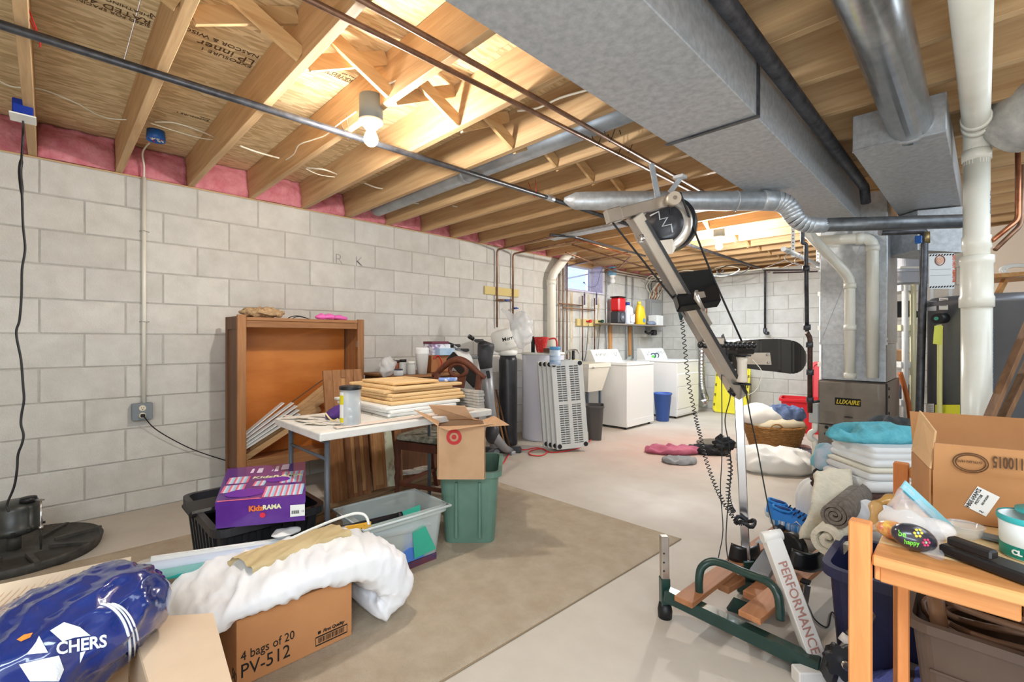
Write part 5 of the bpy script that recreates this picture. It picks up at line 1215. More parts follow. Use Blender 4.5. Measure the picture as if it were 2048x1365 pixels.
jar(823, .036, .11, M_JAR, M_WPLAS, 'cloudy jar with white lid next to the stacked cups', -3.36)
c_ = onct(844, 760, -3.34); b = B(); b.lathe([(.040, 0), (.056, .17), (.060, .175)]+[q for k_ in range(4) for q in ((.060, .176+.012*k_), (.057, .182+.012*k_))]+[(.054, .225)], c_, 24); S('cup_stack', b, mat('frosted_cups', (236, 238, 238), .3), 'tall stack of frosted plastic cups on the chest', 'cups', w=True)
# box under masks
c_ = onct(872, 760, -3.50); t = T('organizer_box', 'brown box under the mask boxes at the back of the chest', 'box', c_)
b = B(); b.box(c_+Vector((-.10, -.12, 0)), c_+Vector((.10, .14, .15)), .005); P('box_body', b, plain('ginger_wood', (170, 110, 66), .6), t, w=True)
b = B(); b.tube(smoothpath([c_+Vector((.105, -.10, .12)), c_+Vector((.115, -.06, .15)), c_+Vector((.115, -.02, .08)), c_+Vector((.11, -.05, .03))]), .005, 6); P('red_cord', b, M_RED, t, w=True)
cz = c_+Vector((0, 0, .151))
b = B(); b.box(cz+Vector((-.09, -.08, 0)), cz+Vector((.06, .12, .10)), .003); S('mask_box', b, mat('mask_box_print', (232, 236, 242), .5, 0, (150, 120, 170), sc=22, lo=.5, hi=.6), 'white printed carton behind the blue mask box', 'box', w=True)
b = B(); b.box(cz+Vector((.062, -.05, 0)), cz+Vector((.13, .12, .062)), .003); S('mask_box', b, mat('mask_box_blue', (150, 190, 226), .5, 0, (190, 214, 236), sc=12), 'pale blue face mask box on the brown box', 'box', w=True)
b = B(); b.box(cz+Vector((-.09, -.08, .101)), cz+Vector((.05, .11, .125)), .003); S('flat_box', b, plain('maroon_flat', (110, 50, 70), .5), 'flat dark red and navy box topping the white printed carton', 'box', w=True)
c_ = onct(915, 760, -3.5); S('white_cloth', cloth(c_+Vector((0, -.03, 0)), .14, .20, .19, 12, .18, 6, .2, 40, 14), plain('linen_white', (228, 228, 226), .85), 'white cloth heaped on the right end of the chest', 'cloth')
# leaning black cushion/handle behind
b = B(); b.bar(at(900, 712, d=4.1), at(955, 768, d=3.9), .10, .03, up=FF, bev=.008); S('black_pad', b, M_BLACKR, 'narrow black pad leaning against the wall beside the elliptical trainer', 'pad', w=True)
# --- chair behind table
cb_ = at(912, 800, d=3.55); cf_ = at(835, 800, d=3.12); fd = Vector((cf_.x-cb_.x, cf_.y-cb_.y, 0)).normalized()
ctr = Vector(((cb_.x+cf_.x)/2, (cb_.y+cf_.y)/2, 0)); rz_ = math.atan2(fd.y, fd.x)+pi/2
M_MAH = wood('mahogany', (112, 62, 42), (74, 38, 26), 2, sc=7)
t = T('dining_chair', 'carved dark mahogany dining chair with worn seat behind the table', 'chair', tuple(ctr), rz_)
# local: front at -y, back at +y
for sx_ in (-1, 1):
    b = B(); prof = [(.016, 0), (.02, .02), (.014, .04), (.022, .10), (.016, .13), (.024, .20), (.017, .24), (.025, .30), (.02, .36), (.024, .38), (.024, .45)]; b.lathe(prof, (sx_*.20, -.20, 0), 14); P('leg', b, M_MAH, t)
    b = B(); b.loft([[(sx_*.19+dx, yy+dy2, z2) for dx, dy2 in ((-.018, -.018), (.018, -.018), (.018, .018), (-.018, .018))] for yy, z2 in ((.27, 0), (.21, .22), (.20, .46), (.22, .70), (.27, .90))], sm=False); P('leg', b, M_MAH, t)
b = B(); b.box((-.215, -.22, .40), (.215, -.18, .455), .003); P('seat_rail', b, M_MAH, t)
for sx_ in (-1, 1): P('seat_rail', B().box((sx_*.205-.015, -.18, .40), (sx_*.205+.015, .2, .455), .003), M_MAH, t)
b = B(); b.box((-.215, -.21, .457), (.215, .19, .50), .018, seg=3); P('seat', b, mat('worn_seat', (120, 118, 100), .9, 0, (196, 196, 182), sc=16, lo=.4, hi=.6), t)
for y_ in (-.19, .22): P('stretcher', B().box((-.19, y_-.012, .14), (.19, y_+.012, .165), .003), M_MAH, t)
for sx_ in (-1, 1): P('stretcher', B().bar((sx_*.195, -.19, .15), (sx_*.19, .23, .15), .022, .022), M_MAH, t)
# carved crest: arch with pierced loop
cp_ = []
for i in range(25):
    u = -1+2*i/24; zz = .90+.105*max(0, cos(u*pi*.62))**1.0-(.0 if abs(u) < .8 else (abs(u)-.8)*.12); cp_.append(Vector((u*.235, .27, zz)))
b = B(); b.tube(cp_, [.018+.012*(1-abs(-1+2*i/24)) for i in range(25)], 10); P('crest_rail', b, M_MAH, t)
b = B(); b.tube([Vector((.075*cos(a), .268, .925+.048*sin(a))) for a in [i*pi/10 for i in range(20)]], .016, 8, closed=True); P('pierced_loop', b, M_MAH, t)
b = B(); b.loft([[(-.05, .255, .50), (.05, .255, .50), (.05, .275, .50), (-.05, .275, .50)], [(-.03, .255, .68), (.03, .255, .68), (.03, .275, .68), (-.03, .275, .68)], [(-.07, .258, .88), (.07, .258, .88), (.07, .278, .88), (-.07, .278, .88)]], sm=False); P('splat', b, M_MAH, t)
# --- leaning doors behind/below table
def leandoor(pxl, pxr, top_, label, nst=2, m_=OAKZ, mi=None, back=.22, th=.022):
    a_ = at(*pxl, z=.0); c_ = at(*pxr, z=.0); w_ = (c_-a_).length; xd = (c_-a_)/w_; yd = Vector((-xd.y, xd.x, 0)); rz = math.atan2(xd.y, xd.x)
    t = T('leaning_door', label, 'door panel', tuple(a_), rz)
    tl = Matrix.Translation((0, 0, .008)) @ Matrix.Rotation(-math.atan2(back, top_), 4, 'X')
    fr = min(.07, w_*.22); h_ = sqrt(top_**2+back**2)
    xs_ = [0]+[w_*(k+1)/(nst+1)-fr/2 for k in range(nst)]+[w_-fr]
    for x_ in xs_: P('stile', B().box((x_, -.0, 0), (x_+fr, th, h_), .003, M=tl), m_, t)
    for z0_ in (0, h_-.06): 
        for k in range(len(xs_)-1): P('rail', B().box((xs_[k]+fr+.001, .001, z0_), (xs_[k+1]-.001, th-.001, z0_+.06), 0, M=tl), m_, t)
    for k in range(len(xs_)-1): P('centre_panel', B().box((xs_[k]+fr-.004, .007, .05), (xs_[k+1]+.004, .013, h_-.05), 0, M=tl), mi or wood('oak_light', (190, 146, 96), (156, 110, 66), 2, sc=8), t)
    return t
leandoor((664, 1012), (742, 992), .93, 'big oak door panel with two inner stiles leaning behind the table', 2, back=.15)
leandoor((700, 1010), (745, 997), .70, 'narrow oak panel leaning in front of the big oak panel under the table', 1, m_=wood('oak_burnt', (140, 92, 56), (104, 66, 40), 2, sc=9), back=.10)
leandoor((748, 992), (776, 986), .70, 'slim oak board pair leaning right of the narrow panel', 0, back=.12)
# painted fabric covered board
a_ = at(770, 985, z=0); c_ = at(796, 982, z=0)
b = B(); v1 = a_+UP*.62-RR*.10+FF*.10; v2 = c_+UP*.62-RR*.10+FF*.10; b.slab([a_+UP*.004, c_+UP*.004, v2, v1], .012)
S('painted_board', b, mat('painted_bark', (206, 214, 190), .6, 0, (120, 78, 62), sc=9, st=(1, 1, .6), lo=.5, hi=.66), 'tall board with flaking pale paint leaning beside the oak panels', 'board', w=True)
b = B(); b.bar(at(800, 985, z=.004), at(786, 985, z=.004)+UP*.60+FF*.12, .05, .018, up=FF, bev=.002); S('oak_batten', b, OAKZ, 'single oak batten leaning right of the flaking board', 'board', w=True)
# lumber on the floor behind totes
for i, (p_, q_, lb) in enumerate((((560, 1080), (905, 955), 'long weathered plank on the floor behind the totes, nearest one'), ((600, 1048), (900, 945), 'weathered plank on the floor under the leaning panels, rear one'))):
    b = B(); A0 = at(*p_, z=.0); A1_ = at(*q_, z=.0); b.bar(A0+UP*(.02+.0*i), A1_+UP*.02, .09, .04, bev=.003); S('floor_plank', b, wood('plank_old', (134, 110, 82), (96, 76, 54), 1, sc=7), lb, 'plank', w=True)
# white bag / debris pieces under table
for i, (px_, py_, L_, an) in enumerate(((812, 910, .30, .2), (815, 925, .28, -.1), (820, 940, .30, .1), (815, 955, .26, .3))):
    c_ = at(px_, py_+20, z=.0)+UP*(.06+.0*i); n_ = Vector((cos(an+.9), sin(an+.9), 0))
    z0 = .028+.03*i; c_.z = z0
    b = B(); b.bar(c_-n_*L_/2, c_+n_*L_/2, .05, .028); S('scrap_lath', b, M_FLK, 'pale scrap of lath in the low pile under the dark chair', 'scrap', w=True, group='laths piled under the chair')
# --- elliptical trainer
M_ELG = mat('silver_grey_plastic', (150, 152, 156), .4, .3); M_ELD = plain('dark_grey_plastic', (62, 62, 66), .45)
e0 = at(1000, 905, z=0); ed = 4.72
t = T('elliptical_trainer', 'grey and black elliptical trainer with arm rests between table and softener', 'exercise machine', (e0.x, e0.y, 0))
def ep(px_, py_, d_=4.6): return at(px_, py_, d=d_)
b = B(); m0 = [ep(990, 896), ep(986, 860), ep(978, 800), ep(972, 735)]
b.tube(m0, [.05, .05, .055, .06], 14); P('mast', b, M_ELG, t, w=True)
b = B(); b.tube([ep(972, 737), ep(970, 715), ep(972, 692), ep(975, 684)], [.062, .075, .085, .07], 14); P('console', b, M_ELD, t, w=True)
b = B(); b.bar(ep(975, 742, 4.53), ep(978, 757, 4.53), .035, .012, up=-FF, bev=.004); P('display', b, M_BLACKR, t, w=True)
for q in ([(962, 714), (945, 716), (932, 710), (918, 700), (905, 692), (896, 689)], [(978, 690), (966, 688), (955, 684), (946, 678), (938, 673)]):
    pp_ = [ep(x_, y_, 4.6-.004*(962-x_)) for x_, y_ in q]
    b = B(); b.tube(smoothpath(pp_), .014, 10); P('handlebar', b, M_ELG, t, w=True)
    b = B(); b.tube([pp_[-2], pp_[-1]], .022, 10); P('grip', b, M_BLACKR, t, w=True)
for px_, py_ in ((912, 692), (929, 701), (958, 682), (968, 690)):
    q_ = ep(px_, py_, 4.45); b = B(); b.box(q_+Vector((-.045, -.03, -.012)), q_+Vector((.045, .03, .016)), .01); P('arm_rest', b, M_ELD, t, w=True)
b = B(); b.tube([ep(985, 862, 4.55), ep(992, 878, 4.55), ep(1010, 898, 4.6), ep(1022, 903, 4.7)], [.05, .05, .04, .03], 12); P('base_arm', b, M_ELG, t, w=True)
b = B(); b.ell(ep(984, 868, 4.55), (.07, .07, .10), 18, 12); P('flywheel_cover', b, M_ELD, t, w=True)
b = B(); q_ = at(1000, 906, z=0); b.bar(q_-RR*.22+UP*.03, q_+RR*.22+UP*.03, .06, .06, bev=.01); P('foot_bar', b, M_ELD, t, w=True)
b = B(); b.tube([ep(994, 905, 4.6), ep(968, 905, 4.9)], .03, 10); P('rail', b, M_ELG, t, w=True)
for i, (p_, q_, m_) in enumerate((((1003, 903), (975, 770), WZ), ((1012, 903), (984, 775), WZ), ((1021, 903), (992, 780), OAKD))):
    b = B(); A0 = at(*p_, z=.0); A1_ = at(*q_, d=A0.dot(FF)+.22); b.cyl(A0, A1_, .010, n=8)
    S('broom_handle', b, m_, ['light wooden stick leaning against the softener, left', 'light wooden stick leaning against the softener, middle', 'dark stick leaning against the softener, right'][i], 'stick', w=True)
# stack of slats beyond table end
for i in range(6):
    b = B(); q_ = at(943, 800-7*i, d=3.15); z2 = .7315+.018*i; c_ = Vector((-2.42, 1.925, z2)); b.box(c_+Vector((-.25+.01*(i % 3), -.022, 0)), c_+Vector((.22, .03-.006*(i % 2), .0165)), .002)
    S('slat_bundle', b, mat('blind_slat', (196, 192, 186), .6, 0, (150, 146, 140), sc=20, st=(1, .3, 8)), ('bottom', 'second from bottom', 'third from bottom', 'third from top', 'second from top', 'topmost')[i]+' grey blind slat bundle in the stack at the table end', 'blinds', w=True, group='blind slat bundles past the table end')
# red extension cord
sp = [at(x_, y_, z=.008) for x_, y_ in ((1190, 868), (1180, 882), (1160, 895), (1130, 903), (1100, 905), (1085, 898), (1062, 902), (1060, 910), (1082, 912), (1094, 904), (1075, 896), (1050, 900), (1035, 898), (1020, 906), (1008, 925), (998, 935))]
b = B(); b.tube(smoothpath(sp), .006, 6); t = S('extension_cord', b, plain('cord_red', (214, 56, 56), .5), 'red extension cord snaking over the concrete to the trainer', 'cord', w=True)
b = B(); q_ = at(1203, 872, z=.0); b.tube([q_+UP*.016, q_+UP*.016+Vector((-.05, -.04, 0))], .015, 10); P('socket_end', b, plain('orange_plug', (232, 96, 50), .5), t, w=True)
b = B(); q_ = at(1021, 909, z=.0); b.box(q_+Vector((-.05, -.03, 0)), q_+Vector((.05, .03, .035)), .006); S('power_strip', b, plain('strip_grey', (170, 172, 174), .5), 'small grey power adapter on the floor by the trainer foot', 'adapter', w=True)
# --- green bin and retailer carton
l0 = at(933, 700, d=2.80)-RR*0; gc = Vector(((-R2)*2.80+R2*(-.243), R2*2.80+R2*(-.243), 0))
M_GRN = mat('sage_green_plastic', (104, 138, 122), .45, 0, (96, 128, 113), sc=5)
t = T('storage_tote', 'sage green storage tote with the open carton standing on it', 'tote', (gc.x, gc.y, .0125), radians(45))
b = B(); tray(b, .335, .43, .41, taper=.84, rim=.018, rimh=.03, r=.045); P('tub_body', b, M_GRN, t)
b = B(); b.box((-.06, -.238, .365), (.06, -.2335, .412), .003); b2 = P('handle_plate', b, M_GRN, t)
for sx_ in (-.075, .055): b = B(); b.box((sx_, -.222, .04), (sx_+.015, -.20, .352), .003); P('rib', b, M_GRN, t)
M_KR = mat('kraft_cardboard', (196, 158, 122), .85, 0, (186, 147, 111), sc=6, rnd=.03)
M_KRI = mat('kraft_inside', (188, 154, 122), .9)
def wall4(t, cs, z0, z1, th, m, tops=None, name='carton_side'):
    """open box from 4 ground corners (world), thin walls"""
    for i in range(4):
        a_ = Vector(cs[i]); c_ = Vector(cs[(i+1) % 4]); e_ = (c_-a_).normalized()*th*.5
        a1 = Vector((a_.x, a_.y, z1)); c1 = Vector((c_.x, c_.y, z1)); a0 = Vector((a_.x, a_.y, z0)); c0 = Vector((c_.x, c_.y, z0))
        b = B(); b.slab([a0+e_, c0-e_, c1-e_, a1+e_], th); P(name, b, m, t, w=True)
    b = B(); b.slab([Vector((p.x, p.y, z0+.001)) for p in cs], .003); P('carton_bottom', b, m, t, w=True)
z0 = .4235; z1 = .703
fl_ = at(876, 961, d=2.45); fr_ = at(969, 961, d=2.45); 
w__ = fr_-fl_; dpt = FF*.19+RR*(-.022)
cs = [fl_, fr_, fr_+dpt, fl_+dpt]
t = T('open_carton', 'open kraft carton with red bullseye mark standing on the green tote', 'carton', tuple(fl_.xy)+(z0,))
cs = [Vector((p.x, p.y, 0)) for p in cs]
wall4(t, cs, z0, z1, .004, M_KR)
top = [Vector((p.x, p.y, z1)) for p in cs]
def flap(pts_, m=M_KR): b = B(); b.slab(pts_, .004); P('flap', b, m, t, w=True)
flap([top[0], top[1], at(993, 846, d=2.40), at(896, 860, d=2.36)])
flap([top[3], top[2], at(946, 838, d=2.61), at(930, 812, d=2.60), at(858, 810, d=2.60)])
flap([top[0], top[3], at(828, 821, d=2.50)])
flap([top[1], top[2], at(988, 832, d=2.62), at(1018, 850, d=2.46)])
lc = at(908, 876, d=2.5); 
kk = (fl_.dot(FF)-.0085)
def onface(px_, py_): return at(px_, py_, d=kk)
c_ = onface(908, 875)
def disc(c_, r0, r1, m, par, nm, ex=RR, ey=UP, off=0.):
    b = B(); n_ = 32; I = [b.bm.verts.new(c_+(ex*cos(2*pi*k/n_)+ey*sin(2*pi*k/n_))*r0) for k in range(n_)] if r0 > 0 else None; O = [b.bm.verts.new(c_+(ex*cos(2*pi*k/n_)+ey*sin(2*pi*k/n_))*r1) for k in range(n_)]
    if I:
        for k in range(n_): b.bm.faces.new((I[k], I[(k+1) % n_], O[(k+1) % n_], O[k]))
    else: b.bm.faces.new(O)
    return P(nm, b, m, par, w=True)
M_BULL = plain('bullseye_red', (190, 50, 50), .7)
disc(c_, .0235, .0405, M_BULL, t, 'bullseye_ring'); disc(c_, 0, .0125, M_BULL, t, 'bullseye_dot')
# --- black tote with purple box
t = T('storage_tote', 'black ribbed storage tote holding the purple shoe box', 'tote', (-2.535, .715, 0), 0)
b = B(); tray(b, .62, .43, .37, taper=.84, rim=.022, rimh=.035, r=.04); P('tub_body', b, mat('tote_black', (44, 44, 48), .4, 0, (36, 36, 40), sc=9), t)
for i in range(7):
    y_ = -.17+.055*i; b = B(); b.bar((.268, y_*.9, .03), (.308, y_, .33), .02, .012, up=(1, 0, .1)); P('rib', b, MC['tote_black'], t)
for i in range(8):
    x_ = -.25+.07*i; b = B(); b.bar((x_*.9, -.186, .03), (x_, -.217, .33), .012, .02, up=(1, 0, 0)); P('rib', b, MC['tote_black'], t)
for i in range(5): P('rim_slot', B().box((.315, -.18+.085*i, .3702), (.327, -.165+.085*i, .3712)), M_INK, t)
b = B(); b.box(at(400, 1000, z=.40)+Vector((-.08, -.06, -.05)), at(400, 1000, z=.40)+Vector((.10, .10, -.02)), .01); S('black_case', b, M_BLACKR, 'black plastic case sticking up in the left of the black tote', 'case', w=True)
zb = .376; zt = .486
tp = [at(430, 1006, z=zt), at(611, 991, z=zt), at(611, 924, z=zt), at(455, 938, z=zt)]
M_PUR = mat('purple_print', (84, 34, 134), .22, 0, (98, 48, 150), sc=4, coat=.5)
pb = T('shoe_box', 'purple printed shoe box with candy stripes on the black tote', 'shoe box', (tp[0].x, tp[0].y, zb))
ctr_ = (tp[0]+tp[1]+tp[2]+tp[3])/4
b = B(); ins = [p+(ctr_-p)*.012 for p in tp]; b.loft([[Vector((p.x, p.y, zb)) for p in ins], [Vector((p.x, p.y, zt-.004)) for p in ins]], sm=False); P('box_body', b, M_PUR, pb, w=True)
b = B(); b.loft([[Vector((p.x, p.y, zt-.03)) for p in tp], [Vector((p.x, p.y, zt)) for p in tp]], sm=False); P('lid', b, M_PUR, pb, w=True)
def lidp(u, v, o=.0006): return tp[0]*(1-u)*(1-v)+tp[1]*u*(1-v)+tp[2]*u*v+tp[3]*(1-u)*v+UP*o
M_PK = plain('stripe_pink', (232, 110, 140), .35); M_LB = plain('stripe_blue', (150, 214, 240), .35); M_PW = plain('stripe_pale', (232, 222, 244), .35)
def stripes(poly, n_, dirv, o):
    """fill a quad region given as (u0,v0,u1,v1) with slanted stripes"""
    u0, v0, u1, v1 = poly
    for k in range(n_):
        a_ = u0+(u1-u0)*k/n_; w3 = (u1-u0)/n_
        m_ = (M_PK, M_PW, M_LB)[k % 3]
        b = B(); b.poly([lidp(a_, v0, o), lidp(a_+w3, v0, o), lidp(min(u1+dirv, a_+w3+dirv), v1, o), lidp(min(u1+dirv, a_+dirv), v1, o)]); P('stripe', b, m_, pb, w=True)
stripes((.50, .03, .96, .30), 21, .03, .0008); stripes((.02, .22, .27, .42), 10, .02, .0008); stripes((.05, .46, .30, .66), 10, .02, .0008); stripes((.68, .36, .95, .70), 12, .03, .0008); stripes((.36, .34, .50, .48), 6, .03, .0008)
for u0, u1, v0, v1 in ((.30, .34, .76, .90), (.38, .45, .74, .90), (.60, .65, .74, .92), (.68, .78, .78, .96), (.56, .58, .76, .82)):
    b = B(); b.poly([lidp(u0, v0, .0009), lidp(u1, v0, .0009), lidp(u1+.01, v1, .0009), lidp(u0+.02, v1, .0009)]); P('pale_patch', b, M_PW, pb, w=True)
b = B(); b.poly([lidp(.02, .005, .0009), lidp(.5, .005, .0009), lidp(.47, .03, .0009), lidp(.02, .03, .0009)]); P('stripe', b, M_PK, pb, w=True)
for c2, ru, rv in (((.66, .47), .15, .09), ((.30, .16), .22, .12)):
    b = B(); b.poly([lidp(c2[0]+ru*cos(a), c2[1]+rv*sin(a)*(1 if sin(a) > 0 else .7), .0014) for a in [k*pi/12 for k in range(24)]]); P('purple_blob', b, plain('blob_purple', (112, 44, 176), .25), pb, w=True)
xd_ = (tp[1]-tp[0]).normalized(); yd_ = UP.cross(xd_)
M_CRM = plain('cream_lettering', (236, 232, 190), .4); M_ORG = plain('orange_lettering', (236, 120, 50), .4)
text('KidzRAMA', .050, M_CRM, pb, lidp(.34, .56, .0018), xd_, yd_, 'lettering', bold=.0012)
text('Kidz', .030, M_ORG, pb, tp[0]+xd_*.125-yd_*.0012-UP*.048, xd_, UP, 'lettering', bold=.0016)
text('RAMA', .026, M_CRM, pb, tp[0]+xd_*.178-yd_*.0012-UP*.046, xd_, UP, 'lettering', bold=.0012)
disc(tp[0]+xd_*.178-yd_*.0012-UP*.069, 0, .011, plain('tomato', (226, 44, 70), .4), pb, 'round_emblem', xd_, UP)
q_ = tp[0]+xd_*.285-yd_*.0012-UP*.088; b = B(); b.poly([q_, q_+xd_*.058, q_+xd_*.058+UP*.05, q_+UP*.05]); P('price_sticker', b, M_PAPER, pb, w=True)
for k in range(10): 
    q2 = q_+xd_*(.006+.003*k)+UP*.012-yd_*.0006; b = B(); b.poly([q2, q2+xd_*(.0016 if k % 3 else .0024), q2+xd_*(.0016 if k % 3 else .0024)+UP*.014, q2+UP*.014]); P('barcode_bar', b, M_INK, pb, w=True)
text('12', .010, M_INK, pb, q_+xd_*.044+UP*.018-yd_*.0006, xd_, UP, 'sticker_print')
# --- clear tote
M_CLR = mat('clear_tote', (214, 224, 222), .22, alpha=.42, spec=.7)
t = T('storage_tote', 'clear plastic tote with folders behind the white comforter', 'tote', (-2.15, 1.27, .0125), radians(-2))
b = B(); tray(b, .32, .44, .28, taper=.86, rim=.02, rimh=.03, r=.035, t=.005); P('tub_body', b, M_CLR, t)
b = B(); b.tube([Vector((x_, y_, .272)) for x_, y_ in ((.18, .24), (-.18, .24), (-.18, -.24), (.18, -.24))], .007, 8, closed=True); P('rim', b, mat('clear_rim', (226, 234, 234), .25, alpha=.75), t)
def sheet(p4, m, lb, cat='folder', nm='paper_folder', th=.0015): b = B(); b.slab(p4, th); return S(nm, b, m, lb, cat, w=True)
sheet([(-2.18, 1.10, .06), (-2.10, 1.40, .06), (-2.12, 1.42, .27), (-2.20, 1.12, .21)], plain('teal_folder', (60, 178, 150), .5), 'teal paper folder standing in the clear tote')
sheet([(-2.00, 1.22, .05), (-2.00, 1.36, .05), (-2.01, 1.34, .19), (-2.02, 1.27, .20)], plain('cobalt_folder', (80, 130, 214), .5), 'blue paper folder standing in the clear tote')
sheet([(-1.992, 1.30, .06), (-1.992, 1.43, .07), (-1.995, 1.36, .22), (-1.995, 1.29, .20)], MC['teal_folder'], 'teal torn folder against the near side of the clear tote')
sheet([(-2.03, 1.08, .03), (-2.03, 1.28, .03), (-2.04, 1.28, .20), (-2.04, 1.08, .20)], plain('manila', (226, 216, 198), .6), 'cream papers standing in the clear tote', 'papers', 'paper_stack', .012)
b = B(); b.box((-2.22, 1.09, .008), (-2.0, 1.44, .045)); S('book_pile', b, mat('book_mix', (120, 60, 60), .6, 0, (50, 60, 110), sc=14, st=(1, 1, 12)), 'flat dark books at the bottom of the clear tote', 'books', w=True)
# --- bag carton with comforter
M_KR2 = mat('carton_orange_kraft', (194, 136, 88), .8, 0, (186, 128, 82), sc=5)
X0, X1, Y0, Y1, HH = -2.10, -1.715, .437, .835, .235
t = T('carton', 'closed kraft carton printed PV-512 under the white comforter', 'carton', ((X0+X1)/2, (Y0+Y1)/2, 0))
b = B(); b.box((X0, Y0, .0125), (X1, Y1, HH), .002); P('carton_body', b, M_KR2, t, w=True)
text('4 bags of 20', .043, M_INK, t, (X1+.001, Y0+.012, .098), (0, 1, 0), UP, 'lettering', sx=.82)
text('PV-512', .064, M_INK, t, (X1+.001, Y0+.010, .042), (0, 1, 0), UP, 'lettering', sx=.85)
text('First Quality', .016, M_INK, t, (X1+.001, Y0+.285, .073), (0, 1, 0), UP, 'lettering', sx=1., shear=.2, bold=.0004)
b = B(); b.poly([(X1+.001, Y0+.266, .073), (X1+.001, Y0+.277, .073), (X1+.001, Y0+.277, .084), (X1+.001, Y0+.266, .084)]); P('square_mark', b, M_INK, t, w=True)
b = B(); b.tube([(X1+.001, Y0+.258, .034), (X1+.001, Y0+.378, .034), (X1+.001, Y0+.378, .064), (X1+.001, Y0+.258, .064)], .0022, 4, closed=True, sm=False); P('barcode_frame', b, M_INK, t, w=True)
for k in range(18):
    y_ = Y0+.268+.0056*k; b = B(); b.poly([(X1+.0012, y_, .040), (X1+.0012, y_+(.0025 if k % 3 else .0038), .040), (X1+.0012, y_+(.0025 if k % 3 else .0038), .059), (X1+.0012, y_, .059)]); P('barcode_bar', b, M_INK, t, w=True)
text('512', .05, M_INK, t, (X1-.045, Y0-.001, .03), (1, 0, 0), UP, 'lettering', sx=.7)
def sweepcloth(ctrl, seed, nx=64, nt=90, amp=.012):
    """ctrl: list of (x0,x1,y,z,thick); builds a puffy strip"""
    b = B(); n_ = len(ctrl)-1
    def cr(v, k): 
        i = min(int(v*n_), n_-1); f_ = v*n_-i
        p0 = ctrl[max(i-1, 0)][k]; p1 = ctrl[i][k]; p2 = ctrl[i+1][k]; p3 = ctrl[min(i+2, n_)][k]
        return .5*((2*p1)+(p2-p0)*f_+(2*p0-5*p1+4*p2-p3)*f_*f_+(3*p1-p0-3*p2+p3)*f_**3)
    def f(u, v):
        a = 2*pi*u; xa, xb, y, z, th = [cr(v, k) for k in range(5)]
        y2 = cr(min(1, v+.01), 2)-cr(max(0, v-.01), 2); z2 = cr(min(1, v+.01), 3)-cr(max(0, v-.01), 3); L = sqrt(y2*y2+z2*z2)+1e-6
        ny, nz = -z2/L, y2/L
        c_, s_ = cos(a), sin(a); ex = abs(c_)**.6*(1 if c_ > 0 else -1); es = abs(s_)**.75*(1 if s_ > 0 else -1)
        hw = (xb-xa)/2; xm = (xa+xb)/2; endf = min(1, v/.04, (1-v)/.04)**.5 if 0 < v < 1 else 0.02
        p = Vector((xm+hw*ex*(.7+.3*endf), y+ny*th*es*endf, z+nz*th*es*endf))
        r1 = .9-2.2*abs(noise.noise(Vector((p.x*5+seed, p.y*15+p.x*7, p.z*9)))); r2 = .8-2*abs(noise.noise(Vector((p.x*14, p.y*30+p.x*12, p.z*22+seed))))
        d_ = (r1*amp+r2*amp*.5)*endf
        p += Vector((ex*.35, ny*es, nz*es))*d_
        p.z = max(p.z, .013); return p
    b.grid(f, nx, nt, closeu=True); bmesh.ops.remove_doubles(b.bm, verts=b.bm.verts, dist=1e-5); return b
b = sweepcloth([(-2.12, -1.76, .22, .07, .03), (-2.12, -1.70, .27, .15, .034), (-2.12, -1.68, .35, .245, .036), (-2.10, -1.67, .46, .28, .038), (-2.06, -1.665, .60, .288, .045), (-2.04, -1.66, .73, .29, .052), (-2.02, -1.66, .86, .275, .062), (-2.00, -1.66, .965, .225, .078), (-1.98, -1.66, 1.02, .145, .08), (-1.97, -1.67, .99, .075, .055), (-1.96, -1.68, .93, .045, .028)], 3.3, nx=110, nt=170, amp=.017)
S('comforter', b, mat('white_bedding', (240, 240, 240), .8, 0, (232, 232, 236), sc=4, sheen=.2), 'thick white comforter draped over the PV-512 carton', 'bedding', w=True)
# beige trousers
b = B()
def trf(u, v):
    a = 2*pi*u; y = .49+.375*v; x = -1.88-.01*v; hw = .072*(1-.15*v)+.01*noise.noise(Vector((v*7, 0, 1))); th = .016
    c_, s_ = cos(a), sin(a); p = Vector((x+hw*(abs(c_)**.7)*sgn(c_), y+.02*c_, max(.0, .335+.018*v)+th*(abs(s_)**.8)*sgn(s_)))
    return p+Vector((0, 0, 1))*(1-2*abs(noise.noise(Vector((p.x*10, p.y*12+p.x*22, 1)))))*.014*(s_ > -.2)+Vector((noise.noise(p*13), noise.noise(p*13+Vector((5, 5, 5))), 0))*.012
b.grid(trf, 60, 80, closeu=True); bmesh.ops.recalc_face_normals(b.bm, faces=b.bm.faces)
S('folded_trousers', b, mat('khaki_cloth', (206, 184, 140), .85, 0, (192, 170, 126), sc=8), 'folded khaki trousers lying on top of the white comforter', 'trousers', w=True)
b = B()
def trf2(u, v):
    a = 2*pi*u; y = .50+.16*v; p = Vector((-1.86+.052*cos(a)-.02*v, y, .40+.03*sin(a))); return p+Vector((0, 0, 1))*noise.noise(p*20)*.006
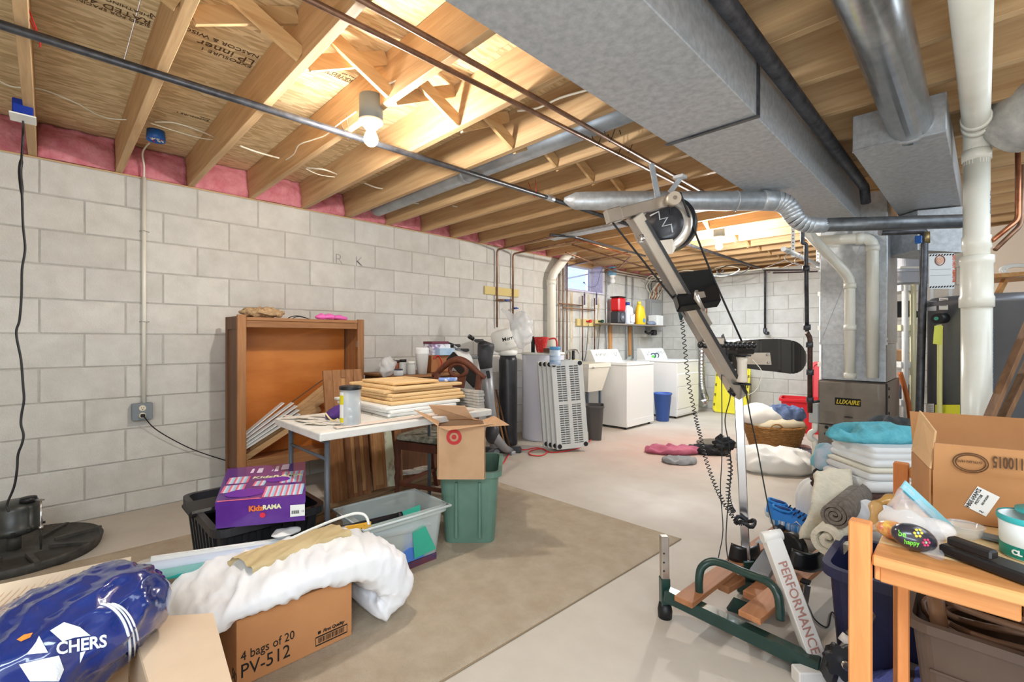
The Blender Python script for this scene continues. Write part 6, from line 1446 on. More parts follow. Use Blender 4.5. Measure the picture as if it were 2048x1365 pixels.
# wrapping-paper rolls in a plastic sleeve
A0 = at(268, 1150, d=1.66); A1_ = at(862, 1048, d=2.40)
L_ = A1_-A0; xd2 = L_.normalized()
def along(k, dx=0, dz=0): return A0+L_*k+RR*0+Vector((dx, dx, 0))*0+FF*dx+UP*dz
t = T('gift_wrap_rolls', 'long clear plastic sleeve of gift wrap rolls lying across the totes', 'gift wrap', tuple(A0+L_*.5))
for k_, (dx, dz, r_, m_) in enumerate(((.03, .0, .024, plain('lilac_paper', (206, 216, 238), .35)), (-.02, -.012, .020, plain('teal_paper', (30, 164, 152), .3)), (.075, .008, .022, M_PAPER))):
    b = B(); b.tube([along(.0, dx, dz), along(.66, dx*.5, dz)], r_, 14); P('paper_roll', b, m_, t, w=True)
b = B()
def slv(u, v):
    a = 2*pi*u; c_ = along(v, .025*(1-v), 0); r1 = .075*(1-.45*v); r2 = .036*(1-.3*v)
    if v > .93: r1 *= max(.15, (1-v)/.07); r2 *= max(.3, (1-v)/.07)
    p = c_+FF*(r1*cos(a))+UP*(r2*sin(a)); return p+UP*noise.noise(Vector((v*40, cos(a)*2, sin(a)*2)))*.006
b.grid(slv, 20, 60, closeu=True); P('sleeve', b, mat('thin_film', (232, 238, 242), .15, alpha=.25, spec=.9), t, w=True)
# black pole with orange label, white bent rod
p0 = at(585, 1095, d=2.02); p1 = at(803, 1030, d=2.30)
b = B(); b.tube([p0+UP*.03, p1+UP*.0], .0135, 14); t = S('black_tube', b, mat('glossy_black', (34, 30, 34), .3), 'black tube with rounded cap lying over the clear tote', 'tube', w=True)
b = B(); b.tube([p1-(p1-p0).normalized()*.02, p1+(p1-p0).normalized()*.003], .0150, 14); P('end_cap', b, M_BLACKR, t, w=True)
b = B(); q0 = at(690, 1060, d=2.10); q1 = at(742, 1050, d=2.16); b.bar(q0, q1, .028, .008, up=-FF, bev=.001); S('orange_card', b, mat('orange_card', (240, 180, 60), .5, 0, (60, 50, 40), sc=60, lo=.62, hi=.66), 'orange printed card by the end of the white bent rod', 'card', w=True)
pts_ = [at(392, 1195, d=1.62), at(392, 1172, d=1.66), at(400, 1160, d=1.68), at(420, 1152, d=1.70), at(520, 1106, d=1.83), at(640, 1052, d=2.0), at(700, 1030, d=2.08), at(722, 1028, d=2.10), at(733, 1035, d=2.10), at(738, 1050, d=2.10)]
b = B(); b.tube(smoothpath(pts_), .0062, 8); S('bent_rod', b, M_WPLAS, 'white bent curtain rod lying over the comforter and sleeve', 'rod', w=True)
b = B(); q_ = at(570, 1066, d=2.0); b.ell(q_, (.05, .06, .012), 16, 10, lambda p, d: p+d*noise.noise(p*20)*.02); S('white_wrapper', b, M_PAPER, 'white paper bag end poking up beside the purple shoe box', 'bag', w=True)
# paper lying left of sleeve (light sheet)
# --- sump pump
c_ = Vector((-3.60, -.10, 0))
t = T('sump_cover', 'round black sump pit cover at the wall on the far left', 'sump cover', tuple(c_))
b = B(); b.lathe([(.30, 0), (.32, .01), (.33, .05), (.32, .06), (.31, .045), (.12, .04), (.11, .02), (.001, .02)], c_, 48); P('cover_disc', b, mat('sump_black', (50, 50, 48), .6, 0, (78, 74, 68), sc=12), t, w=True)
for k in range(8):
    a = k*pi/4+.2; b = B(); b.bar(c_+Vector((cos(a)*.13, sin(a)*.13, .05)), c_+Vector((cos(a)*.33, sin(a)*.33, .05)), .02, .018); P('rib', b, MC['sump_black'], t, w=True)
m_ = at(28, 1060, d=2.42); mx = Vector((m_.x, m_.y, 0))
t = T('sump_pump', 'black upright sump pump motor with float rod over the cover', 'pump', tuple(mx)+() if False else (mx.x, mx.y, .06))
b = B(); b.cyl(mx+UP*.066, mx+UP*.16, .028, n=12); P('column', b, MC['sump_black'], t, w=True)
b = B(); b.lathe([(.09, .155), (.105, .165), (.107, .19), (.10, .195), (.10, .285), (.09, .31), (.03, .318), (.001, .32)], mx, 32); P('motor_housing', b, mat('motor_black', (40, 42, 40), .35, 0, (60, 62, 58), sc=10), t, w=True)
for k in range(12):
    a = k*pi/6; b = B(); b.box(mx+Vector((.108*cos(a)-.004, .108*sin(a)-.008, .172)), mx+Vector((.108*cos(a)+.004, .108*sin(a)+.008, .182))); P('vent_slot', b, M_INK, t, w=True)
q_ = mx+RR*.075+UP*.315; b = B(); b.lathe([(.032, 0), (.034, .012), (.032, .024), (.001, .026)], q_, 20); P('switch_cap', b, M_BLACKR, t, w=True)
q_ = mx+RR*.14; b = B(); b.tube([q_+UP*.066, q_+UP*.33], .0045, 8); P('float_rod', b, M_STEEL, t, w=True)
b = B(); b.bar(q_+UP*.325-RR*.08, q_+UP*.325+RR*.015, .01, .006); P('rod_arm', b, M_STEEL, t, w=True)
b = B(); b.cyl(q_+UP*.17, q_+UP*.19, .010, n=8); P('rod_stop', b, M_STEEL, t, w=True)
# --- foreground carton with bag
ZC = .45
M_KR3 = mat('pale_kraft', (222, 196, 166), .85, 0, (212, 186, 156), sc=5)
M_COR = mat('corrugated_kraft', (206, 172, 140), .85, 0, (186, 152, 120), sc=1)
t = T('open_carton', 'big open kraft carton in the near left corner under the blue bag', 'carton', (-1.3, -.15, 0))
cs = [Vector((-1.02, -.42, 0)), Vector((-1.02, .145, 0)), Vector((-1.50, .145, 0)), Vector((-1.50, -.42, 0))]
wall4(t, cs, .0, ZC, .006, M_KR3)
b = B(); b.slab([(-1.49, .147, ZC), (-1.04, .147, ZC), (-1.06, .265, ZC+.004), (-1.385, .30, ZC+.004), (-1.49, .175, ZC+.002)], .004); P('flap', b, M_KR3, t, w=True)
q0 = at(-60, 1182, X=-1.56); q1 = at(262, 1114, X=-1.56)
b = B(); b.slab([(-1.50, -.36, ZC), (-1.50, .13, ZC), q1, q0], .005); fo = P('flap', b, M_KR3, t, w=True)
for k in range(26):
    u = (k+.5)/26; a0 = Vector((-1.4965, -.36+.49*u, ZC+.004)); a1 = q0.lerp(q1, u)+Vector((.004, 0, -.003)); b = B(); b.tube([a0, a1], .0022, 5); P('flute', b, M_COR, fo, w=True) if False else P('flute', b, M_COR, t, w=True)
# blue shopping bag
bc = at(84, 1300, d=1.03)
bc = Vector((bc.x, bc.y, .515))
pk = at(249, 1108, d=1.12)
def bfn(p, d):
    q = p-bc; lu = q.dot(RR); k_ = (1-2.2*abs(noise.noise(Vector((p.x*6+p.y*3, p.y*8, p.z*5+4)))))*.022+(1-2*abs(noise.noise(Vector((p.x*17, p.y*19, p.z*14)))))*.011+(1-2*abs(noise.noise(p*42)))*.003
    p = p+d*k_
    p = p+UP*(.42*(lu-.08)-.015)
    if d.z > -.3 and lu > .08: p = p+UP*((lu-.08)/.12)**2*.03*max(0, q.dot(FF)/.2+.3)
    return p
b = B(); b.ell(bc, (.215, .215, .115), 140, 90, bfn)
from mathutils.bvhtree import BVHTree
bmesh.ops.recalc_face_normals(b.bm, faces=b.bm.faces)
bv = BVHTree.FromBMesh(b.bm)
bag = S('shopping_bag', b, mat('navy_film', (30, 52, 122), .16, 0, (24, 42, 104), sc=4, coat=.8, bump=.12, bsc=16), 'shiny blue plastic shopping bag with white print in the near left corner', 'bag', loc=(0, 0, 0), w=False)
bag.data.transform(Matrix.Translation(-bc)); bag.location = bc; WM[bag] = Matrix.Translation(bc)
def project(px_, py_, off=.0016):
    o_ = Vector((0, 0, CAMZ)); v_ = (at(px_, py_, d=1.)-o_).normalized(); h = bv.ray_cast(o_, v_)
    return (h[0]-v_*off) if h[0] is not None else None
def decal(poly_px, m, name, n_=14):
    """lay a printed patch on the bag: fan grid from the centroid"""
    cx_ = sum(p[0] for p in poly_px)/len(poly_px); cy__ = sum(p[1] for p in poly_px)/len(poly_px)
    b = B(); R_ = 5; K = len(poly_px); ring = []
    den = []
    for i in range(K):
        a_ = poly_px[i]; c2 = poly_px[(i+1) % K]; m__ = max(1, int(math.hypot(c2[0]-a_[0], c2[1]-a_[1])/6))
        for j in range(m__): den.append((a_[0]+(c2[0]-a_[0])*j/m__, a_[1]+(c2[1]-a_[1])*j/m__))
    V = []
    for r_ in range(1, R_+1):
        V.append([project(cx_+(x_-cx_)*r_/R_, cy__+(y_-cy__)*r_/R_) for x_, y_ in den])
    c0 = project(cx_, cy__)
    if c0 is None or any(v is None for row in V for v in row): b.bm.free(); return
    V = [[b.bm.verts.new(v) for v in row] for row in V]; c0 = b.bm.verts.new(c0); n__ = len(den)
    for i in range(n__):
        b.bm.faces.new((c0, V[0][i], V[0][(i+1) % n__]))
        for r_ in range(R_-1): b.bm.faces.new((V[r_][i], V[r_+1][i], V[r_+1][(i+1) % n__], V[r_][(i+1) % n__]))
    P(name, b, m, bag, w=True)
M_BW = mat('bag_white', (226, 230, 236), .2, coat=.6)
decal([(100, 1262), (128, 1245), (160, 1255), (181, 1272), (150, 1276), (125, 1284)], M_BW, 'white_print')
decal([(72, 1285), (78, 1272), (96, 1306), (52, 1310), (64, 1296)], M_BW, 'white_print')
decal([(38, 1330), (90, 1318), (118, 1312), (128, 1340), (118, 1364), (60, 1364)], M_BW, 'white_print')
decal([(33, 1280), (48, 1270), (66, 1266), (60, 1276), (42, 1284)], plain('bag_orange', (226, 140, 60), .3), 'orange_print')
decal([(160, 1306), (171, 1303), (160, 1328)], M_BW, 'white_print')
def bagtext(s, size, px0, py0, sl):
    cu = bpy.data.curves.new('t', 'FONT'); cu.body = s; cu.size = size; cu.resolution_u = 3; cu.offset = size*.03
    tmp = bpy.data.objects.new('t', cu); COL.objects.link(tmp); bpy.context.view_layer.update()
    me = bpy.data.meshes.new_from_object(tmp.evaluated_get(bpy.context.evaluated_depsgraph_get())); bpy.data.objects.remove(tmp)
    bm_ = bmesh.new(); bm_.from_mesh(me); bmesh.ops.triangulate(bm_, faces=bm_.faces)
    for _ in range(3): bmesh.ops.subdivide_edges(bm_, edges=[e for e in bm_.edges if e.calc_length() > 6], cuts=1)
    ok = True
    for v in bm_.verts:
        q = project(px0+v.co.x, py0-v.co.y+sl*v.co.x, .0022)
        if q is None: ok = False; break
        v.co = q
    if ok:
        me2 = bpy.data.meshes.new('lettering'); bm_.to_mesh(me2); me2.materials.append(M_BW); P('lettering', me2, None, bag, w=True)
    bm_.free()
bagtext('CHERS', 34, 112, 1310, -.16)
for k_, off_ in enumerate((0, 12, 22)):
    ring_ = [project(x_, y_, .002) for x_, y_ in [(198+off_+(62-off_*.2)*sin(a)*1.0, 1300-92*cos(a)) for a in [.05+i*2.6/22 for i in range(23)]]]
    ring_ = [q for q in ring_ if q is not None]
    if len(ring_) > 4: b = B(); b.tube(ring_, .0022 if k_ else .003, 5); P('print_ring', b, M_BW, bag, w=True)
# =============== middle floor: laundry ===============
def fp(px_, py_): return at(px_, py_, z=0)
c_ = fp(1547, 905); M_WK = mat('wicker', (196, 146, 84), .7, 0, (150, 104, 56), sc=30, st=(1, 1, 3), bump=.5, bsc=60)
t = T('laundry_basket', 'round wicker laundry basket heaped with clothes', 'basket', tuple(c_))
b = B(); b.lathe([(.195, 0), (.20, .008), (.285, .285), (.275, .285), (.19, .012)], c_, 40, capt=False); P('basket_shell', b, M_WK, t, w=True)
b = B()
NB = 44
for row in range(15):
    z_ = .015+.018*row; r_ = .200+.085*(z_/.285)
    for k in range(NB):
        a0 = 2*pi*k/NB; a1 = 2*pi*(k+1)/NB; am = (a0+a1)/2; up_ = .006 if (k+row) % 2 else -.001
        b.tube([c_+Vector((r_*cos(a0), r_*sin(a0), z_)), c_+Vector(((r_+up_)*cos(am), (r_+up_)*sin(am), z_)), c_+Vector((r_*cos(a1), r_*sin(a1), z_))], .0062, 4, cap=False)
P('weave', b, M_WK, t, w=True, stuff=True)
b = B()
for q in range(2): b.tube([c_+Vector(((.287+.006*sin(12*a+q*pi))*cos(a), (.287+.006*sin(12*a+q*pi))*sin(a), .285+.006*cos(12*a+q*pi))) for a in [i*2*pi/90 for i in range(90)]], .008, 5, closed=True)
P('rim', b, M_WK, t, w=True)
for sg in (-1, 1):
    b = B(); o_ = c_+(-FF*.0+RR*(-.12))+(-FF)*.27 if sg < 0 else c_+FF*.28; b.tube([o_+RR*.06*cos(a)+UP*(.285+.05*sin(a)) for a in [i*pi/10 for i in range(11)]], .007, 6); P('handle', b, M_WK, t, w=True)
M_CW = mat('cotton_white', (236, 236, 232), .85, sheen=.2); M_CC = mat('cotton_cream', (232, 222, 196), .85); M_DN = mat('denim_blue', (112, 134, 176), .9, 0, (84, 104, 146), sc=20)
S('laundry_heap', cloth(c_+Vector((0, 0, .275)), .27, .27, .10, 5, .35, 9, 0, 56, 18), M_CC, 'cream sheet heaped inside the wicker basket', 'laundry')
q_ = c_+RR*(-.12)+UP*.30; S('laundry_heap', cloth(q_, .22, .20, .17, 9, .3, 8, .3, 56, 18), M_CW, 'white cloth heaped on the left side of the wicker basket', 'laundry')
q_ = c_+RR*.09-FF*.05+UP*.345; S('jeans', cloth(q_, .18, .14, .11, 15, .8, 13, .5, 90, 30), M_DN, 'crumpled blue denim on top of the wicker basket', 'jeans')
# white heap on floor
q_ = fp(1552, 938); S('laundry_heap', cloth(q_, .33, .26, .15, 21, .6, 7, radians(45), 110, 36), M_CW, 'white sheet dropped on the floor in front of the wicker basket', 'laundry')
q_ = fp(1345, 906); S('pink_garment', cloth(q_, .27, .14, .05, 31, 1.3, 10, radians(40), 60, 16), mat('dusty_pink', (196, 112, 136), .9, 0, (176, 94, 120), sc=8), 'dusty pink garment flat on the concrete floor', 'clothing')
q_ = fp(1382, 904); S('pink_garment', cloth(q_, .15, .12, .06, 33, .6, 15, 0, 50, 14), MC['dusty_pink'], 'bunched pink sleeve on top of the right of the pink garment', 'clothing') if False else None
q_ = fp(1358, 926); S('grey_garment', cloth(q_, .16, .10, .035, 41, 1.4, 12, radians(35), 50, 14), mat('marl_grey', (146, 148, 150), .9), 'small grey garment on the floor in front of the pink one', 'clothing')
q_ = fp(1418, 908); S('black_garment', cloth(q_, .19, .10, .06, 43, 1.2, 13, radians(30), 50, 14), plain('soft_black', (30, 30, 32), .9), 'black garment bunched on the floor near the coiled cord', 'clothing')
q_ = fp(1437, 888); b = B(); b.lathe([(.22, 0), (.23, .008), (.21, .014), (.001, .014)], q_, 32); S('floor_drain_cover', b, mat('drain_brown', (120, 108, 92), .7, 0, (90, 80, 68), sc=20), 'round brown drain cover in the floor left of the basket', 'drain')
bpy.context.view_layer.objects
t = T('bathroom_scale', 'flat mauve board on the floor right of the basket', 'board', tuple(fp(1622, 925))); t.name = 'mauve_board'
b = B(); p4 = [fp(1588, 922), fp(1640, 945), fp(1650, 925), fp(1600, 905)]; b.loft([[p+UP*.002 for p in p4], [p+UP*.03 for p in p4]], sm=False); P('board_panel', b, plain('mauve', (176, 150, 156), .7), t, w=True)
q_ = fp(1608, 918)+UP*.032; S('dark_clothes', cloth(q_, .16, .10, .06, 47, .5, 14, radians(20), 50, 14), mat('navy_mix', (62, 64, 84), .9, 0, (150, 140, 156), sc=9), 'dark mixed clothes lying on the mauve board', 'clothing')
q_ = fp(1600, 905)+UP*.004; S('pale_pink_cloth', cloth(q_, .10, .08, .07, 49, .5, 12, 0, 40, 12), plain('blush', (226, 176, 172), .9), 'pale pink cloth peeking out right of the wicker basket', 'clothing')
# =============== home gym ===============
DG = 2.12
M_TUBE = mat('zinc_tube', (206, 200, 192), .28, .85, (186, 178, 168), sc=6)
M_GREEN = mat('deep_green_enamel', (34, 62, 56), .3, 0, (28, 54, 48), sc=8, coat=.3)
M_VIN = mat('black_vinyl', (22, 22, 23), .28, coat=.3)
M_RED_W = wood('redwood_rail', (186, 128, 86), (150, 96, 60), 1, sc=6)
base = fp(1490, 1180)
gym = T('home_gym', 'folding cable home gym with chrome mast, black pads and spools, in the middle of the room', 'exercise machine', tuple(base))
gym['label'] = 'cable home gym with tall chrome mast, slanted arm and black pads'
def g_(px_, py_, d_=DG): return at(px_, py_, d=d_)
def GP(name, b, m): return P(name, b, m, gym, w=True)
GP('mast', B().bar(g_(1494, 1165), g_(1475, 745), .036, .036, up=FF+RR*.5, bev=.003), mat('mast_chrome', (206, 206, 210), .16, .95))
GP('mast', B().bar(g_(1481, 1130, DG+.06), g_(1456, 745, DG+.06), .030, .03, up=FF, bev=.004), M_TUBE) if False else None
GP('mast_sleeve', B().bar(g_(1498, 1190), g_(1495, 1118), .062, .055, up=FF, bev=.004), M_GREEN)
GP('sleeve_lug', B().box(g_(1497, 1172)+Vector((-.04, -.04, -.03)), g_(1497, 1172)+Vector((.04, .04, .035)), .006), M_GREEN)
ARM0 = g_(1478, 790, 2.08); ARM1 = g_(1268, 432, 1.86)
GP('slanted_arm', B().bar(ARM0, ARM1, .05, .075, up=FF, bev=.003), M_TUBE)
GP('arm_slot', B().bar(ARM0.lerp(ARM1, .02)+RR*.022-FF*.02, ARM1.lerp(ARM0, .03)+RR*.022-FF*.02, .012, .04, up=FF), plain('channel_shadow', (70, 70, 72), .4, metal=.6))
# crossbar
C0 = g_(1218, 434, 1.84); C1 = g_(1338, 402, 1.88)
GP('top_crossbar', B().bar(C0, C1, .034, .045, up=UP, bev=.003), M_TUBE)
GP('crossbar_end', B().bar(C0-(C1-C0).normalized()*.012, C0+(C1-C0).normalized()*.05, .040, .055, up=UP, bev=.003), M_TUBE)
wc_ = g_(1346, 399, 1.84); GP('pulley', B().tube([wc_-FF*.022, wc_+FF*.022], .026, 22), plain('cream_pulley', (196, 180, 160), .4, metal=.4))
GP('pulley_hub', B().tube([wc_-FF*.026, wc_-FF*.022], .008, 12), M_STEEL)
GP('pulley_strap', B().bar(g_(1340, 385, 1.86), g_(1360, 358, 1.88), .02, .006, up=FF), M_GALV)
hb = g_(1360, 355, 1.88)
GP('ceiling_strap', B().bar(g_(1317, 402, 1.88), Vector((g_(1303, 340, 1.95).x, g_(1303, 340, 1.95).y, 1.90)), .022, .006, up=FF), M_GALV)
GP('top_clip', B().box(hb+Vector((-.02, -.02, -.005)), hb+Vector((.02, .02, .006))), M_GALV)
# spool
sc_ = g_(1338, 450, 1.97); ax = (FF*.86+RR*.45-UP*.1).normalized(); e1 = ax.cross(UP).normalized(); e2 = ax.cross(e1)
def wheel(c_, ax_, prof, n=36):
    z_ = ax_.normalized(); x_ = z_.orthogonal().normalized(); y_ = z_.cross(x_); M = Matrix.Translation(c_) @ Matrix(((*x_, 0), (*y_, 0), (*z_, 0), (0, 0, 0, 1))).transposed()
    return B().lathe(prof, n=n, M=M)
GP('cord_spool', wheel(sc_, ax, [(.03, -.035), (.105, -.035), (.112, -.03), (.112, .03), (.105, .035), (.03, .035)]), plain('spool_black', (24, 24, 28), .35))
sc2 = sc_-ax*.06-RR*.018-UP*.02
GP('guard_plate', wheel(sc2, ax, [(.088, -.006), (.118, -.006), (.118, .006), (.088, .006)]), M_TUBE)
GP('power_disc', wheel(sc2-ax*.004, ax, [(.001, -.02), (.05, -.018), (.084, -.006), (.086, .004), (.001, .004)]), mat('dark_disc', (62, 62, 66), .3, .3))
pts_ = [sc2-ax*.026+e1*(x_*.05)+e2*(y_*.05) for x_, y_ in ((-.9, -.7), (-.2, -1.0), (-.1, -.3), (.5, -.4), (.1, .3), (.8, .2), (.9, .9))]
GP('zigzag_mark', B().tube(pts_, .0035, 5), plain('mark_silver', (190, 190, 192), .4))
GP('side_plate', B().slab([g_(1262, 445, 1.93), g_(1264, 462, 1.93), g_(1285, 492, 1.95), g_(1316, 515, 1.96), g_(1300, 480, 1.95)], .006), M_TUBE)
GP('lower_guard', B().slab([g_(1316, 482, 1.86), g_(1345, 478, 1.86), g_(1352, 496, 1.86), g_(1345, 508, 1.87), g_(1325, 508, 1.87)], .005), M_TUBE)
kb = g_(1283, 484, 1.83); GP('spring_knob', B().tube([kb, kb+UP*.012-FF*.0, kb+UP*.028], [.010, .014, .009], 10), M_CHROME)
# upper black pad
pc = [g_(1340, 546, 2.0), g_(1424, 536, 2.04), g_(1444, 600, 1.90), g_(1360, 612, 1.86)]
nn = (pc[1]-pc[0]).cross(pc[3]-pc[0]).normalized()
b = B(); b.slab(pc, .045); bmesh.ops.bevel(b.bm, geom=b.bm.edges[:], offset=.006, affect='EDGES', segments=2); GP('upper_pad', b, M_VIN)
q_ = g_(1393, 596, 1.82); b = B(); b.tube([q_+UP*.03, q_, q_-UP*.05+RR*.03], [.006, .012, .006], 8); GP('pad_bracket', b, M_TUBE)
b = B(); b.slab([g_(1388, 585, 1.84), g_(1408, 583, 1.84), g_(1412, 594, 1.83), g_(1392, 598, 1.83)], .003); GP('pad_bracket', b, M_TUBE)
b = B(); b.bar(g_(1392, 602, 1.92), g_(1420, 650, 1.98), .02, .01, up=FF); GP('link_bar', b, M_TUBE)
# seat cushion: big black box with rounded right end
b = B(); L_ = []
for px_, y0_, y1_, dd in ((1462, 688, 730, 2.28), (1475, 682, 734, 2.28), (1520, 679, 741, 2.26), (1560, 678, 745, 2.25), (1586, 681, 749, 2.24), (1600, 686, 746, 2.25), (1610, 696, 738, 2.27), (1614, 708, 726, 2.30)):
    a_ = g_(px_, y0_, dd); c2 = g_(px_, y1_, dd); e_ = FF*.19
    L_.append([a_, c2, c2+e_*1.0, a_+e_])
b.loft(L_, sm=False); bmesh.ops.bevel(b.bm, geom=[e for e in b.bm.edges], offset=.008, segments=2, affect='EDGES'); GP('seat_cushion', b, M_VIN)
b = B(); b.slab([g_(1492, 706, 2.235), g_(1540, 706, 2.225), g_(1543, 730, 2.225), g_(1492, 729, 2.235)], .004); mp_ = GP('mount_plate', b, M_TUBE)
for px_, py_ in ((1536, 710), (1538, 726)):
    q_ = g_(px_, py_, 2.222); b = B(); b.tube([q_, q_-FF*.006], .006, 10); GP('bolt', b, M_STEEL)
b = B(); b.bar(g_(1465, 700, 2.13), g_(1502, 698, 2.16), .05, .05, up=UP, bev=.006); GP('hinge_block', b, M_VIN)
b = B(); b.slab([g_(1456, 700, 2.09), g_(1474, 702, 2.09), g_(1478, 735, 2.09), g_(1471, 754, 2.09), g_(1462, 750, 2.09), g_(1458, 725, 2.09)], .03); GP('pivot_bracket', b, M_VIN)
for px_, py_ in ((1462, 726), (1469, 740)):
    q_ = g_(px_, py_, 2.088); b = B(); b.tube([q_, q_-FF*.006], .005, 8); GP('bolt', b, M_STEEL)
# foam grip bar
for (xa, xb, ya) in ((1396, 1424, 690), (1438, 1512, 690)):
    n_ = max(3, int((xb-xa)/9)); pts_ = []; rs_ = []
    for i in range(n_*4+1):
        u = i/(n_*4); pts_.append(g_(xa+(xb-xa)*u, ya+1.5*u, 2.0)); rs_.append(.0125+.003*abs(sin(u*n_*pi)) if 0 < i < n_*4 else .008)
    GP('foam_grip', B().tube(pts_, rs_, 14), M_VIN)
GP('grip_bar', B().tube([g_(1400, 690, 2.0), g_(1508, 691, 2.0)], .007, 8), M_STEEL)
GP('arm_collar', B().bar(g_(1405, 681, 1.99), g_(1447, 683, 1.99), .02, .03, up=UP, bev=.003), M_TUBE)
GP('clip', B().slab([g_(1443, 672, 2.0), g_(1447, 668, 2.0), g_(1453, 684, 2.0), g_(1445, 684, 2.0)], .004), plain('dull_clip', (90, 90, 92), .4, metal=.5))
# white spool under pads
ax_ = g_(1484, 740, 2.02)
GP('white_spool', B().lathe([(.022, -.055), (.024, -.05), (.020, -.02), (.020, .03), (.024, .055)], ax_, 20), plain('ivory_spool', (222, 208, 190), .35))
for dz in (.062, -.062): GP('spool_flange', B().lathe([(.001, -.003), (.036, -.003), (.036, .003), (.001, .003)], ax_+UP*dz, 24), M_BLACKR)
b = B(); q_ = g_(1455, 788, 2.06); b.tube([g_(1457, 781, 2.06), g_(1471, 791, 2.05)], .009, 12); GP('locking_pin', b, M_BLACKR)
q_ = g_(1421, 748, 2.3); b = B(); b.lathe([(.001, -.004), (.05, -.004), (.05, .004), (.001, .004)], g_(1415, 744, 2.2), 20); b.tube([g_(1408, 746, 2.2), g_(1432, 750, 2.2)], .014, 8); b.bm.free()
# cables
def gc_(pts_, r=.0032, m=M_CORD, nm='cable'): GP(nm, B().tube(smoothpath([g_(*p) for p in pts_], 5), r, 6), m)
gc_([(1225, 445, 1.84), (1310, 552, 1.92), (1402, 668, 2.0)], .0042)
gc_([(1362, 390, 1.84), (1366, 400, 1.84), (1420, 540, 1.95), (1483, 682, 2.05)], .0042)
gc_([(1340, 405, 1.86), (1341, 425, 1.88), (1346, 450, 1.90)], .0035)
gc_([(1443, 728, 2.04), (1444, 900, 2.05), (1441, 980, 2.05), (1446, 1060, 2.0), (1438, 1110, 1.97), (1434, 1128, 1.95)], .0022)
gc_([(1452, 690, 2.0), (1456, 740, 2.03), (1461, 790, 2.05), (1450, 840, 2.06), (1458, 890, 2.06), (1462, 940, 2.06), (1456, 1010, 2.05), (1452, 1080, 2.02), (1457, 1125, 1.98), (1460, 1132, 1.95)], .0026)
gc_([(1490, 768, 2.02), (1500, 830, 2.02), (1515, 900, 2.02), (1528, 970, 2.0), (1540, 1030, 1.95), (1550, 1062, 1.9)], .003)
gc_([(1505, 720, 2.1), (1522, 740, 2.1), (1522, 755, 2.1), (1512, 780, 2.08), (1495, 791, 2.06)], .002, M_WIRE)
def coil(pts_, turns, r_, cr, nm='coiled_cord'):
    sp_ = smoothpath([g_(*p) for p in pts_], 14); n_ = len(sp_); out = []
    m_ = turns*9
    for i in range(m_+1):
        u = i/m_*(n_-1); k_ = min(int(u), n_-2); p = sp_[k_].lerp(sp_[k_+1], u-k_); tg = (sp_[k_+1]-sp_[k_]).normalized(); e_ = tg.cross(FF).normalized(); f_ = tg.cross(e_); a_ = 2*pi*turns*i/m_
        out.append(p+e_*r_*cos(a_)+f_*r_*sin(a_))
    GP(nm, B().tube(out, cr, 5), M_CORD)
coil([(1364, 640, 2.25), (1370, 700, 2.25), (1378, 770, 2.25), (1390, 830, 2.25), (1400, 870, 2.22), (1412, 920, 2.2), (1430, 970, 2.15), (1450, 1010, 2.08), (1475, 1045, 2.04), (1493, 1045, 2.03)], 62, .0085, .0022)
coil([(1455, 905, 2.04), (1461, 940, 2.04), (1456, 980, 2.04), (1460, 1010, 2.04), (1468, 1025, 2.04)], 20, .009, .0022)
b = B(); pts_ = [g_(1490, 1044, 2.06)+Vector((.038*cos(a), .038*sin(a), .01*sin(3*a))) for a in [i*pi/8 for i in range(17)]]; GP('coiled_cord', B().tube(pts_, .009, 6), M_CORD)
q_ = g_(1362, 628, 2.25); GP('cord_plug', B().tube([q_+UP*.03, q_, q_-UP*.03], [.008, .014, .006], 8), plain('dark_teal', (36, 60, 64), .5))
b = B(); b.ell(g_(1447, 888, 2.3), (.045, .045, .035), 20, 14, lambda p, d: p+d*noise.noise(p*60)*.03); GP('cord_knot', b, M_CORD)
# base frame
zb_ = .11
def gz(px_, py_, z_): return at(px_, py_, z=z_)
GP('cross_beam', B().bar(gz(1332, 1188, .11), gz(1640, 1335, .05), .05, .05, bev=.004), M_GREEN)
GP('foot_post', B().bar(gz(1330, 1225, .02), at(1328, 1072, d=gz(1330, 1225, .02).dot(FF)), .032, .032, up=FF, bev=.003), M_TUBE)
d_fp = gz(1330, 1225, .02).dot(FF)
GP('post_sleeve', B().bar(at(1330, 1222, d=d_fp), at(1329, 1155, d=d_fp), .038, .038, up=FF, bev=.003), M_GREEN)
q_ = at(1330, 1215, d=d_fp); q_.z = .03; GP('rubber_foot', B().lathe([(.028, -.03), (.03, .0), (.024, .03)], q_, 16), M_BLACKR)
for py_ in (1108, 1126, 1143): q_ = at(1328, py_, d=d_fp-.0165); GP('adjust_hole', B().tube([q_, q_-FF*.001], .004, 8), M_INK)
hp = [at(1399, 1195, z=.12), at(1398, 1160, d=1.86), at(1405, 1134, d=1.86), at(1432, 1124, d=1.84), at(1490, 1146, d=1.76), at(1535, 1164, d=1.70), at(1556, 1192, d=1.67), at(1561, 1240, d=1.66)]
GP('loop_handle', B().tube(smoothpath(hp, 6), .0155, 12), M_GREEN)
GP('side_plate', B().slab([at(1470, 1200, d=1.92), at(1520, 1220, d=1.90), at(1520, 1245, d=1.90), at(1455, 1222, d=1.92)], .02), M_GREEN)
for (p_, q_, w_) in (((1366, 1205), (1605, 1028), .075), ((1498, 1236), (1700, 1070), .080)):
    A0 = gz(*p_, .135); A1_ = gz(*q_, .135); GP('wooden_rail', B().bar(A0, A1_, w_, .022, bev=.002), M_RED_W)
GP('wooden_rail', B().bar(gz(1630, 1040, .11), gz(1530, 1120, .11), .03, .02), M_RED_W)
GP('under_block', B().bar(gz(1446, 1178, .085), gz(1480, 1158, .085), .05, .03, bev=.002), M_RED_W)
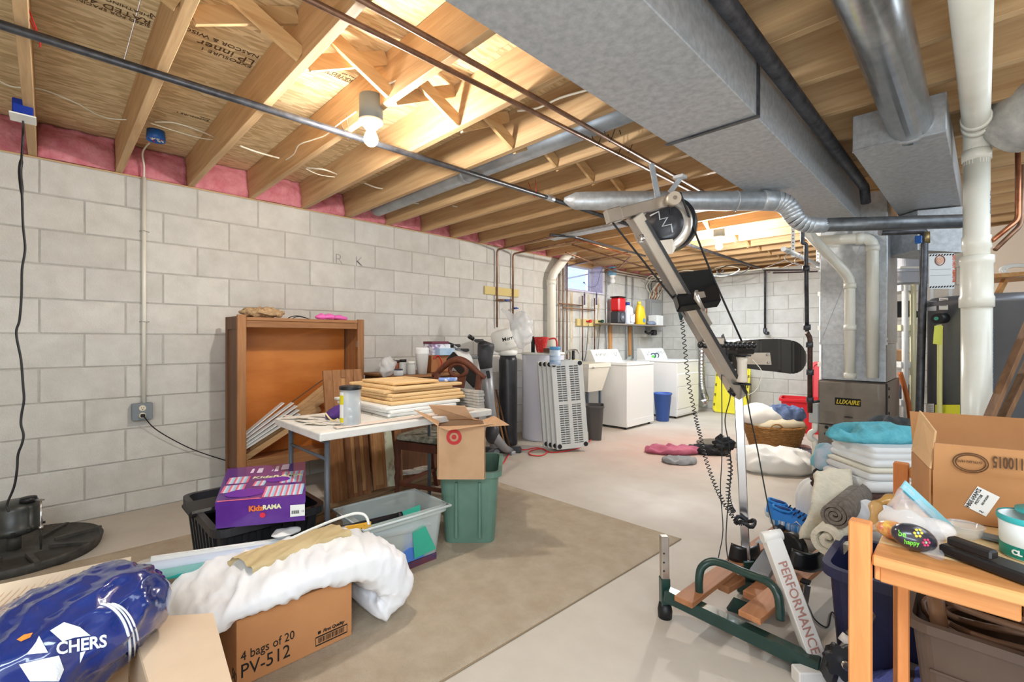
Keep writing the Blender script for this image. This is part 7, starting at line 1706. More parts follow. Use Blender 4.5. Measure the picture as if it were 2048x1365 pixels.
GP('under_block', B().bar(gz(1500, 1195, .10), gz(1560, 1150, .10), .06, .03, bev=.002), M_RED_W)
# saddle pads
for px_, py_, dd, s_ in ((1484, 1105, 2.16, 1.), (1605, 1118, 1.93, 1.)):
    q_ = g_(px_, py_, dd)
    b = B()
    def sd(u, v, q_=q_): 
        a = -pi*.15-pi*.7*u; r_ = .068+.018*v; return q_+RR*(r_*cos(a)*-1)*1.0+FF*(.055*sin(a))+UP*(.045-.075*v+.02*abs(u-.5))
    b.grid(sd, 18, 6); P('saddle_pad', b, M_VIN, gym, w=True, solid=.008)
GP('motor_housing', B().loft([[g_(1496, 1152, 2.02), g_(1535, 1165, 1.98), g_(1538, 1150, 1.98), g_(1500, 1138, 2.02)], [g_(1545, 1092, 2.14), g_(1580, 1105, 2.10), g_(1582, 1080, 2.10), g_(1550, 1068, 2.14)]], sm=False), M_ELG)
GP('drive_wheel', wheel(g_(1586, 1095, 2.05), RR*.8+FF*.2, [(.05, -.02), (.062, -.018), (.062, .018), (.05, .02), (.001, .012)]), M_BLACKR)
GP('side_rail', B().bar(g_(1480, 1120, 2.2), gz(1600, 1030, .17), .03, .03, up=UP), M_BLACKR)
# --- white PERFORMANCE press arm
T0 = at(1543, 1078, d=1.72); T1 = at(1640, 1350, d=1.60); T1.z = max(T1.z, .02)
pa = T('press_arm', 'white steel arm lettered PERFORMANCE standing against the home gym', 'exercise machine', (T1.x, T1.y, 0))
P('arm_beam', B().bar(T1, T0, .060, .045, up=FF, bev=.003), mat('arm_white', (226, 222, 216), .35), pa, w=True)
P('roll_end', B().tube([T0-RR*.036+UP*.004, T0+RR*.036+UP*.016], .020, 16), MC['arm_white'], pa, w=True)
ad = (T1-T0).normalized(); sdv = ad.cross(FF).normalized()
text('PERFORMANCE', .044, plain('faded_red_print', (176, 124, 112), .6), pa, T0+ad*.07-FF*.0262+sdv*(.006 if sdv.dot(RR) < 0 else -.006)-RR*.012, ad, (RR*.95+UP*.3), 'lettering', bold=0, sx=.98)
foot_ = at(1635, 1345, z=.0)
P('base_tube', B().bar(at(1590, 1352, z=.025), at(1700, 1352, z=.025), .05, .05, bev=.004), MC['arm_white'], pa, w=True)
q_ = at(1620, 1295, z=0.02)
# chrome lever with star knobs
K0 = at(1655, 1345, z=.06); K1 = at(1795, 1160, d=1.55)
lv = T('weight_lever', 'white and chrome weight lever with black star knobs behind the bench post', 'exercise machine', (K0.x, K0.y, 0))
P('lever_tube', B().tube([K0, K1], .016, 14), M_TUBE, lv, w=True)
for k_ in (.28, .36, .82, .9): 
    q_ = K0.lerp(K1, k_); P('foam_collar' if k_ in (.28, .82) else 'chrome_collar', B().tube([q_, K0.lerp(K1, k_+.07)], .030 if k_ in (.28, .82) else .024, 18), MC['arm_white'] if k_ in (.28, .82) else M_CHROME, lv, w=True)
def star(c_, ax__, r_):
    z_ = ax__.normalized(); x_ = z_.orthogonal().normalized(); y_ = z_.cross(x_); b = B(); A = []; C_ = []
    for i in range(42):
        a = 2*pi*i/42; r2 = r_*(1+.16*cos(7*a)); A.append(c_+x_*r2*cos(a)+y_*r2*sin(a)); C_.append(A[-1]+z_*.022)
    b.loft([A, C_]); return b
kc = at(1682, 1320, d=1.42); kax = -FF*.9-RR*.2+UP*.1
P('star_knob', star(kc, kax, .046), M_BLACKR, lv, w=True); P('knob_bolt', B().tube([kc, kc+kax.normalized()*.04], .012, 14), M_CHROME, lv, w=True)
kc2 = at(1745, 1178, d=1.62); P('star_knob', star(kc2, kax, .036), M_BLACKR, lv, w=True)
P('plate', B().bar(K0-UP*.02, kc-FF*-.03, .02, .05, up=FF), M_BLACKR, lv, w=True)
# loose chrome stub upright
q_ = at(1600, 1240, z=0); dq = q_.dot(FF)+.0; P_t = T('chrome_stub', 'short square chrome tube standing between the white arm and navy tub', 'tube', tuple(q_))
b = B(); b.bar(q_, at(1611, 1168, d=dq)+UP*.0, .03, .03, up=FF, bev=.002); P('tube_body', b, M_TUBE, P_t, w=True)
b = B(); b.box(at(1611, 1166, d=dq)+Vector((-.017, -.017, 0)), at(1611, 1166, d=dq)+Vector((.017, .017, .01)), .002); P('end_cap', b, M_BLACKR, P_t, w=True)
for i, pl_ in enumerate(([(1590, 1130), (1598, 1160), (1606, 1190), (1600, 1215)], [(1600, 1180), (1618, 1215), (1630, 1240), (1655, 1255), (1665, 1225), (1690, 1270)], [(1580, 1150), (1590, 1190), (1582, 1220)])):
    b = B(); b.tube(smoothpath([at(x_, y_, z=.006+.0*i) for x_, y_ in pl_]), .003, 5); S('loose_cable', b, M_CORD, ['thin black cable curling by the chrome tube, nearest the gym rail', 'thin black cable running along the floor to the navy tub', 'short black cable end behind the PERFORMANCE arm'][i], 'cable', w=True)
q_ = fp(1597, 1330); S('blue_twine', B().ell(q_+UP*.02, (.04, .04, .02), 24, 16, lambda p, d: p+d*noise.noise(p*90)*.02), plain('twine_blue', (40, 74, 90), .8), 'small tangle of blue twine at the foot of the white arm', 'twine')
# --- shoes
def shoe(loc, rz, label):
    t = T('running_shoe', label, 'shoe', loc, rz, 'pair of blue running shoes')
    def outline(k, z, ins):
        out = []
        for i in range(28):
            a = 2*pi*i/28; x = .148*cos(a); w_ = (.050-.012*cos(a)*(-1) if x > 0 else .040)
            w_ = .046+.006*sin((x+.15)*10)-.008*max(0, -x/.15); out.append((x*(1-ins), w_*sin(a)*(1-ins*1.5)*(1 if abs(sin(a)) < 1 else 1), z+(.012*(x/.148)**2 if k else 0)))
        return out
    b = B(); b.loft([outline(0, 0, .04), outline(1, .008, 0), outline(1, .030, .0), outline(1, .034, .03)]); P('sole', b, mat('sole_white', (214, 220, 224), .5, 0, (40, 120, 190), sc=3, st=(4, .1, .1), lo=.45, hi=.5), t)
    b = B(); rings = []
    for x_, hw, h0 in ((-.138, .018, .075), (-.125, .032, .098), (-.09, .037, .098), (-.05, .036, .085), (-.01, .036, .082), (.03, .038, .072), (.07, .041, .055), (.11, .034, .043), (.138, .014, .036)):
        rings.append([(x_, hw*cos(a)*(1-.35*max(0, sin(a))), .032+(h0-.032)*sin(a)) for a in [i*pi/12 for i in range(13)]])
    V = [[b.bm.verts.new(p) for p in r_] for r_ in rings]
    for i in range(len(V)-1):
        for j in range(12):
            f = b.bm.faces.new((V[i][j], V[i+1][j], V[i+1][j+1], V[i][j+1])); f.smooth = True
    b.bm.faces.new(V[0]); b.bm.faces.new(V[-1][::-1]); P('upper', b, mat('shoe_blue', (40, 128, 214), .6, 0, (26, 44, 90), sc=7, lo=.5, hi=.56), t, sub=1)
    b = B(); b.ell((-.08, 0, .094), (.042, .022, .010), 16, 8); P('opening', b, plain('shoe_inside', (24, 60, 120), .9), t)
    b = B(); b.tube([(-.12, .022, .098), (-.125, 0, .103), (-.12, -.022, .098), (-.08, -.03, .092), (-.045, -.02, .088), (-.035, 0, .088), (-.045, .02, .088), (-.08, .03, .092)], .007, 7, closed=True); P('collar', b, plain('collar_blue', (46, 140, 222), .7), t)
    for k in range(4): b = B(); x_ = -.02+.022*k; z_ = .088-.009*k; b.tube([(x_, -.02, z_-.006), (x_+.004, 0, z_+.003), (x_, .02, z_-.006)], .0035, 6); P('lace', b, plain('lace_navy', (26, 34, 70), .7), t)
    b = B(); b.tube([(.0, -.039, .058), (.03, -.0405, .036), (-.02, -.0385, .036)], .003, 5, closed=True); P('side_mark', b, M_PAPER, t)
    return t
q_ = gz(1598, 1062, .148); s1 = shoe(tuple(q_), radians(-5), 'blue running shoe on the wooden rail end, nearer of the pair')
q2 = q_+Vector((-.05, .105, 0)); copy_tree(s1, tuple(q2), radians(0), 'blue running shoe on the rail end, further of the pair')
# =============== right foreground ===============
M_B1 = wood('bench_x', (222, 160, 98), (190, 122, 66), 0, sc=7); M_B1Z = wood('bench_z', (226, 150, 88), (196, 116, 60), 2, sc=7); M_B1Y = wood('bench_y', (220, 158, 98), (186, 118, 64), 1, sc=7)
BZ = .73; BX0 = -.149; BX1 = 1.05; BY0 = 1.165; BY1 = 1.86
bn = T('wooden_bench', 'rough pine workbench with projecting posts at the right, holding a carton', 'workbench', (BX0, BY0, 0))
for (x0, y0, top) in ((BX0-.036, BY0-.008, .79), (BX0-.030, BY1-.038, .785), (BX1, BY0, .79), (BX1, BY1-.038, .785)):
    P('post', B().box((x0, y0, 0), (x0+.036, y0+.034, top), .0025), M_B1Z, bn, w=True)
for y0, y1 in ((BY0, BY0+.085), (BY0+.088, BY0+.27), (BY0+.275, BY0+.46), (BY0+.465, BY1-.042)):
    P('top_plank', B().box((BX0+.002, y0, BZ-.022), (BX1, y1-.002, BZ), .003), M_B1 if y0 < BY0+.05 else wood('ply_x', (226, 196, 148), (204, 170, 120), 0, sc=6), bn, w=True)
P('front_apron', B().box((BX0+.010, BY0+.028, BZ-.062), (BX0+.205, BY0+.05, BZ-.0225), .003), M_B1, bn, w=True)
P('front_apron', B().box((BX0+.208, BY0+.028, BZ-.062), (BX0+.42, BY0+.05, BZ-.0225), .003), M_B1, bn, w=True)
P('side_rail', B().box((BX0+.002, BY0+.03, BZ-.06), (BX0+.022, BY1-.04, BZ-.0225), .002), M_B1Y, bn, w=True)
P('back_rail', B().box((BX0+.008, BY1-.036, .745), (BX1, BY1-.016, .775), .002), M_B1, bn, w=True)
P('inner_leg', B().box((BX0+.015, BY0+.28, 0), (BX0+.035, BY0+.32, BZ-.023), .002), M_B1Z, bn, w=True)
for y0 in (BY0+.36, BY0+.50): P('low_slat', B().box((BX0, y0, .10), (BX1, y0+.09, .12), .002), M_B1, bn, w=True)
# carton on the bench
th = radians(13); ex = Vector((cos(th), sin(th), 0)); ey = Vector((-sin(th), cos(th), 0))
fl0 = at(1863, 1034, z=BZ+.002); zt = at(1863, 940, d=fl0.dot(FF)).z
W_, D_ = .42, .22
cs = [fl0, fl0+ex*W_, fl0+ex*W_+ey*D_, fl0+ey*D_]
t = T('open_carton', 'large open brown carton with D-110015 flap standing on the workbench', 'carton', tuple(fl0))
cs0 = [Vector((p.x, p.y, 0)) for p in cs]
M_KB = mat('brown_carton', (184, 132, 84), .8, 0, (174, 122, 76), sc=5); M_KBL = mat('pale_carton', (216, 176, 128), .8, 0, (206, 166, 118), sc=5)
wall4(t, cs0, BZ+.002, zt, .004, M_KB)
tp_ = [Vector((p.x, p.y, zt)) for p in cs0]
hf = at(1863, 884, d=fl0.dot(FF)).z-zt
def fl_(p4, m=M_KB, nm='flap'): b = B(); b.slab(p4, .004); return P(nm, b, m, t, w=True)
fl_([tp_[0]+ex*.003, tp_[1], tp_[1]+UP*hf-ey*.008, tp_[0]+ex*.003+UP*hf-ey*.008])
fl_([tp_[3], tp_[2], tp_[2]+UP*.105+ey*.05, tp_[3]+UP*.105+ey*.05])
fl_([tp_[3]+UP*.002, tp_[0]+UP*.002, tp_[0].lerp(tp_[3], .25)+UP*.085+ex*.02, tp_[3].lerp(tp_[0], .2)+UP*.12+ex*.01], M_KBL)
o_ = tp_[0]-ey*.0052+UP*hf*.62
text('D-110015', .036, plain('seal_brown', (84, 56, 36), .8), t, tp_[0]+ex*.172-ey*.0150+UP*hf*.72, -ex, -UP, 'lettering', sx=.48, bold=.0006)
sc3 = tp_[0]+ex*.066-ey*.0125+UP*hf*.42
for r_, h2 in ((.040, .022), (.034, .018)):
    b = B(); b.tube([sc3+ex*r_*.75*cos(a)+UP*h2*sin(a) for a in [i*pi/16 for i in range(32)]], .0012, 4, closed=True); P('seal_ring', b, MC['seal_brown'], t, w=True)
text('DYFLEN MFG', .0075, MC['seal_brown'], t, sc3+ex*.020+UP*.005, -ex, -UP, 'seal_lettering')
b = B(); b.ell(sc3, (.012, .012, .008), 12, 6); b.bm.free()
# sticker
kf = fl0.dot(FF); sc4 = at(1963, 1002, d=kf+.0)
def onfront(px_, py_, o_=.0065):
    o2 = Vector((0, 0, CAMZ)); v_ = at(px_, py_, d=1.)-o2; n_ = -ey; k_ = n_.dot(fl0+n_*o_-o2)/n_.dot(v_); return o2+v_*k_
st4 = [onfront(1928, 1012), onfront(1972, 1034), onfront(2000, 995), onfront(1955, 973)]
b = B(); b.poly(st4); P('shipping_label', b, M_PAPER, t, w=True)
tx = (st4[1]-st4[2]).normalized(); ty = (st4[2]-st4[3]).normalized(); o3 = st4[3]-ey*.0012
xr = (st4[0]-st4[3]).normalized(); yr = -(st4[2]-st4[3]).normalized()
for s_, sz, u, v in (('ZMAN-5084', .0115, .06, .22), ('BOTTOM', .007, .25, .40), ('MADE IN USA', .005, .15, .62), ('5', .010, .85, .80)):
    text(s_, sz, M_INK, t, o3+(st4[0]-st4[3])*u+(st4[2]-st4[3])*(v-.0), xr, -(-yr) if False else -ty if False else (st4[3]-st4[2]).normalized(), 'label_print', sx=.85)
# --- items on the bench
z0 = BZ+.001
rk = at(1828, 1100, z=BZ+.03)
def bagd(p, d): return p+d*noise.noise(p*30)*.012
zb = T('zip_bag', 'clear zip bag with teal seal holding painted stones', 'bag', (rk.x, rk.y, z0))
M_ZIP = mat('zip_film', (236, 234, 238), .12, alpha=.26, spec=.9)
def zf(u, v):
    a = 2*pi*u; p0 = at(1790+75*v*0, 1100, z=z0+.01); base = rk+Vector((0, 0, -.02))
    top0 = at(1822, 975, d=.98); top1 = at(1920, 1068, d=1.0); 
    bl = at(1772, 1075, z=z0); br = at(1880, 1118, z=z0+.0)
    l = bl.lerp(top0, v); r = br.lerp(top1, v); c_ = l.lerp(r, .5); h = (r-l)*.5; dpt_ = FF*.055*(1-v)**.8+FF*.003
    p = c_+h*cos(a)+dpt_*sin(a)+FF*.02; p = p+FF*noise.noise(Vector((cos(a)*2, v*5, sin(a)*2)))*.012+UP*noise.noise(Vector((cos(a)*3, v*4, 7)))*.006
    p.z = max(p.z, z0); return p
b = B(); b.grid(zf, 36, 20, closeu=True); P('bag_film', b, M_ZIP, zb, w=True)
tz0 = at(1822, 975, d=.98)+FF*.02; tz1 = at(1920, 1068, d=1.0)+FF*.02
b = B(); b.bar(tz0, tz1, .003, .019, up=UP); P('zip_seal', b, plain('seal_teal', (138, 192, 204), .3), zb, w=True)
b = B(); b.bar(tz0-UP*.014, tz1-UP*.014, .0035, .003, up=UP); P('zip_line', b, plain('seal_dark', (60, 130, 150), .3), zb, w=True)
kd = at(1828, 1084, d=.945); M_ROCK = plain('rock_black', (46, 44, 54), .3, coat=.5)
rock_c = Vector((kd.x, kd.y, z0+.026))
Mr = Matrix.Translation(rock_c) @ Matrix.Rotation(radians(45), 4, 'Z') @ Matrix.Rotation(radians(18), 4, 'Y')
b = B(); b.ell((0, 0, 0), (.044, .026, .026), 28, 18, M=Mr); bmesh.ops.recalc_face_normals(b.bm, faces=b.bm.faces); bv2 = BVHTree.FromBMesh(b.bm)
rk1 = S('painted_stone', b, M_ROCK, 'dark stone painted be happy inside the zip bag', 'stone', w=True)
def projr(px_, py_, off=.0008):
    o2 = Vector((0, 0, CAMZ)); v_ = (at(px_, py_, d=1.)-o2).normalized(); h = bv2.ray_cast(o2, v_); return (h[0]-v_*off) if h[0] is not None else None
pc_ = (1024+F*rock_c.dot(RR)/rock_c.dot(FF), 680-F*(rock_c.z-CAMZ)/rock_c.dot(FF))
def rtext(s, size, dx, dy, sl, m):
    cu = bpy.data.curves.new('t', 'FONT'); cu.body = s; cu.size = size; cu.resolution_u = 2; cu.offset = .3
    tmp = bpy.data.objects.new('t', cu); COL.objects.link(tmp); bpy.context.view_layer.update()
    me = bpy.data.meshes.new_from_object(tmp.evaluated_get(bpy.context.evaluated_depsgraph_get())); bpy.data.objects.remove(tmp)
    bad = False
    for v in me.vertices:
        q = projr(pc_[0]+dx+v.co.x, pc_[1]+dy-v.co.y+sl*v.co.x)
        if q is None: bad = True; break
        v.co = q
    if not bad:
        me.transform(WM[rk1].inverted()); me.materials.clear(); me.materials.append(m); o = bpy.data.objects.new('painted_word', me); link(o, rk1)
M_LIME = plain('paint_lime', (120, 210, 70), .4)
rtext('be', 17, -32, -4, .25, M_LIME); rtext('happy', 13, -20, 12, .16, M_LIME)
def petal(cx_, cy__, r_, m, mc):
    for k in range(6):
        a = k*pi/3; q = projr(pc_[0]+cx_+r_*cos(a), pc_[1]+cy__+r_*sin(a), 0)
        if q: b = B(); b.ell(q, (.0028, .0028, .0028), 10, 6); P('petal', b, m, rk1, w=True)
    q = projr(pc_[0]+cx_, pc_[1]+cy__, 0)
    if q: b = B(); b.ell(q, (.0024, .0024, .0028), 10, 6); P('flower_centre', b, mc, rk1, w=True)
petal(8, -9, 7, plain('paint_yellow', (240, 206, 80), .4), plain('paint_pale_blue', (170, 210, 236), .4)); petal(24, 10, 6, plain('paint_magenta', (190, 60, 100), .4), plain('paint_sage', (150, 190, 150), .4))
for px_, py_, dd, m_, lb, r3 in ((1787, 1075, 1.0, mat('rock_red', (200, 60, 84), .3, 0, (240, 200, 90), sc=60, coat=.5), 'red and yellow painted stone at the left in the zip bag', .026), (1868, 1085, 1.0, plain('rock_white', (230, 222, 216), .35), 'pale stone at the right in the zip bag', .03), (1800, 1060, 1.06, plain('rock_pink', (226, 140, 160), .35), 'pink stone at the back of the zip bag', .02)):
    q_ = at(px_, py_, d=dd); b = B(); b.ell((q_.x, q_.y, z0+r3*.72), (r3*1.2, r3, r3*.7), 18, 12); S('painted_stone', b, m_, lb, 'stone', w=True)
gb = at(1930, 1075, z=z0); b = B(); b.lathe([(.018, 0), (.026, .008), (.031, .026), (.033, .028), (.030, .028), (.025, .010), (.016, .003)], (gb.x, gb.y, z0), 28, capt=False)
S('glass_bowl', b, mat('bowl_glass', (236, 240, 240), .06, alpha=.28, spec=1.), 'small clear glass bowl behind the zip bag', 'bowl', w=True)
b = B(); b.bar(at(1893, 1094, z=z0+.012), at(2075, 1160, z=z0+.012), .05, .02, bev=.004); S('black_tray', b, M_BLACKR, 'long black plastic bar lying on the bench, front one', 'tray', w=True)
b = B(); b.bar(at(1900, 1080, z=z0+.034), at(1990, 1112, z=z0+.034), .022, .016, bev=.003); S('black_tray', b, M_BLACKR, 'shorter black bar lying on top of the long black bar', 'tray', w=True)
b = B(); b.bar(at(1960, 1070, z=z0+.006), at(2010, 1082, z=z0+.006), .03, .006); S('grey_ruler', b, plain('grey_strip', (110, 116, 120), .5), 'short grey flat strip behind the glass bowl', 'strip', w=True)
wt = at(2048, 1116, z=z0); t = T('wipes_tub', 'white and green CLEAR tub with teal lid at the bench right edge', 'tub', (wt.x, wt.y, z0))
c3 = Vector((wt.x+.01, wt.y+.01, z0))
b = B(); b.lathe([(.040, 0), (.043, .004), (.046, .075), (.047, .08), (.043, .08), (.04, .01)], c3, 32, capt=False); P('tub_body', b, mat('tub_white', (236, 240, 238), .35), t, w=True)
b = B(); b.lathe([(.0436, .003), (.0446, .026)], c3, 32, capb=False, capt=False); P('green_band', b, plain('band_green', (20, 130, 110), .4), t, w=True)
b = B(); b.lathe([(.0475, .070), (.0485, .072), (.0485, .080), (.0475, .082)], c3, 32, capb=False, capt=False); P('rim', b, plain('rim_teal', (60, 170, 170), .4), t, w=True)
b = B(); b.lathe([(.001, .0), (.047, .0), (.048, .006), (.001, .008)], c3+Vector((.026, .026, .083)), 32); P('lid', b, MC['rim_teal'], t, w=True)
vv = (Vector((0, 0, 0))-Vector((c3.x, c3.y, 0))).normalized(); a_c = math.atan2(vv.y, vv.x)-.55
for i, ch in enumerate('CLEAR'):
    a_ = a_c+.20*i-.05; n2 = Vector((cos(a_), sin(a_), 0)); text(ch, .013, M_PAPER, t, c3+n2*.0452+UP*.011, Vector((-sin(a_), cos(a_), 0)), UP, 'lettering', bold=.0006)
for i, (a_, z_, m_) in enumerate(((a_c+.75, .052, plain('mark_orange', (226, 120, 50), .4)), (a_c+.95, .044, plain('mark_lime', (206, 220, 60), .4)))):
    b = B(); n2 = Vector((cos(a_), sin(a_), 0)); b.ell(c3+n2*.0455+UP*z_, (.008, .008, .006), 12, 8); P('printed_mark', b, m_, t, w=True)
# --- brown tote below on blue covered stool
tt = T('storage_tote', 'brown storage tote full of coiled cords under the workbench', 'tote', (.19, 1.72, .172), radians(0))
b = B(); tray(b, .62, .37, .29, taper=.90, rim=.016, rimh=.022, r=.035); P('tub_body', b, mat('tote_brown', (92, 74, 62), .4, 0, (84, 66, 56), sc=6), tt)
b = B(); b.box((-.27, -.182, .17), (.27, -.176, .176)); P('ridge', b, MC['tote_brown'], tt)
rnd = random.Random(11)
for i in range(6):
    c_ = Vector((.06+.012*i, 1.68+.01*(i % 3), .44+.012*i)); r_ = .12-.008*(i % 3); tl_ = rnd.uniform(-.15, .15)
    b = B(); b.tube([c_+Vector((1.35*r_*cos(a), r_*.8*sin(a), .02*sin(a+i)+tl_*r_*cos(a))) for a in [k*pi/12 for k in range(24)]], .008, 7, closed=True)
    S('cord_coil', b, plain('cord_brown', (112, 84, 66), .5), 'loop of brown cord coiled in the brown tote', 'cord', w=True, group='brown cord loops in the tote')
b = B(); b.tube([(-.06, 1.58, .40), (-.075, 1.62, .50)], .018, 12); S('wooden_dowel', b, plain('handle_brown', (120, 88, 64), .5), 'stubby brown handle standing in the left of the brown tote', 'handle', w=True)
b = B(); b.ell((.30, 1.70, .47), (.13, .12, .07), 28, 18, lambda p, d: p+d*(1-2*abs(noise.noise(p*16)))*.02); S('navy_plastic', b, mat('navy_shiny', (40, 46, 74), .2, 0, (70, 76, 110), sc=10, coat=.6), 'shiny navy plastic bundle in the brown tote', 'bundle', w=True)
b = B()
def bl_(u, v):
    x = -.30+.75*u; y = 1.50+.48*v; ed = min(u*3, v*4, (1-v)*4, 1); return Vector((x+.02*noise.noise(Vector((u*5, v*5, 0))), y, .162-.13*(1-min(1, ed))**2-.1*max(0, .25-u)*2))
b.grid(bl_, 30, 24); S('blue_cover', b, mat('periwinkle_knit', (120, 132, 214), .9, 0, (100, 112, 196), sc=60, bump=.5), 'periwinkle blue knitted cover under the brown tote', 'cloth', w=True, solid=.008)
b = B(); b.box((-.16, 1.54, .0), (.44, 1.92, .148), .006); S('stool_box', b, plain('stool_dark', (90, 80, 76), .7), 'low dark box hidden under the blue knitted cover', 'box', w=True)
# --- navy tub
nt_ = T('storage_tub', 'navy blue storage tub behind the workbench post', 'tub', (-.19, 2.09, 0), 0)
b = B(); tray(b, .36, .34, .375, taper=.86, rim=.02, rimh=.035, r=.05); P('tub_body', b, mat('tub_navy', (40, 42, 78), .4, 0, (34, 36, 68), sc=6), nt_)
# --- textile pile
def pad(name, lb, cat, px_, py_, dd, w_, l_, h_, z_, m, rz=0., seed=1, rnd_=.04, group=None, wav=.006):
    """folded textile: rounded slab with soft irregular edges; returns top z"""
    q = at(px_, py_, d=dd); c_ = Vector((q.x, q.y, z_)); b = B()
    n_ = 72; L = []
    nl = max(1, round(h_/.034)); prof = []
    for i_ in range(nl):
        o3_ = .014*noise.noise(Vector((seed*3.1, i_*1.7, 0))); za = h_*i_/nl; dz_ = h_/nl
        prof += [(.014+o3_, za+dz_*.02), (o3_+.001, za+dz_*.3), (o3_, za+dz_*.7), (.014+o3_, za+dz_*.98)]
    prof[-1] = (.028, h_)
    for (ins, zz) in prof:
        lp_ = []
        for k in range(n_):
            a = 2*pi*k/n_; cx_ = abs(cos(a))**.16*sgn(cos(a)); sy_ = abs(sin(a))**.16*sgn(sin(a)); x = (w_/2-ins*.5)*cx_; y = (l_/2-ins*.5)*sy_
            nz = noise.noise(Vector((x*9+seed, y*9, zz*30)))*wav*1.2; lp_.append((x+nz, y+nz*.7, zz+noise.noise(Vector((x*6, y*6+seed, 3)))*wav*.6*(zz/h_)))
        L.append(lp_)
    b.loft(L, capb=True, capt=False)
    # top surface with soft folds
    top = L[-1]; R_ = 7; V = []
    for r_ in range(R_, 0, -1):
        V.append([(x*r_/R_, y*r_/R_, h_+(z2-h_)*r_/R_+(1-r_/R_)*.004+noise.noise(Vector((x*r_/R_*8, y*r_/R_*8+seed, 1)))*wav*.5) for x, y, z2 in top])
    b.loft(V, capb=False, capt=True)
    S(name, b, m, lb, cat, tuple(c_), rz, group); return z_+h_
M_LIN = mat('linen_sheet', (232, 232, 230), .85, 0, (222, 222, 222), sc=3); M_CRM2 = mat('cream_fleece', (226, 216, 194), .95, 0, (214, 204, 182), sc=40, bump=.5, bsc=120)
b = B(); q_ = at(1762, 980, d=2.45); b.box((-.16, -.16, 0), (.16, .16, .325), .008); S('laundry_crate', b, plain('crate_tan', (150, 130, 108), .8), 'low tan crate under the stack of folded linen', 'crate', (q_.x, q_.y, 0), radians(45))
R45 = radians(45)
zz = .327
for (nm, lb, cat, px_, dd, w_, l_, h_, m_, sd_) in (
    ('folded_throw', 'dark brown furry throw folded at the bottom of the linen stack', 'blanket', 1748, 2.38, .40, .34, .035, plain('brown_fur_dark', (66, 44, 38), .95), 1),
    ('folded_throw', 'upper dark brown furry throw with satin edge in the linen stack', 'blanket', 1742, 2.36, .42, .36, .06, mat('brown_fur', (92, 66, 58), .95, 0, (70, 48, 42), sc=40, bump=.8, bsc=160), 2),
    ('folded_sheet', 'lowest white folded sheet above the brown throws', 'linen', 1756, 2.38, .37, .34, .05, M_LIN, 3),
    ('folded_sheet', 'second white folded sheet above the brown throws', 'linen', 1760, 2.40, .36, .33, .035, M_LIN, 4),
    ('folded_sheet', 'cream edged folded sheet in the upper linen stack', 'linen', 1762, 2.40, .355, .32, .022, plain('cream_sheet', (226, 218, 200), .85), 5),
    ('folded_sheet', 'thick topmost white folded sheet with creased face', 'linen', 1766, 2.42, .35, .32, .095, M_LIN, 6)):
    zz = pad(nm, lb, cat, px_, 900, dd, w_, l_, h_, zz+.001, m_, R45, sd_, wav=.004 if h_ < .08 else .009)
q_ = at(1755, 868, d=2.45); S('turquoise_towel', cloth((q_.x, q_.y, zz), .25, .12, .06, 61, 1.0, 9, R45, 100, 30), mat('turquoise_terry', (112, 192, 204), .95, 0, (90, 174, 190), sc=30, bump=.4), 'turquoise towel draped on top of the linen stack', 'towel')
q_ = at(1660, 905, d=2.62); S('turquoise_shirt', cloth((q_.x, q_.y, .42), .09, .08, .10, 63, .9, 14, R45, 60, 20), mat('shirt_mix', (90, 180, 196), .9, 0, (190, 196, 206), sc=10), 'turquoise and grey shirt bunched left of the linen stack', 'clothing')
q_ = at(1662, 935, d=2.6); S('black_cloth', cloth((q_.x, q_.y, .35), .10, .09, .07, 65, .5, 16, R45, 40, 12), MC['soft_black'], 'black cloth tucked under the turquoise shirt', 'clothing')
q_ = at(1650, 1000, d=2.58); S('crumpled_sheet', cloth((q_.x, q_.y, .0), .13, .15, .345, 67, .22, 9, R45, 80, 30, edge=.1), M_CW, 'crumpled white sheet standing left of the linen stack', 'linen')
# cream quilt strip hanging from the pile to the floor left, rolls
def roll(name, lb, cat, p, q, r_, m, turns=3.0, group=None):
    """rolled textile: spiral cross section extruded"""
    p = Vector(p); q = Vector(q); ax_ = (q-p).normalized(); x_ = ax_.cross(UP).normalized(); y_ = x_.cross(ax_); b = B(); n_ = int(turns*22); th_ = r_/(turns+1)*.8
    A = []; 
    for i in range(n_+1):
        a = 2*pi*turns*i/n_; rr = r_*(.16+.84*i/n_); A.append((rr*cos(a), rr*sin(a), a))
    out_ = [(x, y) for x, y, a in A]; inn = [(x-th_*cos(a), y-th_*sin(a)) for x, y, a in A]
    VA = [[b.bm.verts.new(c_+x_*x+y_*y) for x, y in out_] for c_ in (p, q)]; VB = [[b.bm.verts.new(c_+x_*x+y_*y) for x, y in inn] for c_ in (p, q)]
    for i in range(n_):
        for Q in (VA, VB): f = b.bm.faces.new((Q[0][i], Q[0][i+1], Q[1][i+1], Q[1][i])); f.smooth = True
        for k in (0, 1): b.bm.faces.new((VA[k][i], VA[k][i+1], VB[k][i+1], VB[k][i]))
    b.bm.faces.new((VA[0][-1], VA[1][-1], VB[1][-1], VB[0][-1]))
    return S(name, b, m, lb, cat, w=True)
p_ = at(1654, 1080, d=1.84); q_ = at(1700, 1035, d=2.1)
roll('rolled_blanket', 'cream fleece blanket rolled up above the navy tub', 'blanket', p_, q_, .072, M_CRM2, 2.0)
p_ = at(1668, 1032, d=1.86); q_ = at(1715, 990, d=2.13)
roll('rolled_rug', 'grey brown knotted rug rolled up on the cream fleece roll', 'rug', p_, q_, .058, mat('grey_rug', (132, 122, 112), .95, 0, (104, 94, 86), sc=40, bump=.6, bsc=120), 3.2)
b = B()
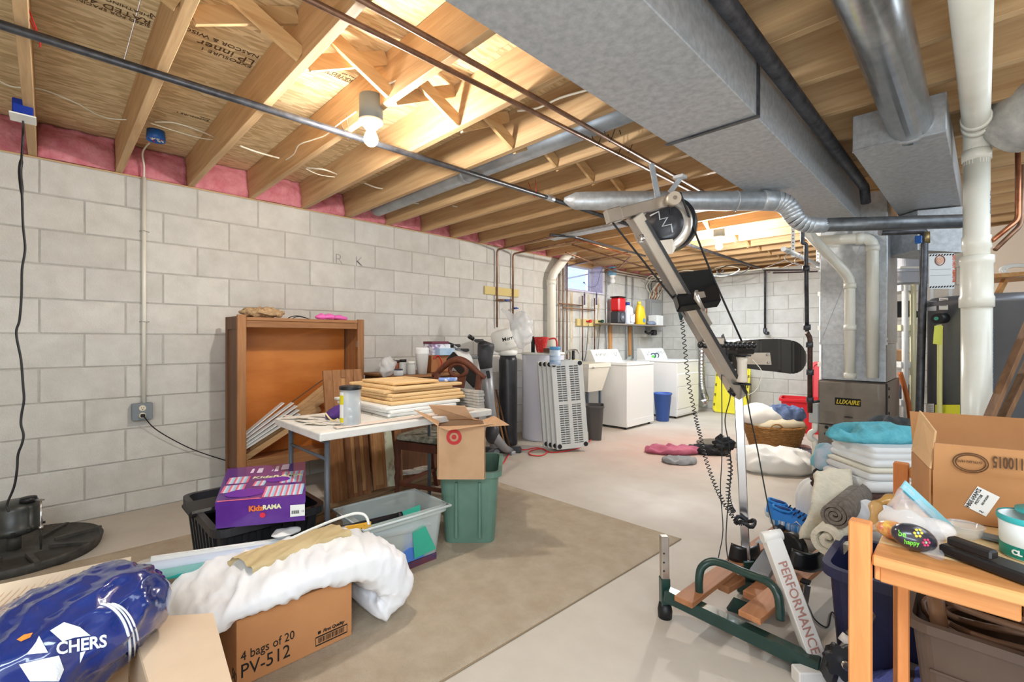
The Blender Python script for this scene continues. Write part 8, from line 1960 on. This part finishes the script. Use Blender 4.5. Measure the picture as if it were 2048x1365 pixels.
def qs(u, v):
    top0 = at(1668, 945, d=2.33); bot = at(1640, 1080, d=2.02); p = top0.lerp(bot, u)+RR*(.19*(v-.5))+FF*.02*v; p = p+(-FF)*(.03*sin(u*pi))+UP*(noise.noise(Vector((u*4, v*3, 2)))*.016+.02*sin(u*pi)); return p
b.grid(qs, 30, 14); S('cream_quilt', b, M_CRM2, 'cream quilt hanging over the left side of the textile pile', 'blanket', w=True, solid=.03)
b = B(); c4 = at(1735, 1048, d=1.98); 
b.ell(c4, (.13, .08, .09), 60, 40, lambda p, d: p+d*((1-2*abs(noise.noise(Vector((p.x*9, p.y*9, p.z*9)))))*.026+(1-2*abs(noise.noise(p*24)))*.007)); S('white_plastic_bag', b, mat('white_film', (234, 236, 240), .25, coat=.4), 'crinkled white plastic bag between the rolled rug and bench post', 'bag', w=True)
# twisted clear/amber bag loop near zip bag
b = B(); b.tube(smoothpath([at(1752, 1062, d=1.18), at(1748, 1030, d=1.2), at(1756, 1008, d=1.22), at(1780, 1000, d=1.22), at(1812, 990, d=1.24)]), [.012+.004*sin(i*.8) for i in range(25)], 10); S('amber_wrap', b, mat('amber_film', (206, 160, 90), .25, alpha=.75, coat=.5), 'amber streaked clear wrap curling behind the zip bag', 'wrap', w=True)
q_ = at(1806, 1048, z=z0+.02); b = B(); b.ell(Vector((q_.x, q_.y, z0+.026)), (.045, .035, .025), 24, 16, lambda p, d: p+d*noise.noise(p*30)*.01); S('cream_pouch', b, plain('pouch_cream', (230, 222, 212), .6), 'cream pouch lying behind the zip bag on the bench', 'pouch', w=True)
# dark cloth heap behind pile, in front of heater
q_ = at(1785, 850, d=3.0); b = B(); b.box((-.13, -.12, 0), (.13, .12, .52), .01); S('grey_hamper', b, plain('hamper_grey', (110, 110, 112), .7), 'grey box behind the linen stack holding dark cloth', 'box', (q_.x, q_.y, 0), .6)
S('dark_cloth', cloth((q_.x, q_.y, .521), .15, .13, .10, 71, .9, 12, .6, 70, 24), mat('charcoal_cloth', (84, 86, 88), .9, 0, (60, 62, 64), sc=8), 'charcoal cloth heaped on the grey box', 'clothing')
